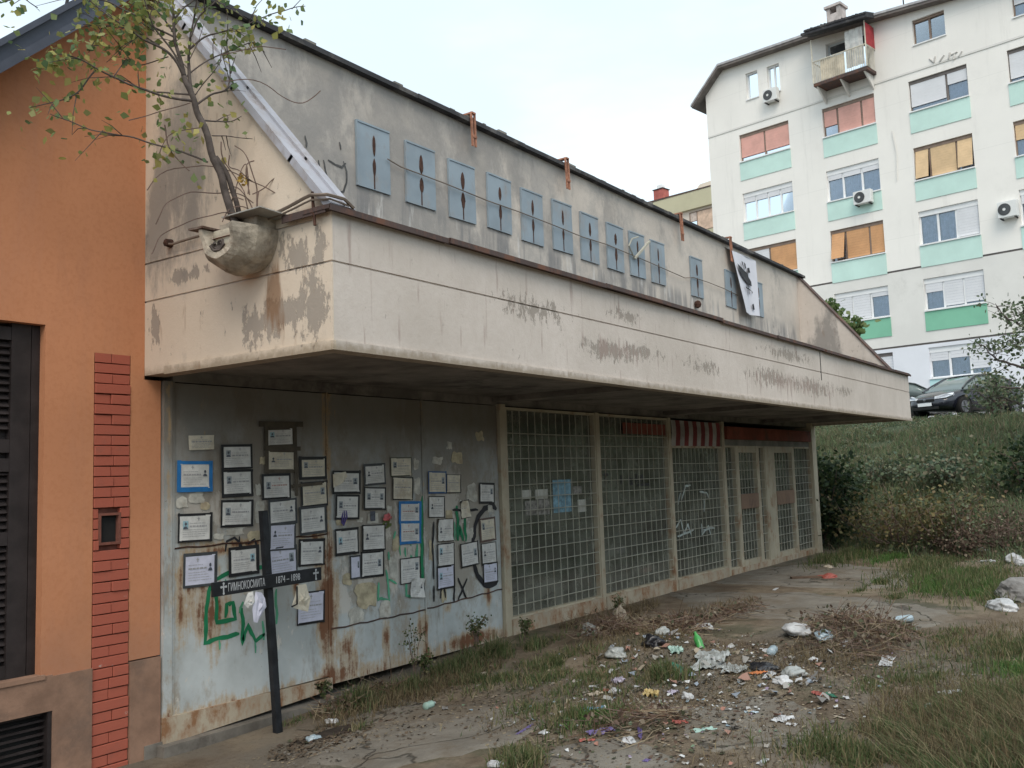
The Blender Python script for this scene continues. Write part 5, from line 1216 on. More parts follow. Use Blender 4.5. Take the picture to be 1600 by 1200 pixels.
hang([(398, 924), (408, 926), (413, 935), (415, 948), (409, 958), (401, 973), (395, 972), (393, 952)], M['paperl'], 'longer crumpled grey-white paper hanging beside the post under the left arm')
hang([(462, 915), (477, 912), (482, 930), (484, 935), (480, 956), (458, 950), (455, 945), (460, 930)], M['paperc'], 'cream folded paper with black edge hanging under the right arm of the cross', edge=[(464, 916), (464, 944), (456, 948)])

M['bark'] = simple('grey_brown_bark', (.095, .078, .070), .9, var=.4, scale=14, bump=.4)
# ================================================================== spout on the side face
sc = Vector((X0, 5.17, 3.52)); RS = .235; LS = .36
SP = thing('concrete_spout', 'broken whitish concrete rainwater spout on the canopy side, a tree growing out', 'rainwater spout', tuple(sc))
na = 20                                            # fat rounded half bowl with a closed cream face
def arc(r, x, dz=0, a0=-.08): return [Vector((x, sc.y - r*math.cos(a0+(math.pi-2*a0)*k/na), sc.z+dz - r*1.08*math.sin(a0+(math.pi-2*a0)*k/na))) for k in range(na+1)]
xs_ = [X0-.002, X0-.10, X0-.20, X0-.29, X0-.34]; rr_ = [.225, .245, .245, .215, .185]; dz = [.0, -.01, -.01, 0, 0.01]
ro = [arc(r_, x, d) for r_, x, d in zip(rr_, xs_, dz)]
for P_ in ro[1:]:
    for k in range(len(P_)): P_[k] = P_[k] + Vector((mnoise.noise(P_[k]*7)*.03, mnoise.noise(P_[k]*7+Vector((0, 5, 0)))*.03, mnoise.noise(P_[k]*7+Vector((3, 0, 0)))*.025))
cy_ = sc.y; ri = [[Vector((p.x+(.0 if i == 0 else .0), cy_+(p.y-cy_)*.80, sc.z+(p.z-sc.z)*.80)) for p in P_] for i, P_ in enumerate([ro[-1], [Vector((p.x+.09, p.y, p.z)) for p in ro[-1]]])]
allr = ro + ri; m = na+1; vs = [p for r_ in allr for p in r_]; fs = []
for i in range(len(allr)-1):
    for k in range(na): fs.append((i*m+k, i*m+k+1, (i+1)*m+k+1, (i+1)*m+k))
mb = MB(); mb.add(vs, fs); mb.build('trough', M['spout'], SP); mb = MB(); mb.box(X0-.16, X0-.003, sc.y-.20, sc.y+.20, sc.z-.05, sc.z+.10); mb.build('neck', M['spout'], SP)
mb = MB(); mb.add(ri[1], [tuple(range(m))]); mb.build('end_face', simple('cream_spout_face', (.55, .50, .40), .9, var=.2, scale=6, dirt=(.30, .24, .18), dscale=5), SP)
soil = MB(); soil.quad(*[Vector((x, sc.y+s_*.18, sc.z-.03)) for x, s_ in ((X0-.02, -1), (X0-.27, -1), (X0-.27, 1), (X0-.02, 1))]); soil.build('soil', M['mortar'], SP)
mb = MB(); mb.fbox((X0-.27, sc.y-.36, sc.z+.10), Vector((1, .05, -.02)), Vector((0, 1, 0)), Vector((0, .05, 1)), 0, .30, 0, .40, 0, .008); mb.build('sheet_cover', simple('grey_white_sheet', (.36, .36, .34), .7, dirt=(.2, .17, .14)), SP)
mb = MB(); mb.fbox((X0-.36, sc.y+.12, sc.z+.03), Vector((1, .1, .04)), Vector((0, 1, .05)), Vector((0, 0, 1)), 0, .30, 0, .16, 0, .014); mb.build('rusted_sheet', M['rustsheet'], SP)
mb = MB()
for r0_, tl_ in ((.050, 0), (.030, .5), (.018, 1.1)): mb.tube([Vector((X0-.275-.01*q, sc.y+.02+r0_*math.cos(q*1.05+tl_), sc.z-.10+r0_*.8*math.sin(q*1.05+tl_))) for q in range(7)], .012, 5)
stuff(mb.build('root_knot', M['bark'], SP))
# cables looping round the corner
def cable(label, P, r_=.009, mat='cable', wig=.01):
    mb = MB(); Q = []
    for a, b in zip(P, P[1:]):
        for q in range(5): Q.append(a.lerp(b, q/5))
    Q.append(P[-1]); Q = [p + Vector((mnoise.noise(p*4), mnoise.noise(p*4+Vector((7, 0, 0))), mnoise.noise(p*4+Vector((0, 9, 0)))))*wig for p in Q]
    o = mb.tube(Q, r_, 5).build('cable', M[mat]); tag(o, label, 'cable', 'old cables on the canopy corner')
xp = X0-.04
cable('upper thick cable looping from the spout over the canopy corner', [onX(340, 365, xp), onX(385, 352, xp-.02), onX(430, 332, xp-.04), onX(485, 306, xp-.02), onY(512, 305, FY-.05), onY(538, 312, FY-.06), onY(552, 325, FY-.05)], .012)
cable('thin cable sagging below the thick one by the canopy corner', [onX(350, 372, xp), onX(420, 342, xp-.03), onX(486, 314, xp-.02), onY(516, 312, FY-.04), onY(545, 322, FY-.05)], .007)
cable('old cable running left along the side face to a rusty pin', [onX(410, 343, xp-.02), onX(340, 362, xp), onX(270, 381, xp), onX(262, 380, xp)], .010)
cable('short rusty rod standing at the canopy corner', [onX(488, 300, xp-.01), onX(489, 320, xp-.01), onX(492, 352, xp-.01)], .011, 'slot', .002)
p = onX(264, 380, X0-.02); tag(MB().lathe([(0, -.04), (.03, -.03), (.035, .02), (0, .04)], tuple(p), (1, 0, 0), 8).build('wall_pin', M['slot']), 'rusty pin in the side face left of the spout', 'pin')

# ================================================================== sapling in the spout
def m_leaf(name, cols, rough=.55, trans=.35):
    s = Mt(name, rough, 0, .35); n = len(cols); c = cols[0]; r_ = s.isl()
    for i in range(1, n): c = s.mix(s.m('GREATER_THAN', r_, i/n), c, cols[i])
    s.color(c); out = [n_ for n_ in s.t.nodes if n_.type == 'OUTPUT_MATERIAL'][0]
    t = s.nd('ShaderNodeBsdfTranslucent'); s.ln(c, t.inputs['Color']); m_ = s.nd('ShaderNodeMixShader'); m_.inputs[0].default_value = trans
    s.t.links.new(s.b.outputs[0], m_.inputs[1]); s.t.links.new(t.outputs[0], m_.inputs[2]); s.t.links.new(m_.outputs[0], out.inputs[0]); return s.mat
M['popleaf'] = m_leaf('poplar_leaf', [(.15, .21, .07), (.24, .28, .09), (.34, .33, .10), (.11, .18, .08), (.29, .30, .12), (.19, .25, .10), (.40, .36, .12)])
base = Vector((X0-.2, 5.12, 3.42)); CAMN = Vector((base.x, base.y, 0)).normalized()
def tw_(px, py, dd=0): return onP(px, py, base, CAMN) + Vector((CF.x, CF.y, 0))*dd
SAP = thing('poplar_sapling', 'young poplar with yellowing leaves growing out of the concrete spout above the doors', 'tree', tuple(base))
def curve(pts, n=6):
    P = [Vector(p) for p in pts]; out = []
    for i in range(len(P)-1):
        p0, p1, p2, p3 = P[max(i-1, 0)], P[i], P[i+1], P[min(i+2, len(P)-1)]
        for q in range(n):
            t = q/n; out.append(.5*((2*p1)+(-p0+p2)*t+(2*p0-5*p1+4*p2-p3)*t*t+(-p0+3*p1-3*p2+p3)*t*t*t))
    out.append(P[-1]); return out
def taper(n, a, b): return [a+(b-a)*i/(n-1) for i in range(n)]
tr = curve([tw_(378, 385), tw_(368, 345), tw_(352, 300), tw_(332, 240), tw_(313, 185), tw_(300, 150), tw_(288, 118)])
def wob(P, a=.012): return [p+Vector((mnoise.noise(p*6), mnoise.noise(p*6+Vector((5, 1, 0))), mnoise.noise(p*6+Vector((0, 3, 8)))))*a for p in P]
mb = MB(); tr = wob(tr, .02); mb.tube(tr, taper(len(tr), .031, .018), 8); mb.tube(wob(curve([tw_(381, 385, .03), tw_(372, 330, .03), tw_(360, 290, .02), tw_(348, 262, .0), tw_(338, 245)])), .018, 7)
mb.tube([tw_(330, 208), tw_(328, 206)], .0, 3, cap=False)
mb.build('trunk', M['bark'], SAP, smooth=True)
BR = [([(288, 118), (278, 85), (272, 40), (270, -30), (272, -90)], .024, 0), ([(300, 150), (296, 110), (294, 70), (300, 20), (312, -60)], .02, .05), ([(288, 118), (268, 92), (240, 72), (210, 55), (182, 42), (150, 15)], .016, -.1),
 ([(306, 160), (270, 153), (220, 140), (180, 124), (150, 111), (120, 95), (90, 92)], .014, -.05), ([(300, 150), (262, 140), (225, 135), (190, 118), (165, 108)], .010, .1), ([(150, 111), (130, 135), (105, 150), (70, 162), (45, 168)], .008, 0),
 ([(325, 255), (295, 243), (250, 228), (205, 219), (160, 215), (115, 197), (98, 190)], .010, -.1), ([(308, 165), (328, 147), (350, 132), (352, 100), (346, 40), (344, -20)], .011, .1), ([(320, 190), (335, 184), (355, 182), (366, 170)], .009, .1),
 ([(294, 80), (320, 55), (360, 40), (400, 20), (440, 0), (470, -5)], .010, .1), ([(285, 110), (262, 70), (240, 25), (225, -30)], .012, -.1), ([(290, 120), (310, 95), (345, 70), (385, 50), (400, 60)], .008, .15), ([(272, 50), (250, 20), (215, 0), (180, -20)], .009, 0),
 ([(274, 60), (240, 40), (190, 20), (140, 8), (60, 12), (0, 34), (-30, 45)], .010, -.15), ([(60, 12), (40, 0), (20, -20)], .005, -.15), ([(296, 60), (320, 20), (350, -10), (390, -40)], .010, 0), ([(330, 213), (350, 207), (385, 206)], .006, .1), ([(250, 72), (215, 50), (170, 40), (130, 38)], .007, 0), ([(305, 150), (330, 115), (345, 95)], .006, 0), ([(270, 30), (300, -10), (330, -60)], .01, .1), ([(182, 42), (160, 40), (150, 60), (140, 80)], .006, 0), ([(262, 92), (230, 92), (200, 90), (175, 75)], .006, .1)]
leafpts = []; twb = MB()
for pts, r0, dd in BR:
    n = len(pts); P = wob(curve([tw_(a, b, dd*i/(n-1)*1.5) for i, (a, b) in enumerate(pts)], 5), .02)
    mbb = MB(); mbb.tube(P, taper(len(P), r0*.72, .0025), 6); mbb.build('branch', M['bark'], SAP, smooth=True)
    ln_ = sum((b-a).length for a, b in zip(P, P[1:]))
    for k in range(int(ln_*7)):
        i = random.randrange(int(len(P)*.3), len(P)-1); p = P[i]; d = (P[i+1]-p).normalized(); rv = Vector((random.gauss(0, 1), random.gauss(0, 1), random.gauss(0, .8)+.15)).normalized()
        d = (d*.7+rv*.8).normalized(); L = random.uniform(.08, .32); Q = wob([p, p+d*L*.5, p+d*L+Vector((0, 0, -.02))], .02); twb.tube(Q, [.004, .003, .0015], 4)
        leafpts += [Q[0].lerp(Q[2], random.random()) for _ in range(3)] + [Q[2]]
    leafpts += [p for p in P[len(P)//2:]]
stuff(twb.build('twigs', M['bark'], SAP))
def leaves(centers, size, spread, count, rnd):
    C_ = np.array([tuple(c) for c in centers]); idx = rnd.integers(0, len(C_), count); c = C_[idx] + rnd.normal(0, spread, (count, 3))
    a = rnd.normal(0, 1, (count, 3)); a /= np.linalg.norm(a, axis=1)[:, None]; b = np.cross(a, rnd.normal(0, 1, (count, 3))); b /= np.linalg.norm(b, axis=1)[:, None]
    n_ = np.cross(a, b); s_ = size*rnd.uniform(.6, 1.25, count)[:, None]
    V = np.stack([c-a*s_, c-a*s_*.25+b*s_*.8, c+a*s_*.3+b*s_*.55+n_*s_*.15, c+a*s_*1.1, c+a*s_*.3-b*s_*.55+n_*s_*.15, c-a*s_*.25-b*s_*.8], 1).reshape(-1, 3)
    return V, np.arange(count*6).reshape(-1, 6)
def keep(P):   # leaf density follows the photo: dense at the upper left, sparse low down
    return True
rnd = np.random.default_rng(3)
clus = []
for (a, b, w_, dd) in [(160, 25, 9, 0), (200, 15, 9, .05), (235, 25, 8, -.05), (180, 45, 6, 0), (150, 60, 3, 0), (215, 60, 5, 0), (110, 95, 6, -.05), (85, 110, 6, -.05), (65, 95, 2, 0), (130, 95, 4, 0), (160, 95, 3, 0), (75, 160, 2, 0), (50, 172, 2, 0), (110, 160, 2, 0), (140, 158, 2, 0), (115, 218, 2, -.1), (98, 205, 1, 0), (185, 212, 2, 0), (245, 230, 3, 0), (255, 243, 2, 0), (280, 210, 3, 0), (290, 220, 3, 0), (235, 150, 3, 0), (270, 128, 2, 0), (300, 262, 2, 0), (240, 175, 1, 0), (335, 155, 3, .1), (325, 130, 3, .1), (345, 60, 4, .1), (380, 40, 4, .1), (390, 60, 2, .1), (420, 10, 4, .1), (460, 0, 2, .1), (330, 25, 5, .1), (270, 15, 7, 0), (300, 0, 5, 0), (350, 5, 5, 0), (240, 0, 6, 0), (40, 15, 2, -.15), (65, 28, 1.5, -.15), (5, 25, 1.5, -.15), (20, 35, 1, 0), (120, 35, 2, 0), (190, 75, 3, 0), (220, 90, 3, 0), (380, 285, .8, 0), (205, -40, 8, 0), (300, -60, 8, 0), (380, -30, 5, 0), (130, -20, 4, 0)]:
    c = tw_(a, b, dd)
    for _ in range(int(w_*2.4)): clus.append(c + Vector(rnd.normal(0, .055, 3)))
V1, F1 = leaves(clus, .027, .055, 950, rnd); V2, F2 = leaves(leafpts, .024, .02, 200, rnd)
Vn = np.concatenate([V1, V2]); ok = Vn.reshape(-1, 6, 3)[:, :, 1].max(1) < WY-.03
Vn = Vn.reshape(-1, 6, 3)[ok].reshape(-1, 3); off = np.array(tuple(base)); Fn = np.arange(len(Vn)).reshape(-1, 6)
stuff(fast_mesh('leaves', Vn-off, Fn, M['popleaf'], SAP))
# dry climber tangle at its foot
M['drytwig'] = simple('dry_grey_twig', (.17, .12, .10), .9, var=.3, scale=10)
mb = MB()
for P in [[(396, 345), (392, 320), (380, 300), (365, 290), (352, 300)], [(398, 345), (398, 300), (392, 262), (380, 240), (365, 228)], [(390, 345), (388, 310), (372, 285), (352, 255), (350, 225)], [(396, 330), (380, 322), (362, 330), (350, 350)], [(392, 300), (410, 290), (440, 275), (480, 300)], [(396, 315), (372, 300), (340, 300), (300, 305), (262, 320), (245, 350)], [(392, 280), (375, 270), (358, 262), (362, 245)], [(388, 340), (350, 335), (300, 350), (255, 370), (235, 395)], [(394, 305), (384, 285), (388, 262), (396, 250)], [(383, 312), (368, 310), (360, 318), (358, 332)], [(350, 128), (400, 128), (440, 150), (475, 162), (500, 145)], [(345, 90), (400, 78), (450, 82)], [(300, 165), (250, 178), (205, 190)], [(310, 200), (268, 215), (242, 260)], [(262, 200), (270, 240), (300, 270)], [(405, 340), (402, 330), (406, 300)], [(378, 345), (366, 300), (372, 270), (384, 255), (386, 300)], [(232, 300), (262, 270), (330, 262), (390, 280), (430, 300)]]:
    mb.tube(wob(curve([tw_(a, b, .04*math.sin(a)) for a, b in P], 5), .02), .0045, 4)
cl = thing('dry_climber', 'tangle of bare dry stems beside the poplar trunk over the spout', 'climbing plant', tuple(base)); mb.build('stems', M['drytwig'], cl)
V_, F_ = leaves([tw_(376, 283), tw_(382, 278)], .016, .02, 14, rnd); fast_mesh('leaves', V_-np.array(tuple(base)), F_, simple('yellow_leaf', (.55, .36, .08), .7), cl)

# ================================================================== banner over the roof edge
yb_ = WY-.10; tl = onY(1141, 392, yb_); trr = onY(1178, 408, yb_); bl_ = onY(1162, 489, yb_); brr = onY(1183, 495, yb_)
BN = thing('banner', 'white cloth banner with black print hanging over the right end of the roof edge', 'banner', tuple(tl))
nu, nv = 14, 18
def bpt(u, v):
    L_ = tl.lerp(bl_, v) ; L_ = L_ + Vector((-.0, 0, 0)) ; R_ = trr.lerp(brr, v); p = L_.lerp(R_, u)
    return p + Vector((0, -.03*math.sin(u*7+v*1.4)*(.3+.7*v) - .03, 0))
top_ = Vector((0, .0, ZR+.03))
mb = MB(); mb.add([bpt(i/nu, j/nv) for j in range(nv+1) for i in range(nu+1)], [(j*(nu+1)+i, j*(nu+1)+i+1, (j+1)*(nu+1)+i+1, (j+1)*(nu+1)+i) for j in range(nv) for i in range(nu)])
mb.build('cloth', simple('white_banner_cloth', (.66, .67, .73), .9, var=.06, scale=3), BN, smooth=True)
mb = MB(); mb.quad(bpt(0, 0), bpt(1, 0), Vector((trr.x, WY+.2, ZR+.075)), Vector((tl.x, WY+.2, ZR+.075))); mb.build('fold', simple('banner_fold', (.62, .63, .68), .9), BN)
def patch(name, polyuv):
    mb = MB()
    for PL_ in polyuv:
        ctr = Vector((sum(u for u, v in PL_)/len(PL_), sum(v for u, v in PL_)/len(PL_)))
        n = len(PL_); vs = []
        for f_ in (1, .5): vs += [bpt(ctr.x+(u-ctr.x)*f_, ctr.y+(v-ctr.y)*f_)+Vector((0, -.03, 0)) for u, v in PL_]
        vs.append(bpt(ctr.x, ctr.y)+Vector((0, -.03, 0)))
        mb.add(vs, [(k, (k+1) % n, n+(k+1) % n, n+k) for k in range(n)] + [(n+k, n+(k+1) % n, 2*n) for k in range(n)])
    mb.build(name, M['black'], BN)
patch('printed_band', [[(.04, .20), (.20, .25), (.36, .285), (.52, .30), (.56, .36), (.66, .42), (.67, .50), (.52, .49), (.34, .46), (.18, .43), (.08, .36)]])
patch('printed_mark', [[(.25, .13), (.31, .14), (.31, .20), (.26, .20)], [(.36, .13), (.45, .15), (.46, .23), (.38, .23)], [(.52, .21), (.64, .18), (.66, .27), (.54, .28)], [(.22, .55), (.60, .57), (.60, .59), (.22, .58)], [(.47, .48), (.52, .48), (.50, .66), (.45, .65)], [(.62, .57), (.68, .60), (.64, .64)], [(.58, .82), (.66, .80), (.67, .90), (.60, .92)]])
# ================================================================== vegetation
M['grass'] = m_leaf('grass_blades', [(.07, .10, .035), (.11, .13, .05), (.17, .15, .075), (.06, .085, .035), (.22, .19, .11), (.09, .125, .045)], .7, .25)
M['drygrass'] = m_leaf('dry_grass_blades', [(.16, .12, .065), (.11, .08, .045), (.20, .16, .09), (.08, .06, .035)], .8, .2)
M['scrub'] = m_leaf('scrub_leaves', [(.09, .13, .075), (.12, .165, .095), (.07, .105, .07), (.15, .17, .10), (.11, .135, .09), (.18, .165, .11)], .7, .2)
M['bushdark'] = m_leaf('dark_bush_leaves', [(.028, .052, .022), (.045, .075, .028), (.022, .040, .020), (.065, .09, .032)], .6, .25)
M['olivebush'] = m_leaf('olive_bush_leaves', [(.15, .14, .06), (.11, .12, .05), (.20, .16, .07), (.09, .10, .045), (.17, .13, .07)], .7, .25)
M['redbush'] = m_leaf('reddish_twig_leaves', [(.13, .085, .062), (.16, .12, .085), (.09, .06, .045), (.24, .20, .15), (.08, .09, .05)], .8, .2)
M['silver'] = m_leaf('silver_green_leaves', [(.15, .19, .11), (.10, .14, .075), (.22, .24, .16), (.07, .10, .05)], .7, .3)
def zarr(X, Y): return np.array([gz(float(a), float(b)) for a, b in zip(X, Y)])
def blades(X, Y, h, wd, lean, rnd, Z=None):
    n = len(X); Z = zarr(X, Y) if Z is None else Z
    th = rnd.uniform(0, 2*np.pi, n); ph = rnd.uniform(0, 2*np.pi, n); le = np.minimum(np.abs(rnd.normal(0, lean, n)), 1.25)
    d = np.stack([np.cos(ph)*le, np.sin(ph)*le, np.ones(n)], 1); d /= np.linalg.norm(d, axis=1)[:, None]
    s = np.stack([np.cos(th), np.sin(th), np.zeros(n)], 1)*wd[:, None]*.5; B = np.stack([X, Y, Z-.01], 1)
    m = B + d*h[:, None]*.55; t = B + d*h[:, None] + np.stack([np.cos(ph), np.sin(ph), -np.ones(n)*.6], 1)*(h*le*.35)[:, None]
    V = np.stack([B-s, B+s, m+s*.8, t, m-s*.8], 1).reshape(-1, 3)
    return V, np.arange(n*5).reshape(-1, 5)
rnd = np.random.default_rng(11)
# grass patches on the littered ground: (px, py, radius x, radius y, blades, height)
GP = [(640, 1080, .9, .16, 1500, .10), (560, 1100, .35, .14, 500, .12), (700, 1050, .8, .18, 1700, .10), (760, 1030, .6, .17, 1300, .12), (820, 1015, .8, .2, 1300, .09), (750, 1065, .7, .4, 1800, .08), (870, 1040, .9, .5, 2200, .07), (900, 1060, .7, .5, 1800, .07), (860, 1100, .8, .4, 1500, .07), (920, 1120, .5, .3, 1200, .08), (1000, 1060, .8, .4, 1500, .06), (1045, 1060, .22, .2, 600, .13), (930, 1125, .25, .2, 600, .10),
      (1480, 912, 1.6, .8, 4500, .12), (1520, 900, 1.8, .8, 3500, .12), (1560, 930, 1.6, .8, 3500, .12), (1380, 912, .8, .12, 500, .07), (1340, 925, .5, .1, 350, .06), (1400, 935, .5, .15, 500, .06), (1450, 885, 3, .6, 4500, .12), (1330, 872, 2.2, .5, 3500, .14), (1290, 878, .8, .3, 900, .14),
      (1580, 1020, 1.4, .7, 3500, .09), (1590, 1100, 1.0, .7, 4500, .10), (1500, 1130, .8, .5, 3200, .08), (1420, 1160, .7, .4, 2600, .07), (1560, 1180, .6, .5, 5000, .10), (1470, 1195, .6, .4, 3500, .09), (1360, 1190, .6, .3, 1800, .07), (1300, 1175, .6, .4, 1500, .08), (1450, 1060, .9, .4, 900, .05), (1380, 1070, .6, .4, 900, .06), (1480, 1000, 1.0, .3, 900, .06), (1400, 985, .6, .2, 500, .06), (820, 1195, .35, .15, 500, .08), (800, 1180, .3, .12, 400, .07), (560, 1140, .2, .1, 120, .06), (470, 1125, .3, .1, 200, .07), (520, 1090, .25, .07, 250, .1)]
Vs = []; 
for (a, b, rx, ry, n, h) in GP:
    c = gpt(a, b); r_ = np.sqrt(rnd.uniform(0, 1, n))*np.abs(rnd.normal(.7, .35, n)); t_ = rnd.uniform(0, 2*np.pi, n); X = c.x+rx*r_*np.cos(t_); Y = c.y+ry*r_*np.sin(t_)
    cl_ = np.array([mnoise.noise(Vector((x*3.5, y*3.5, 4))) for x, y in zip(X, Y)]); k_ = (cl_ > -.12+rnd.uniform(-.2, .2, n)) & ((Y < WY-.22) | (X > 20.5)); X, Y, cl_ = X[k_], Y[k_], cl_[k_]
    V, F = blades(X, Y, h*rnd.uniform(.35, 1.5, len(X))*(1+cl_), .004+.006*rnd.uniform(0, 1, len(X))*(1 + (X/14)), .55, rnd); Vs.append(V)
Vg = np.concatenate(Vs); stuff(fast_mesh('grass', Vg, np.arange(len(Vg)).reshape(-1, 5), M['grass']))
M['freshgrass'] = m_leaf('fresh_green_grass', [(.07, .15, .035), (.09, .18, .045), (.05, .11, .03), (.14, .18, .06)], .7, .3); Vs = []
for (a, b, rx, ry, n, h) in [(1500, 905, 1.3, .5, 5200, .13), (1470, 920, .9, .4, 2600, .12), (1545, 925, .9, .4, 2600, .13), (1400, 872, 1.8, .35, 2500, .12), (1340, 868, 1.2, .3, 1500, .12), (1590, 1050, .6, .3, 900, .08), (1365, 912, .5, .08, 320, .07), (1045, 1060, .2, .18, 500, .14), (930, 1122, .25, .16, 420, .09)]:
    c = gpt(a, b); r_ = np.sqrt(rnd.uniform(0, 1, n))*np.abs(rnd.normal(.75, .3, n)); t_ = rnd.uniform(0, 2*np.pi, n); X = c.x+rx*r_*np.cos(t_); Y = c.y+ry*r_*np.sin(t_)
    cl_ = np.array([mnoise.noise(Vector((x*2.5, y*2.5, 14))) for x, y in zip(X, Y)]); k_ = (cl_ > -.15+rnd.uniform(-.2, .2, n)) & ((Y < WY-.22) | (X > 20.5)); X, Y = X[k_], Y[k_]
    V, F = blades(X, Y, h*rnd.uniform(.4, 1.3, len(X)), .004+.005*rnd.uniform(0, 1, len(X))*(1 + X/14), .5, rnd); Vs.append(V)
Vg = np.concatenate(Vs); stuff(fast_mesh('fresh_grass', Vg, np.arange(len(Vg)).reshape(-1, 5), M['freshgrass']))
Vs = []
for (a, b, rx, ry, n, h) in [(620, 1095, 1.0, .2, 1100, .12), (690, 1070, .9, .3, 1300, .12), (560, 1100, .5, .12, 500, .12), (960, 965, 1.2, .3, 1500, .13), (1100, 960, 1.8, .3, 1600, .10), (1000, 990, .9, .5, 1500, .10), (1090, 1040, 1.5, .8, 2200, .06), (1330, 990, 1.2, .5, 2200, .12), (1250, 1040, 1.2, .5, 1500, .06), (1540, 1120, 1.2, .8, 3600, .17), (1580, 1150, .8, .6, 2600, .20), (1430, 1170, .8, .4, 1900, .11), (1550, 1000, 1.3, .5, 1500, .10), (1450, 1040, 1.5, .7, 1400, .07), (900, 1090, 1.2, .6, 1300, .06), (1050, 1100, 1.2, .5, 1200, .05), (1200, 1180, 1, .4, 1000, .07)]:
    c = gpt(a, b); r_ = np.sqrt(rnd.uniform(0, 1, n)); t_ = rnd.uniform(0, 2*np.pi, n); X = c.x+rx*r_*np.cos(t_); Y = c.y+ry*r_*np.sin(t_); k_ = (Y < WY-.22); X, Y = X[k_], Y[k_]
    V, F = blades(X, Y, h*rnd.uniform(.4, 1.4, len(X)), .003+.004*rnd.uniform(0, 1, len(X)), 1.0, rnd); Vs.append(V)
Vg = np.concatenate(Vs); stuff(fast_mesh('dry_grass', Vg, np.arange(len(Vg)).reshape(-1, 5), M['drygrass']))
# long pale strands leaning left in the near right corner
n = 1100; c = gpt(1560, 1150); r_ = np.sqrt(rnd.uniform(0, 1, n)); t_ = rnd.uniform(0, 2*np.pi, n); X = c.x+1.1*r_*np.cos(t_); Y = c.y+.6*r_*np.sin(t_); Z = zarr(X, Y); hl = rnd.uniform(.14, .38, n)
dv = np.stack([-.55*CR.x+rnd.normal(0, .25, n), -.55*CR.y+rnd.normal(0, .25, n), np.full(n, .8)], 1); B = np.stack([X, Y, Z-.01], 1); th = rnd.uniform(0, 2*np.pi, n); sv = np.stack([np.cos(th), np.sin(th), 0*th], 1)*.0022; m_ = B+dv*hl[:, None]*.6; tt = m_+(dv*np.array([1.5, 1.5, .55]))*hl[:, None]*.45
V = np.stack([B-sv, B+sv, m_+sv*.8, tt, m_-sv*.8], 1).reshape(-1, 3); stuff(fast_mesh('long_grass', V, np.arange(n*5).reshape(-1, 5), m_leaf('pale_long_grass', [(.18, .17, .09), (.10, .14, .055), (.25, .22, .13), (.08, .11, .045)], .8, .3)))
# embankment cover: creeping scrub leaves, long grass at the crest
n = 62000; Y = rnd.uniform(-9, 19, n); u = rnd.uniform(0, 1, n)**1.25; xf = np.array([foot_x(min(max(y, -12), 25)) for y in Y]); xt = 34.2+.17*(Y-8); X = xf-.3+(xt-xf+.2)*u
ang = np.degrees(np.arctan2(X, Y)); k_ = (ang > 66) & (ang < 99) & ~((X < 20.8) & (Y > WY-.5)); X, Y, u = X[k_], Y[k_], u[k_]; n = len(X)
hn = np.array([mnoise.fractal(Vector((x*.55, y*.55, 1)), 1, 2, 3) for x, y in zip(X, Y)]); hh = np.clip(.16+.42*hn, .02, .5)*(.35+.65*np.clip((u)*8, 0, 1))*np.clip((1-u)*7+.35, 0, 1)
Z = zarr(X, Y) + hh*rnd.uniform(0, 1, n)**.6
a_ = rnd.normal(0, 1, (n, 3)); a_ /= np.linalg.norm(a_, axis=1)[:, None]; b_ = np.cross(a_, rnd.normal(0, 1, (n, 3))+np.array([0, 0, 1.])); b_ /= np.linalg.norm(b_, axis=1)[:, None]
s_ = (rnd.uniform(.014, .036, n)*(X/24))[:, None]; c_ = np.stack([X, Y, Z], 1)
V = np.stack([c_-a_*s_, c_+b_*s_*.6, c_+a_*s_, c_-b_*s_*.6], 1).reshape(-1, 3)
stuff(fast_mesh('embankment_scrub', V, np.arange(n*4).reshape(-1, 4), M['scrub']))
n = 210000; Y = rnd.uniform(-8, 17, n); u = rnd.uniform(0, 1, n)**.75; xf = np.array([foot_x(y) for y in Y]); X = xf-.2+(34.2+.17*(Y-8)-xf)*u
gn = np.array([mnoise.fractal(Vector((x*.35+9, y*.35, 5)), 1, 2, 2) for x, y in zip(X, Y)]); k_ = ((gn > -.45) | (u > .93)) & ~((X < 20.8) & (Y > WY-.5)); X, Y, u, gn = X[k_], Y[k_], u[k_], gn[k_]
V, F = blades(X, Y, rnd.uniform(.12, .42, len(X))*(1+gn)*(1-.6*(u > .85)), .010+.018*rnd.uniform(0, 1, len(X)), .8, rnd); stuff(fast_mesh('embankment_grass', V, F, m_leaf('bank_grass_blades', [(.10, .15, .07), (.14, .19, .09), (.08, .12, .06), (.20, .20, .11), (.24, .20, .13), (.12, .16, .09), (.15, .12, .08)], .8, .3)))
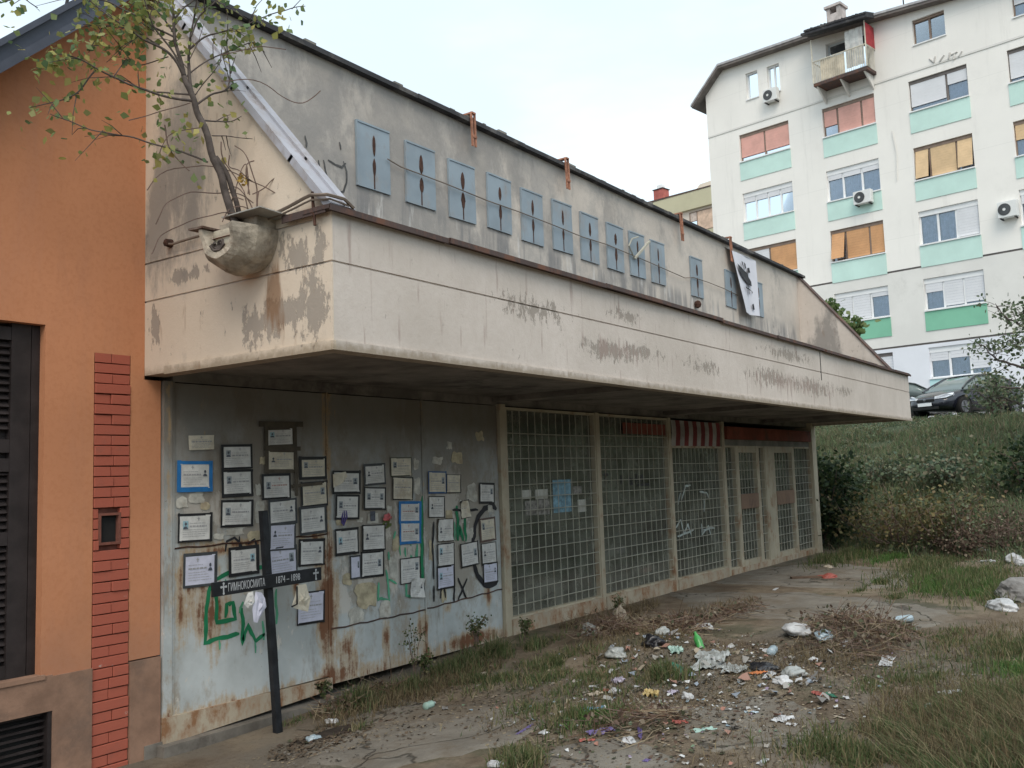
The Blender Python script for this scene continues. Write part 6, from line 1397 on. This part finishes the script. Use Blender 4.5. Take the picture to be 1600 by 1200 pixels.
# shrubs that can be told apart
def shrub(name, label, cat, px, py, w_, h_, leafmat, n=2500, ls=.035, stems=12, density=1.0, base=None, dist=None, airy=.3, stemmat=None, grp=None):
    b = gpt(px, py) if base is None else Vector((base[0], base[1], gz(base[0], base[1])))
    t = thing(name, label, cat, tuple(b), group=grp); mb = MB(); tips = []
    for k in range(stems):
        a = random.uniform(0, 6.28); r0 = w_*random.uniform(.1, .5); top_ = b+Vector((math.cos(a)*r0, math.sin(a)*r0, h_*random.uniform(.6, 1)))
        P = wob(curve([b+Vector((math.cos(a)*.05, math.sin(a)*.05, -.05)), b.lerp(top_, .5)+Vector((math.cos(a)*r0*.2, math.sin(a)*r0*.2, 0)), top_], 4), .05*h_)
        mb.tube(P, taper(len(P), .012+.012*h_, .004), 5); tips += P[2:]
        for _ in range(5):
            i = random.randrange(2, len(P)); d = Vector((random.gauss(0, 1), random.gauss(0, 1), random.uniform(.1, 1))).normalized()*w_*random.uniform(.15, .35); Q = wob([P[i], P[i]+d*.5, P[i]+d], .03); mb.tube(Q, [.006, .004, .002], 4); tips += [Q[1], Q[2], Q[2]]
    mb.build('stems', stemmat or M['drytwig'], t)
    clc = []
    for _ in range(int(70*density)):
        a = random.uniform(0, 6.28); u = random.uniform(-1, 1); rr = random.uniform(.55, 1)**.5; hh_ = b+Vector((math.cos(a)*math.sqrt(max(0, 1-u*u))*rr*w_*.5, math.sin(a)*math.sqrt(max(0, 1-u*u))*rr*w_*.5, h_*(.52+.46*u*rr)))
        clc.append(hh_ + Vector(rnd.normal(0, .08*w_, 3)))
    cs = tips + (clc if airy < .5 else [])
    V_, F_ = leaves(cs, ls, .07*w_+.03, n, rnd); V_ = V_.reshape(-1, 6, 3); g0 = V_[:, :, 2].min(1) > b.z-.02; V_ = V_[g0].reshape(-1, 3)
    stuff(fast_mesh('foliage', V_-np.array(tuple(b)), np.arange(len(V_)).reshape(-1, 6), leafmat, t)); return t
shrub('leafy_shrub', 'dark green bushy shrub right behind the end column of the shop', 'shrub', 0, 0, 1.9, 1.9, M['bushdark'], 5000, .055, base=(21.6, 6.9), density=1.5)
shrub('leafy_shrub', 'bush farther back between column and embankment, under the canopy end', 'shrub', 0, 0, 1.8, 1.5, M['bushdark'], 2600, .06, base=(24.2, 8.0), density=1.2)
shrub('dry_bush', 'wide brownish bush at the foot of the embankment, right of the dark shrub', 'bush', 1410, 858, 2.4, .95, M['olivebush'], 1500, .04, 16, 1.3, airy=.2)
shrub('dry_bush', 'yellow-olive bush in the middle foot of the embankment', 'bush', 1475, 855, 1.5, 1.0, M['olivebush'], 1200, .04, 12, 1.0)
shrub('twiggy_bush', 'reddish leafy heap at the embankment foot above the small white wrapper', 'bush', 1508, 868, 1.0, .40, M['redbush'], 1000, .03, 14, .8)
shrub('twiggy_bush', 'dark brown tangled bush at the right edge under the bank', 'bush', 1575, 856, 2.0, .5, M['redbush'], 1000, .03, 18, .8)
shrub('leafy_shrub', 'small pale leafed sapling standing before the red heap', 'sapling', 1502, 868, .7, 1.05, M['silver'], 260, .035, 5, .2, airy=.8)
shrub('leafy_shrub', 'green bush growing at the crest in front of the black car', 'shrub', 0, 0, 1.6, 1.15, M['scrub'], 900, .05, 12, .5, base=tuple(groundpt(1556, 33.0))[:2], airy=.6)
shrub('leafy_shrub', 'low dark scrub in the middle of the bank', 'shrub', 0, 0, 2.0, .4, M['scrub'], 1200, .055, 14, 1.1, base=tuple(groundpt(1480, 26.0))[:2])
shrub('leafy_shrub', 'dark overhanging scrub at the right edge of the bank', 'shrub', 0, 0, 2.2, .9, M['bushdark'], 1800, .055, 16, 1.4, base=tuple(groundpt(1615, 24.0))[:2])
shrub('leafy_shrub', 'rounded scrub at the left of the bank below the canopy corner', 'shrub', 0, 0, 1.8, .4, M['scrub'], 1200, .055, 14, 1.1, base=tuple(groundpt(1380, 27.0))[:2])
# straggly tree from the right edge before the flats
tb = groundpt(1668, 27.5); TR = thing('straggly_tree', 'sparse silvery green tree reaching in from the right edge in front of the flats', 'tree', tuple(tb))
def tq(px, py, dd=0): d = ray(px, py); h = math.hypot(d.x, d.y); return CO + d*((27.5+dd)/h)
mb = MB(); P = curve([Vector(tb)-Vector((0, 0, .2)), tq(1668, 640), tq(1660, 560), tq(1668, 470)]); mb.tube(wob(P, .06), taper(len(P), .11, .05), 8); mb.build('trunk', M['bark'], TR, smooth=True)
lp = []; tw2 = MB()
for pts, r_, dd in [([(1660, 600), (1625, 580), (1590, 572), (1562, 562), (1540, 548), (1532, 535)], .05, 0), ([(1662, 560), (1630, 520), (1600, 512), (1575, 498), (1562, 484), (1558, 474)], .04, .3), ([(1660, 620), (1620, 610), (1580, 606), (1560, 600), (1548, 592)], .04, -.3), ([(1664, 520), (1630, 490), (1608, 485), (1592, 492)], .03, .5), ([(1655, 640), (1610, 640), (1575, 625), (1545, 622), (1522, 610)], .035, .2), ([(1662, 540), (1640, 545), (1600, 545), (1580, 535)], .03, -.2), ([(1664, 500), (1650, 460), (1640, 440)], .04, 0), ([(1660, 580), (1700, 540), (1730, 520)], .05, 0)]:
    Q = wob(curve([tq(a, b, dd) for a, b in pts], 5), .08); m_ = MB(); m_.tube(Q, taper(len(Q), r_, .008), 6); m_.build('branch', M['bark'], TR)
    for k in range(26):
        i = random.randrange(3, len(Q)); d = Vector((random.gauss(0, 1), random.gauss(0, 1), random.gauss(.1, .7))).normalized()*random.uniform(.2, .6); R_ = wob([Q[i], Q[i]+d*.5, Q[i]+d], .05); tw2.tube(R_, [.010, .007, .003], 4); lp += [R_[1], R_[2], R_[2]]
stuff(tw2.build('twigs', M['bark'], TR)); V_, F_ = leaves(lp, .055, .11, 1700, rnd); stuff(fast_mesh('foliage', V_-np.array(tuple(tb)), F_, M['silver'], TR))
# fig-like tree behind the right gable, only its top shows
gb_ = (22.6, 9.2); TB = thing('leafy_tree', 'green tree whose top shows just above the sloping right gable of the shop', 'tree', (gb_[0], gb_[1], gz(*gb_)))
def tg(px, py, dd=0): d = ray(px, py); h = math.hypot(d.x, d.y); return CO + d*((math.hypot(*gb_)+dd)/h)
mb = MB(); z0 = gz(*gb_); P = curve([Vector((*gb_, z0-.1)), Vector((gb_[0]+.1, gb_[1], 2.5)), tg(1290, 530)], 6); mb.tube(P, taper(len(P), .10, .04), 8); mb.build('trunk', M['bark'], TB, smooth=True)
ctr = []
for k, (a, b) in enumerate([(1292, 484), (1300, 492), (1306, 482), (1312, 498), (1322, 505), (1334, 512), (1342, 506), (1300, 520), (1318, 530), (1338, 516), (1280, 520), (1310, 550), (1340, 560), (1300, 580), (1290, 600)]):
    q = tg(a, b, random.uniform(-.3, .3)); m_ = MB(); m_.tube(curve([P[-5], P[-5].lerp(q, .5)+Vector((0, 0, .05)), q], 4), .012, 5); m_.build('branch', M['bark'], TB); ctr += [q]*2 if k < 10 else [q]*5
V_, F_ = leaves(ctr, .075, .10, 900, rnd); stuff(fast_mesh('foliage', V_-np.array((gb_[0], gb_[1], z0)), F_, m_leaf('fresh_tree_leaves', [(.10, .16, .05), (.14, .20, .07), (.07, .12, .04), (.18, .22, .09)], .6, .35), TB))
# thin weeds against the doors
def weed(px, py, h_, label, mat=None, k=9):
    b = gpt(px, py); t = thing('weed', label, 'weed', tuple(b), group='weeds along the foot of the shop'); mb = MB(); tips = []
    for q in range(k):
        a = random.uniform(0, 6.28); P = wob(curve([b, b+Vector((math.cos(a)*h_*.12, math.sin(a)*h_*.08, h_*.6)), b+Vector((math.cos(a)*h_*.3, math.sin(a)*h_*.18-.02, h_*random.uniform(.6, 1)))], 4), .015)
        P = [Vector((p.x, min(p.y, WY-.04), p.z)) for p in P]; mb.tube(P, taper(len(P), .004, .0015), 4); tips += P[2:]
    mb.build('stems', mat or M['drytwig'], t); V_, F_ = leaves(tips, .014, .018, k*26, rnd); V_[:, 1] = np.minimum(V_[:, 1], WY-.035); stuff(fast_mesh('foliage', V_-np.array(tuple(b)), F_, M['grass'], t))
weed(648, 1060, .55, 'tall thin arching weed left of the seam between second and third steel door', k=5)
weed(745, 1025, .45, 'feathery green weed before the right part of the third steel door', k=12)
weed(665, 1062, .25, 'bushy low weed at the seam between second and third steel door', k=12)
weed(820, 1000, .22, 'low weed under the left end of the first barred window', k=10)
weed(965, 968, .30, 'dry weed under the second barred window', M['drytwig'], k=8)
weed(500, 1098, .22, 'small weed at the foot of the seam between first and second steel door', k=9)
# piles of dead twigs
def pile(px, py, rx, ry, hh_, n, label, mats):
    b = gpt(px, py); t = thing('twig_pile', label, 'twig pile', tuple(b), group='heaps of dead twigs'); mb = MB()
    for q in range(n):
        a = random.uniform(0, 6.28); r_ = random.random()**.6; c = b+Vector((math.cos(a)*rx*r_, math.sin(a)*ry*r_, 0)); c.z = gz(c.x, c.y)+random.uniform(0, hh_)*(1-r_*.8)
        d = Vector((random.gauss(0, 1), random.gauss(0, 1), random.gauss(0, .45))).normalized()*random.uniform(.08, .32); P = [c-d, c+Vector((random.gauss(0, .02), random.gauss(0, .02), random.uniform(0, .04))), c+d]
        for p in P: p.z = max(p.z, gz(p.x, p.y)+.004)
        mb.tube(P, [.0025, .0035, .0015], 3, mi=random.randrange(len(mats)))
    stuff(mb.build('dead_twigs', mats, t))
    V_, F_ = leaves([b+Vector((math.cos(a)*rx*r_, math.sin(a)*ry*r_, gz(b.x, b.y)-b.z+.04+hh_*.3*(1-r_))) for a, r_ in [(random.uniform(0, 6.28), random.random()**.5) for _ in range(60)]], .022, .05, int(n*1.2), rnd); stuff(fast_mesh('dead_leaves', V_-np.array(tuple(b)), F_, M['redbush'], t))
bt = [M['drytwig'], simple('brown_twig', (.12, .07, .045), .9, var=.4), simple('pale_straw', (.26, .21, .14), .9, var=.3)]
pile(955, 990, .55, .35, .18, 220, 'reddish brown twig heap under the second barred window', bt)
pile(1050, 985, .7, .4, .18, 260, 'bigger twig heap around the black bag and the bright green bottle', bt)
pile(1310, 975, .8, .35, .11, 200, 'brown twig heap left of the pale blue bottle in the right middle ground', bt)
pile(1370, 995, .7, .3, .14, 200, 'flat straw heap just right of the brown twig heap', bt)
pile(1150, 960, .8, .2, .10, 120, 'thin line of twigs between the two main heaps', bt)
pile(560, 1098, .5, .08, .10, 120, 'dry stalks along the foot of the second steel door', bt)
pile(1000, 1130, .5, .3, .04, 90, 'flattened twigs among wrappers in the near middle ground', bt)

# ================================================================== litter
def lm(name, c, r=.45, var=.15, tr=0): 
    s = Mt(name, r, 0, .5); v = s.oco(); k = s.mix(s.mr(s.noise(9, 4, .6, vec=v), .35, .7), tuple(q*(1-var*2) for q in c), c); k = s.mix(s.mr(s.noise(4, 6, .7, vec=v, off=(4, 4, 4)), .55, .7, 0, .6), k, (.14, .12, .09)); s.color(k)
    return s.mat
LM = {'white': lm('white_plastic_film', (.55, .56, .57)), 'clear': lm('milky_plastic_film', (.36, .38, .37), .3), 'blue': lm('blue_plastic', (.12, .26, .42), .4), 'lilac': lm('lilac_wrapper', (.46, .42, .52), .4), 'cream': lm('cream_cloth', (.46, .40, .32), .9), 'red': lm('red_wrapper', (.33, .08, .06), .6), 'green': lm('green_plastic', (.07, .36, .09), .3), 'mint': lm('mint_wrapper', (.34, .50, .44), .4), 'black': lm('black_plastic', (.02, .02, .025), .35), 'orange': lm('orange_carton', (.55, .18, .05), .6), 'yellow': lm('yellow_wrapper', (.50, .38, .16), .5), 'purple': lm('purple_wrapper', (.15, .11, .28), .4), 'grey': lm('grey_rag', (.24, .23, .22), .9), 'dgreen': lm('dark_green_plastic', (.02, .14, .08), .3), 'pblue': lm('pale_blue_plastic', (.38, .48, .54), .25)}
def crumple(px, py, sx, sy, sz, mat, label, name='plastic_bag', cat='plastic bag', seed=None):
    b = gpt(px, py); sd = random.random()*90; bm = bmesh.new(); bmesh.ops.create_icosphere(bm, subdivisions=4, radius=1)
    for v in bm.verts:
        n = v.co.normalized(); r = .95+.55*mnoise.noise(n*1.3+Vector((sd, 0, 0)))+.20*(1-2*abs(mnoise.noise(n*2.6+Vector((0, sd, 0)))))+.05*(1-2*abs(mnoise.noise(n*6+Vector((0, 0, sd)))))
        v.co = Vector((n.x*r*sx, n.y*r*sy, max(-.35, n.z*r)*sz*.8+sz*.22))
    me = bpy.data.meshes.new(name); bm.to_mesh(me); bm.free(); me.polygons.foreach_set('use_smooth', [True]*len(me.polygons)); me.materials.append(LM[mat]); o = link(name, me); o.location = b; o.rotation_euler = (0, 0, random.uniform(0, 6.28)); return tag(o, label, cat)
def sheetl(px, py, w_, l_, mat, label, name='wrapper', cat='wrapper', amp=.25, rz=None):
    b = gpt(px, py); sd = random.random()*90; n = 12; rz = random.uniform(0, 3.1) if rz is None else rz; vs = []
    for j in range(n+1):
        for i in range(n+1):
            u, v = i/n-.5, j/n-.5; e = 1+.35*mnoise.noise(Vector((u*3+sd, v*3, 0))); x = u*w_*e; y = v*l_*e; q = Vector((x*math.cos(rz)-y*math.sin(rz), x*math.sin(rz)+y*math.cos(rz), 0))
            z = max(0, .5*(1-2*abs(mnoise.noise(Vector((u*4+sd, v*4, 3)))))+.35*mnoise.noise(Vector((u*9, v*9+sd, 1))))*min(w_, l_)*amp
            g_ = gz(b.x+q.x, b.y+q.y)-b.z; vs.append(Vector((q.x, q.y, z+g_+.006)))
    mb = MB(); mb.add(vs, [(j*(n+1)+i, j*(n+1)+i+1, (j+1)*(n+1)+i+1, (j+1)*(n+1)+i) for j in range(n) for i in range(n)]); o = mb.build(name, LM[mat]); o.location = b; return tag(o, label, cat)
def bottle(px, py, L, r, mat, label, rz, capm='blue', el=.0):
    b = gpt(px, py); t = thing('plastic_bottle', label, 'bottle', (b.x, b.y, b.z+r), rz); ax = Vector((math.cos(el), 0, math.sin(el)))
    MB().lathe([(0, -L*.5), (r*.85, -L*.5), (r, -L*.44), (r*.9, -L*.1), (r, 0), (r*.92, L*.2), (r*.35, L*.40), (r*.33, L*.46)], (0, 0, 0), ax, 14).build('body', LM[mat], t, smooth=True, local=True)
    MB().lathe([(r*.4, L*.455), (r*.4, L*.5), (0, L*.5)], (0, 0, 0), ax, 10).build('cap', LM[capm], t, local=True)
C_, S_ = crumple, sheetl
C_(1248, 990, .16, .12, .09, 'white', 'white plastic bag before the brown twig heap, largest bag in the middle ground')
C_(1289, 996, .12, .09, .07, 'pblue', 'bluish crumpled bag just right of the large white bag', )
C_(1566, 950, .24, .13, .10, 'white', 'big white bag lying in the grass at the right edge')
C_(1582, 877, .14, .12, .12, 'white', 'small white bag on top of the concrete lump at the right edge')
C_(1598, 882, .12, .1, .10, 'white', 'second small white bag cut by the right edge of the picture')
C_(962, 1024, .12, .09, .07, 'clear', 'milky grey bag below the reddish twig heap')
C_(1021, 1008, .11, .09, .09, 'black', 'crumpled black bag in the bigger twig heap')
C_(967, 968, .08, .06, .16, 'cream', 'pale upright rag leaning on the sill of the second barred window', 'rag', 'rag')
C_(920, 992, .08, .06, .12, 'clear', 'torn pale film hanging in the reddish twig heap', 'plastic_film', 'plastic film')
C_(1098, 982, .11, .07, .06, 'white', 'white wrapper ball on the right slope of the bigger twig heap', 'wrapper', 'wrapper')
C_(1006, 985, .05, .04, .04, 'red', 'red and white carton scrap in the bigger twig heap', 'carton', 'carton')
C_(1035, 990, .07, .05, .06, 'clear', 'grey film scrap above the black bag', 'plastic_film', 'plastic film')
S_(1112, 1035, .50, .28, 'clear', 'long creased clear plastic sheet right of the green bottle', 'plastic_sheet', 'plastic sheet', .25, .3)
S_(1150, 1048, .40, .18, 'clear', 'narrow clear plastic strip continuing the long sheet', 'plastic_sheet', 'plastic sheet', .22, .2)
S_(1056, 1018, .20, .13, 'mint', 'mint green wrapper left of the bright green bottle', amp=.5)
bottle(1092, 1010, .22, .04, 'green', 'bright green bottle standing aslant in the twig heap', .9, 'green', .9)
S_(967, 1066, .16, .10, 'lilac', 'lilac white wrapper left of the dark green tuft', amp=.5)
C_(960, 1082, .05, .04, .035, 'white', 'white crushed cup below the lilac wrapper', 'paper_cup', 'cup')
S_(930, 1087, .13, .09, 'cream', 'cream rag scrap at the left of the litter field', 'rag', 'rag', .4)
S_(946, 1080, .08, .06, 'red', 'reddish wrapper between cream rag and crushed cup')
S_(927, 1111, .16, .10, 'blue', 'blue plastic scrap beside the low grass tuft', 'plastic_film', 'plastic film', .4)
S_(1018, 1088, .16, .12, 'yellow', 'yellow-brown crumpled wrapper in the near litter', amp=.55)
C_(1074, 1093, .05, .04, .05, 'white', 'white crushed cup standing alone on grey dirt', 'paper_cup', 'cup')
S_(1050, 1084, .11, .07, 'lilac', 'pale lilac wrapper between the yellow wrapper and the white cup', amp=.5)
S_(849, 1146, .07, .05, 'white', 'white oval lid on the near concrete slab', 'lid', 'lid', .15)
S_(940, 1146, .20, .07, 'purple', 'long grey-purple wrapper in the near centre', amp=.5, rz=2.6)
C_(982, 1160, .045, .04, .03, 'white', 'small white ball of paper at the near centre', 'paper_scrap', 'paper scrap')
S_(1000, 1148, .18, .03, 'purple', 'thin purple strip beside the white paper ball', amp=.8, rz=.5)
S_(917, 1158, .10, .05, 'red', 'dull red wrapper on the edge of the near slab')
S_(1100, 1142, .18, .06, 'mint', 'pale mint strip lying flat at the near right', amp=.3, rz=2.7)
S_(1174, 1114, .10, .05, 'pblue', 'pale blue wrapper on bare grey dirt')
S_(1185, 1053, .14, .08, 'orange', 'orange and white carton at the right end of the clear sheets', 'carton', 'carton', .3)
S_(1203, 1056, .24, .08, 'white', 'white tray edge next to the orange carton', 'foam_tray', 'tray', .2, .1)
C_(1192, 1046, .16, .10, .05, 'black', 'flat black bag behind the orange carton')
S_(1192, 1192, .14, .04, 'white', 'white strip at the bottom edge of the picture', 'paper_scrap', 'paper scrap', .2, 0)
bottle(1208, 1023, .26, .045, 'pblue', 'pale blue bottle lying left of the litter cluster', .2, 'white')
C_(1222, 1067, .07, .05, .05, 'white', 'white wrapper beside the dark bag in the middle right', 'wrapper', 'wrapper')
C_(1240, 1056, .10, .07, .06, 'clear', 'milky film ball right of the white wrapper', 'plastic_film', 'plastic film')
S_(1322, 1006, .14, .08, 'white', 'white scrap in front of the flat straw heap', 'paper_scrap', 'paper scrap')
bottle(1409, 974, .30, .045, 'pblue', 'pale blue plastic bottle lying at the right end of the straw heap', 2.6, 'white')
S_(1386, 1036, .42, .12, 'white', 'long white paper lying flat on the track', 'paper_sheet', 'paper', .10, .15)
S_(1278, 1086, .09, .06, 'red', 'orange-red wrapper among the green scraps', amp=.4)
S_(1298, 1088, .12, .05, 'dgreen', 'dark green wrapper beside the orange-red one', amp=.4)
S_(1322, 1092, .06, .05, 'white', 'small white scrap right of the dark green wrapper', 'paper_scrap', 'paper scrap')
S_(1224, 1126, .18, .10, 'white', 'torn white plate in the near right', 'paper_plate', 'plate', .35)
S_(1237, 1134, .07, .06, 'white', 'fragment broken off the torn white plate', 'paper_plate', 'plate', .3)
S_(1312, 1122, .09, .03, 'cream', 'narrow cream scrap on the dark track', 'paper_scrap', 'paper scrap')
S_(1486, 1084, .16, .08, 'white', 'white flattened wrapper in the right grass', amp=.4)
S_(1515, 1056, .12, .05, 'grey', 'greyish scrap near the tall dry grass', 'paper_scrap', 'paper scrap')
bottle(1448, 1109, .12, .02, 'mint', 'tiny bottle with a red cap on the path edge', 2.9, 'red')
S_(1445, 1138, .08, .05, 'white', 'white scrap in the near right grass', 'paper_scrap', 'paper scrap', .4)
S_(1370, 1175, .05, .04, 'white', 'tiny white scrap at the lower right', 'paper_scrap', 'paper scrap', .4)
S_(1543, 877, .30, .10, 'white', 'white scrap in the green grass left of the small bags', 'paper_scrap', 'paper scrap', .2, 1)
C_(1531, 861, .10, .08, .06, 'white', 'white crumpled scrap at the foot of the reddish heap', 'paper_scrap', 'paper scrap')
C_(1293, 903, .14, .10, .06, 'red', 'faded red rag at the end of the plank by the shop corner', 'rag', 'rag')
C_(1294, 888, .10, .07, .05, 'cream', 'cream stone-like scrap behind the red rag', 'wrapper', 'wrapper')
S_(1212, 921, .2, .05, 'white', 'white strip on the slab by the window sill', 'paper_scrap', 'paper scrap', .2)
C_(519, 1129, .055, .04, .03, 'white', 'white scrap near the cross at the foot of the doors', 'paper_scrap', 'paper scrap')
C_(490, 1157, .05, .04, .04, 'pblue', 'blue and white candle wrapper right of the cross foot', 'wrapper', 'wrapper')
bottle(672, 1107, .14, .032, 'mint', 'small greenish crushed bottle on the edge of the near slab', .1, 'white')
S_(695, 1109, .10, .05, 'grey', 'grey rag scrap beside the small greenish bottle', 'rag', 'rag', .5)
C_(774, 1197, .05, .04, .03, 'white', 'white wad at the bottom edge left of the near slab', 'paper_scrap', 'paper scrap')
C_(756, 1056, .05, .04, .03, 'cream', 'pale stone in the grass before the third steel door', 'stone', 'stone')
S_(820, 1142, .24, .03, 'purple', 'dark purple strip left of the white lid', amp=.5, rz=.1)
S_(1010, 1190, .05, .04, 'purple', 'purple scrap at the bottom edge', 'paper_scrap', 'paper scrap')
S_(1062, 1130, .10, .07, 'red', 'faint pink wrapper near the mint strip', amp=.3)
C_(1050, 1055, .09, .09, .09, 'dgreen', 'dark green plastic pot amid the grass tuft', 'plastic_pot', 'pot')
# plank and broken kerb by the shop corner, concrete lump
a = gpt(1236, 905); b = gpt(1288, 903); mb = MB(); d = (b-a).normalized(); mb.fbox(a+Vector((0, 0, .01)), d, Vector((-d.y, d.x, 0)), UP, 0, (b-a).length, -.06, .06, 0, .03); tag(mb.build('wooden_plank', simple('weathered_plank', (.13, .09, .065), .9, var=.4, bump=.4)), 'weathered brown plank lying by the red rag at the shop corner', 'plank')
b = gpt(1597, 935); bm = bmesh.new(); bmesh.ops.create_icosphere(bm, subdivisions=4, radius=1)
for v in bm.verts:
    n = v.co.normalized(); r = 1+.3*mnoise.noise(n*1.3+Vector((4, 0, 0)))+.10*mnoise.noise(n*5); v.co = Vector((n.x*r*.40, n.y*r*.30, n.z*r*.20+.05))
me = bpy.data.meshes.new('concrete_lump'); bm.to_mesh(me); bm.free(); me.materials.append(simple('grey_concrete_lump', (.22, .21, .20), .95, coords='obj', var=.35, bump=.6)); o = link('concrete_lump', me); o.location = b; tag(o, 'grey concrete lump in the grass at the right edge, under the small white bags', 'concrete lump')
# small debris: stones, paper flecks, leaves
def flecks(name, n, size, mat, regs, flat=.3):
    Vs = []
    for (a, b, rx, ry, w_) in regs:
        m_ = int(n*w_); c = gpt(a, b); r_ = np.sqrt(rnd.uniform(0, 1, m_)); t_ = rnd.uniform(0, 6.283, m_); X = c.x+rx*r_*np.cos(t_); Y = np.minimum(c.y+ry*r_*np.sin(t_), WY-.25); Z = zarr(X, Y)+.006
        s_ = size*rnd.uniform(.3, 1.3, m_)**1.5; P = np.stack([X, Y, Z], 1)[:, None, :]; k5 = np.arange(5)/5*2*np.pi; ph = rnd.uniform(0, 6.28, m_)[:, None]
        rr_ = s_[:, None]*rnd.uniform(.5, 1.1, (m_, 5)); ring = np.stack([np.cos(k5+ph)*rr_, np.sin(k5+ph)*rr_*.7, rnd.uniform(0, 1, (m_, 5))*s_[:, None]*flat], 2); Vs.append((P+ring).reshape(-1, 3))
    V = np.concatenate(Vs); stuff(fast_mesh(name, V, np.arange(len(V)).reshape(-1, 5), mat))
RG = [(1000, 1040, 2.2, 1.3, .30), (1150, 1050, 1.8, 1.2, .2), (1250, 1040, 1.6, 1.0, .15), (1000, 1130, 1.3, .6, .15), (1200, 1130, 1.3, .6, .12), (900, 1110, 1, .6, .08)]
flecks('paper_flecks', 700, .024, m_leaf('dull_paper_flecks', [(.20, .19, .17), (.40, .40, .39), (.14, .13, .12), (.30, .28, .25), (.55, .56, .56), (.18, .16, .13)], .9, .05), RG, .8); flecks('wrapper_flecks', 260, .022, m_leaf('wrapper_flecks', [(.25, .20, .28), (.20, .26, .30), (.32, .16, .12), (.15, .22, .14), (.34, .30, .20)], .7, .05), RG, .8); flecks('flat_scraps', 230, .050, m_leaf('mixed_flat_scraps', [(.42, .42, .42), (.30, .29, .27), (.20, .19, .18), (.52, .53, .54), (.24, .28, .33), (.34, .29, .22), (.30, .17, .13)], .7, .05), [(1010, 1010, .9, .35, .25), (1120, 1030, 1.1, .35, .3), (1230, 1050, .9, .4, .2), (970, 1075, .8, .3, .12), (1210, 1110, .9, .3, .07), (1330, 1000, .9, .3, .06)], .9); flecks('straw_flecks', 2600, .015, bt[2], RG + [(700, 1100, 1.5, .5, .2), (1450, 1050, 2, 1, .3), (500, 1170, 1, .3, .1)]); flecks('soil_clods', 2600, .018, simple('brown_soil_clod', (.10, .075, .052), .95), RG + [(500, 1160, .5, .25, .25), (700, 1120, 1.5, .5, .15), (1400, 1060, 2, 1, .3)], .8)
flecks('fallen_leaves', 1300, .022, M['redbush'], RG + [(650, 1090, 1.2, .3, .3), (1350, 990, 1.5, .5, .3), (500, 1150, .5, .2, .1)], .5)
flecks('pebbles', 900, .014, M['plinth'], RG + [(600, 1150, 1.5, .5, .3), (1400, 1060, 2, 1, .3)], .8)
# dark candle-wax stain heap beside the cross
mb = MB(); c = gpt(516, 1148); n = 40; top_ = []
for k in range(n):
    a = k*2*math.pi/n; r = 1+.35*mnoise.noise(Vector((math.cos(a)*2, math.sin(a)*2, 7))); x = c.x+.30*r*math.cos(a); y = c.y+.13*r*math.sin(a); top_.append(Vector((x, y, gz(x, y)+.004)))
cc = Vector((c.x, c.y, max(p.z for p in top_)+.02)); mid = [p.lerp(cc, .5)+Vector((0, 0, .006)) for p in top_]; mb.add(top_+mid+[cc], [(k, (k+1) % n, n+(k+1) % n, n+k) for k in range(n)]+[(n+k, n+(k+1) % n, 2*n) for k in range(n)]); tag(mb.build('burnt_patch', simple('dark_wax_soot', (.035, .026, .02), .8, var=.5, scale=9, bump=.6)), 'dark burnt wax patch on the dirt just right of the cross foot', 'burnt patch')

# ================================================================== trees across the street, behind the photographer (mirrored in the panes)
n = 26000; X = rnd.uniform(-25, 95, n); hb = np.array([6.0+2.6*mnoise.noise(Vector((x*.13, 3, 0)))+1.6*mnoise.noise(Vector((x*.5, 9, 0))) for x in X]); Z = rnd.uniform(.2, 1, n)*hb; Y = -24 + rnd.normal(0, 1.6, n)
a_ = rnd.normal(0, 1, (n, 3)); a_ /= np.linalg.norm(a_, axis=1)[:, None]; b_ = np.cross(a_, rnd.normal(0, 1, (n, 3))); b_ /= np.linalg.norm(b_, axis=1)[:, None]; s_ = rnd.uniform(.25, .55, n)[:, None]; c_ = np.stack([X, Y, Z], 1)
V = np.stack([c_-a_*s_, c_+b_*s_*.6, c_+a_*s_, c_-b_*s_*.6], 1).reshape(-1, 3)
stuff(fast_mesh('far_wood', V, np.arange(n*4).reshape(-1, 4), M['bushdark']))
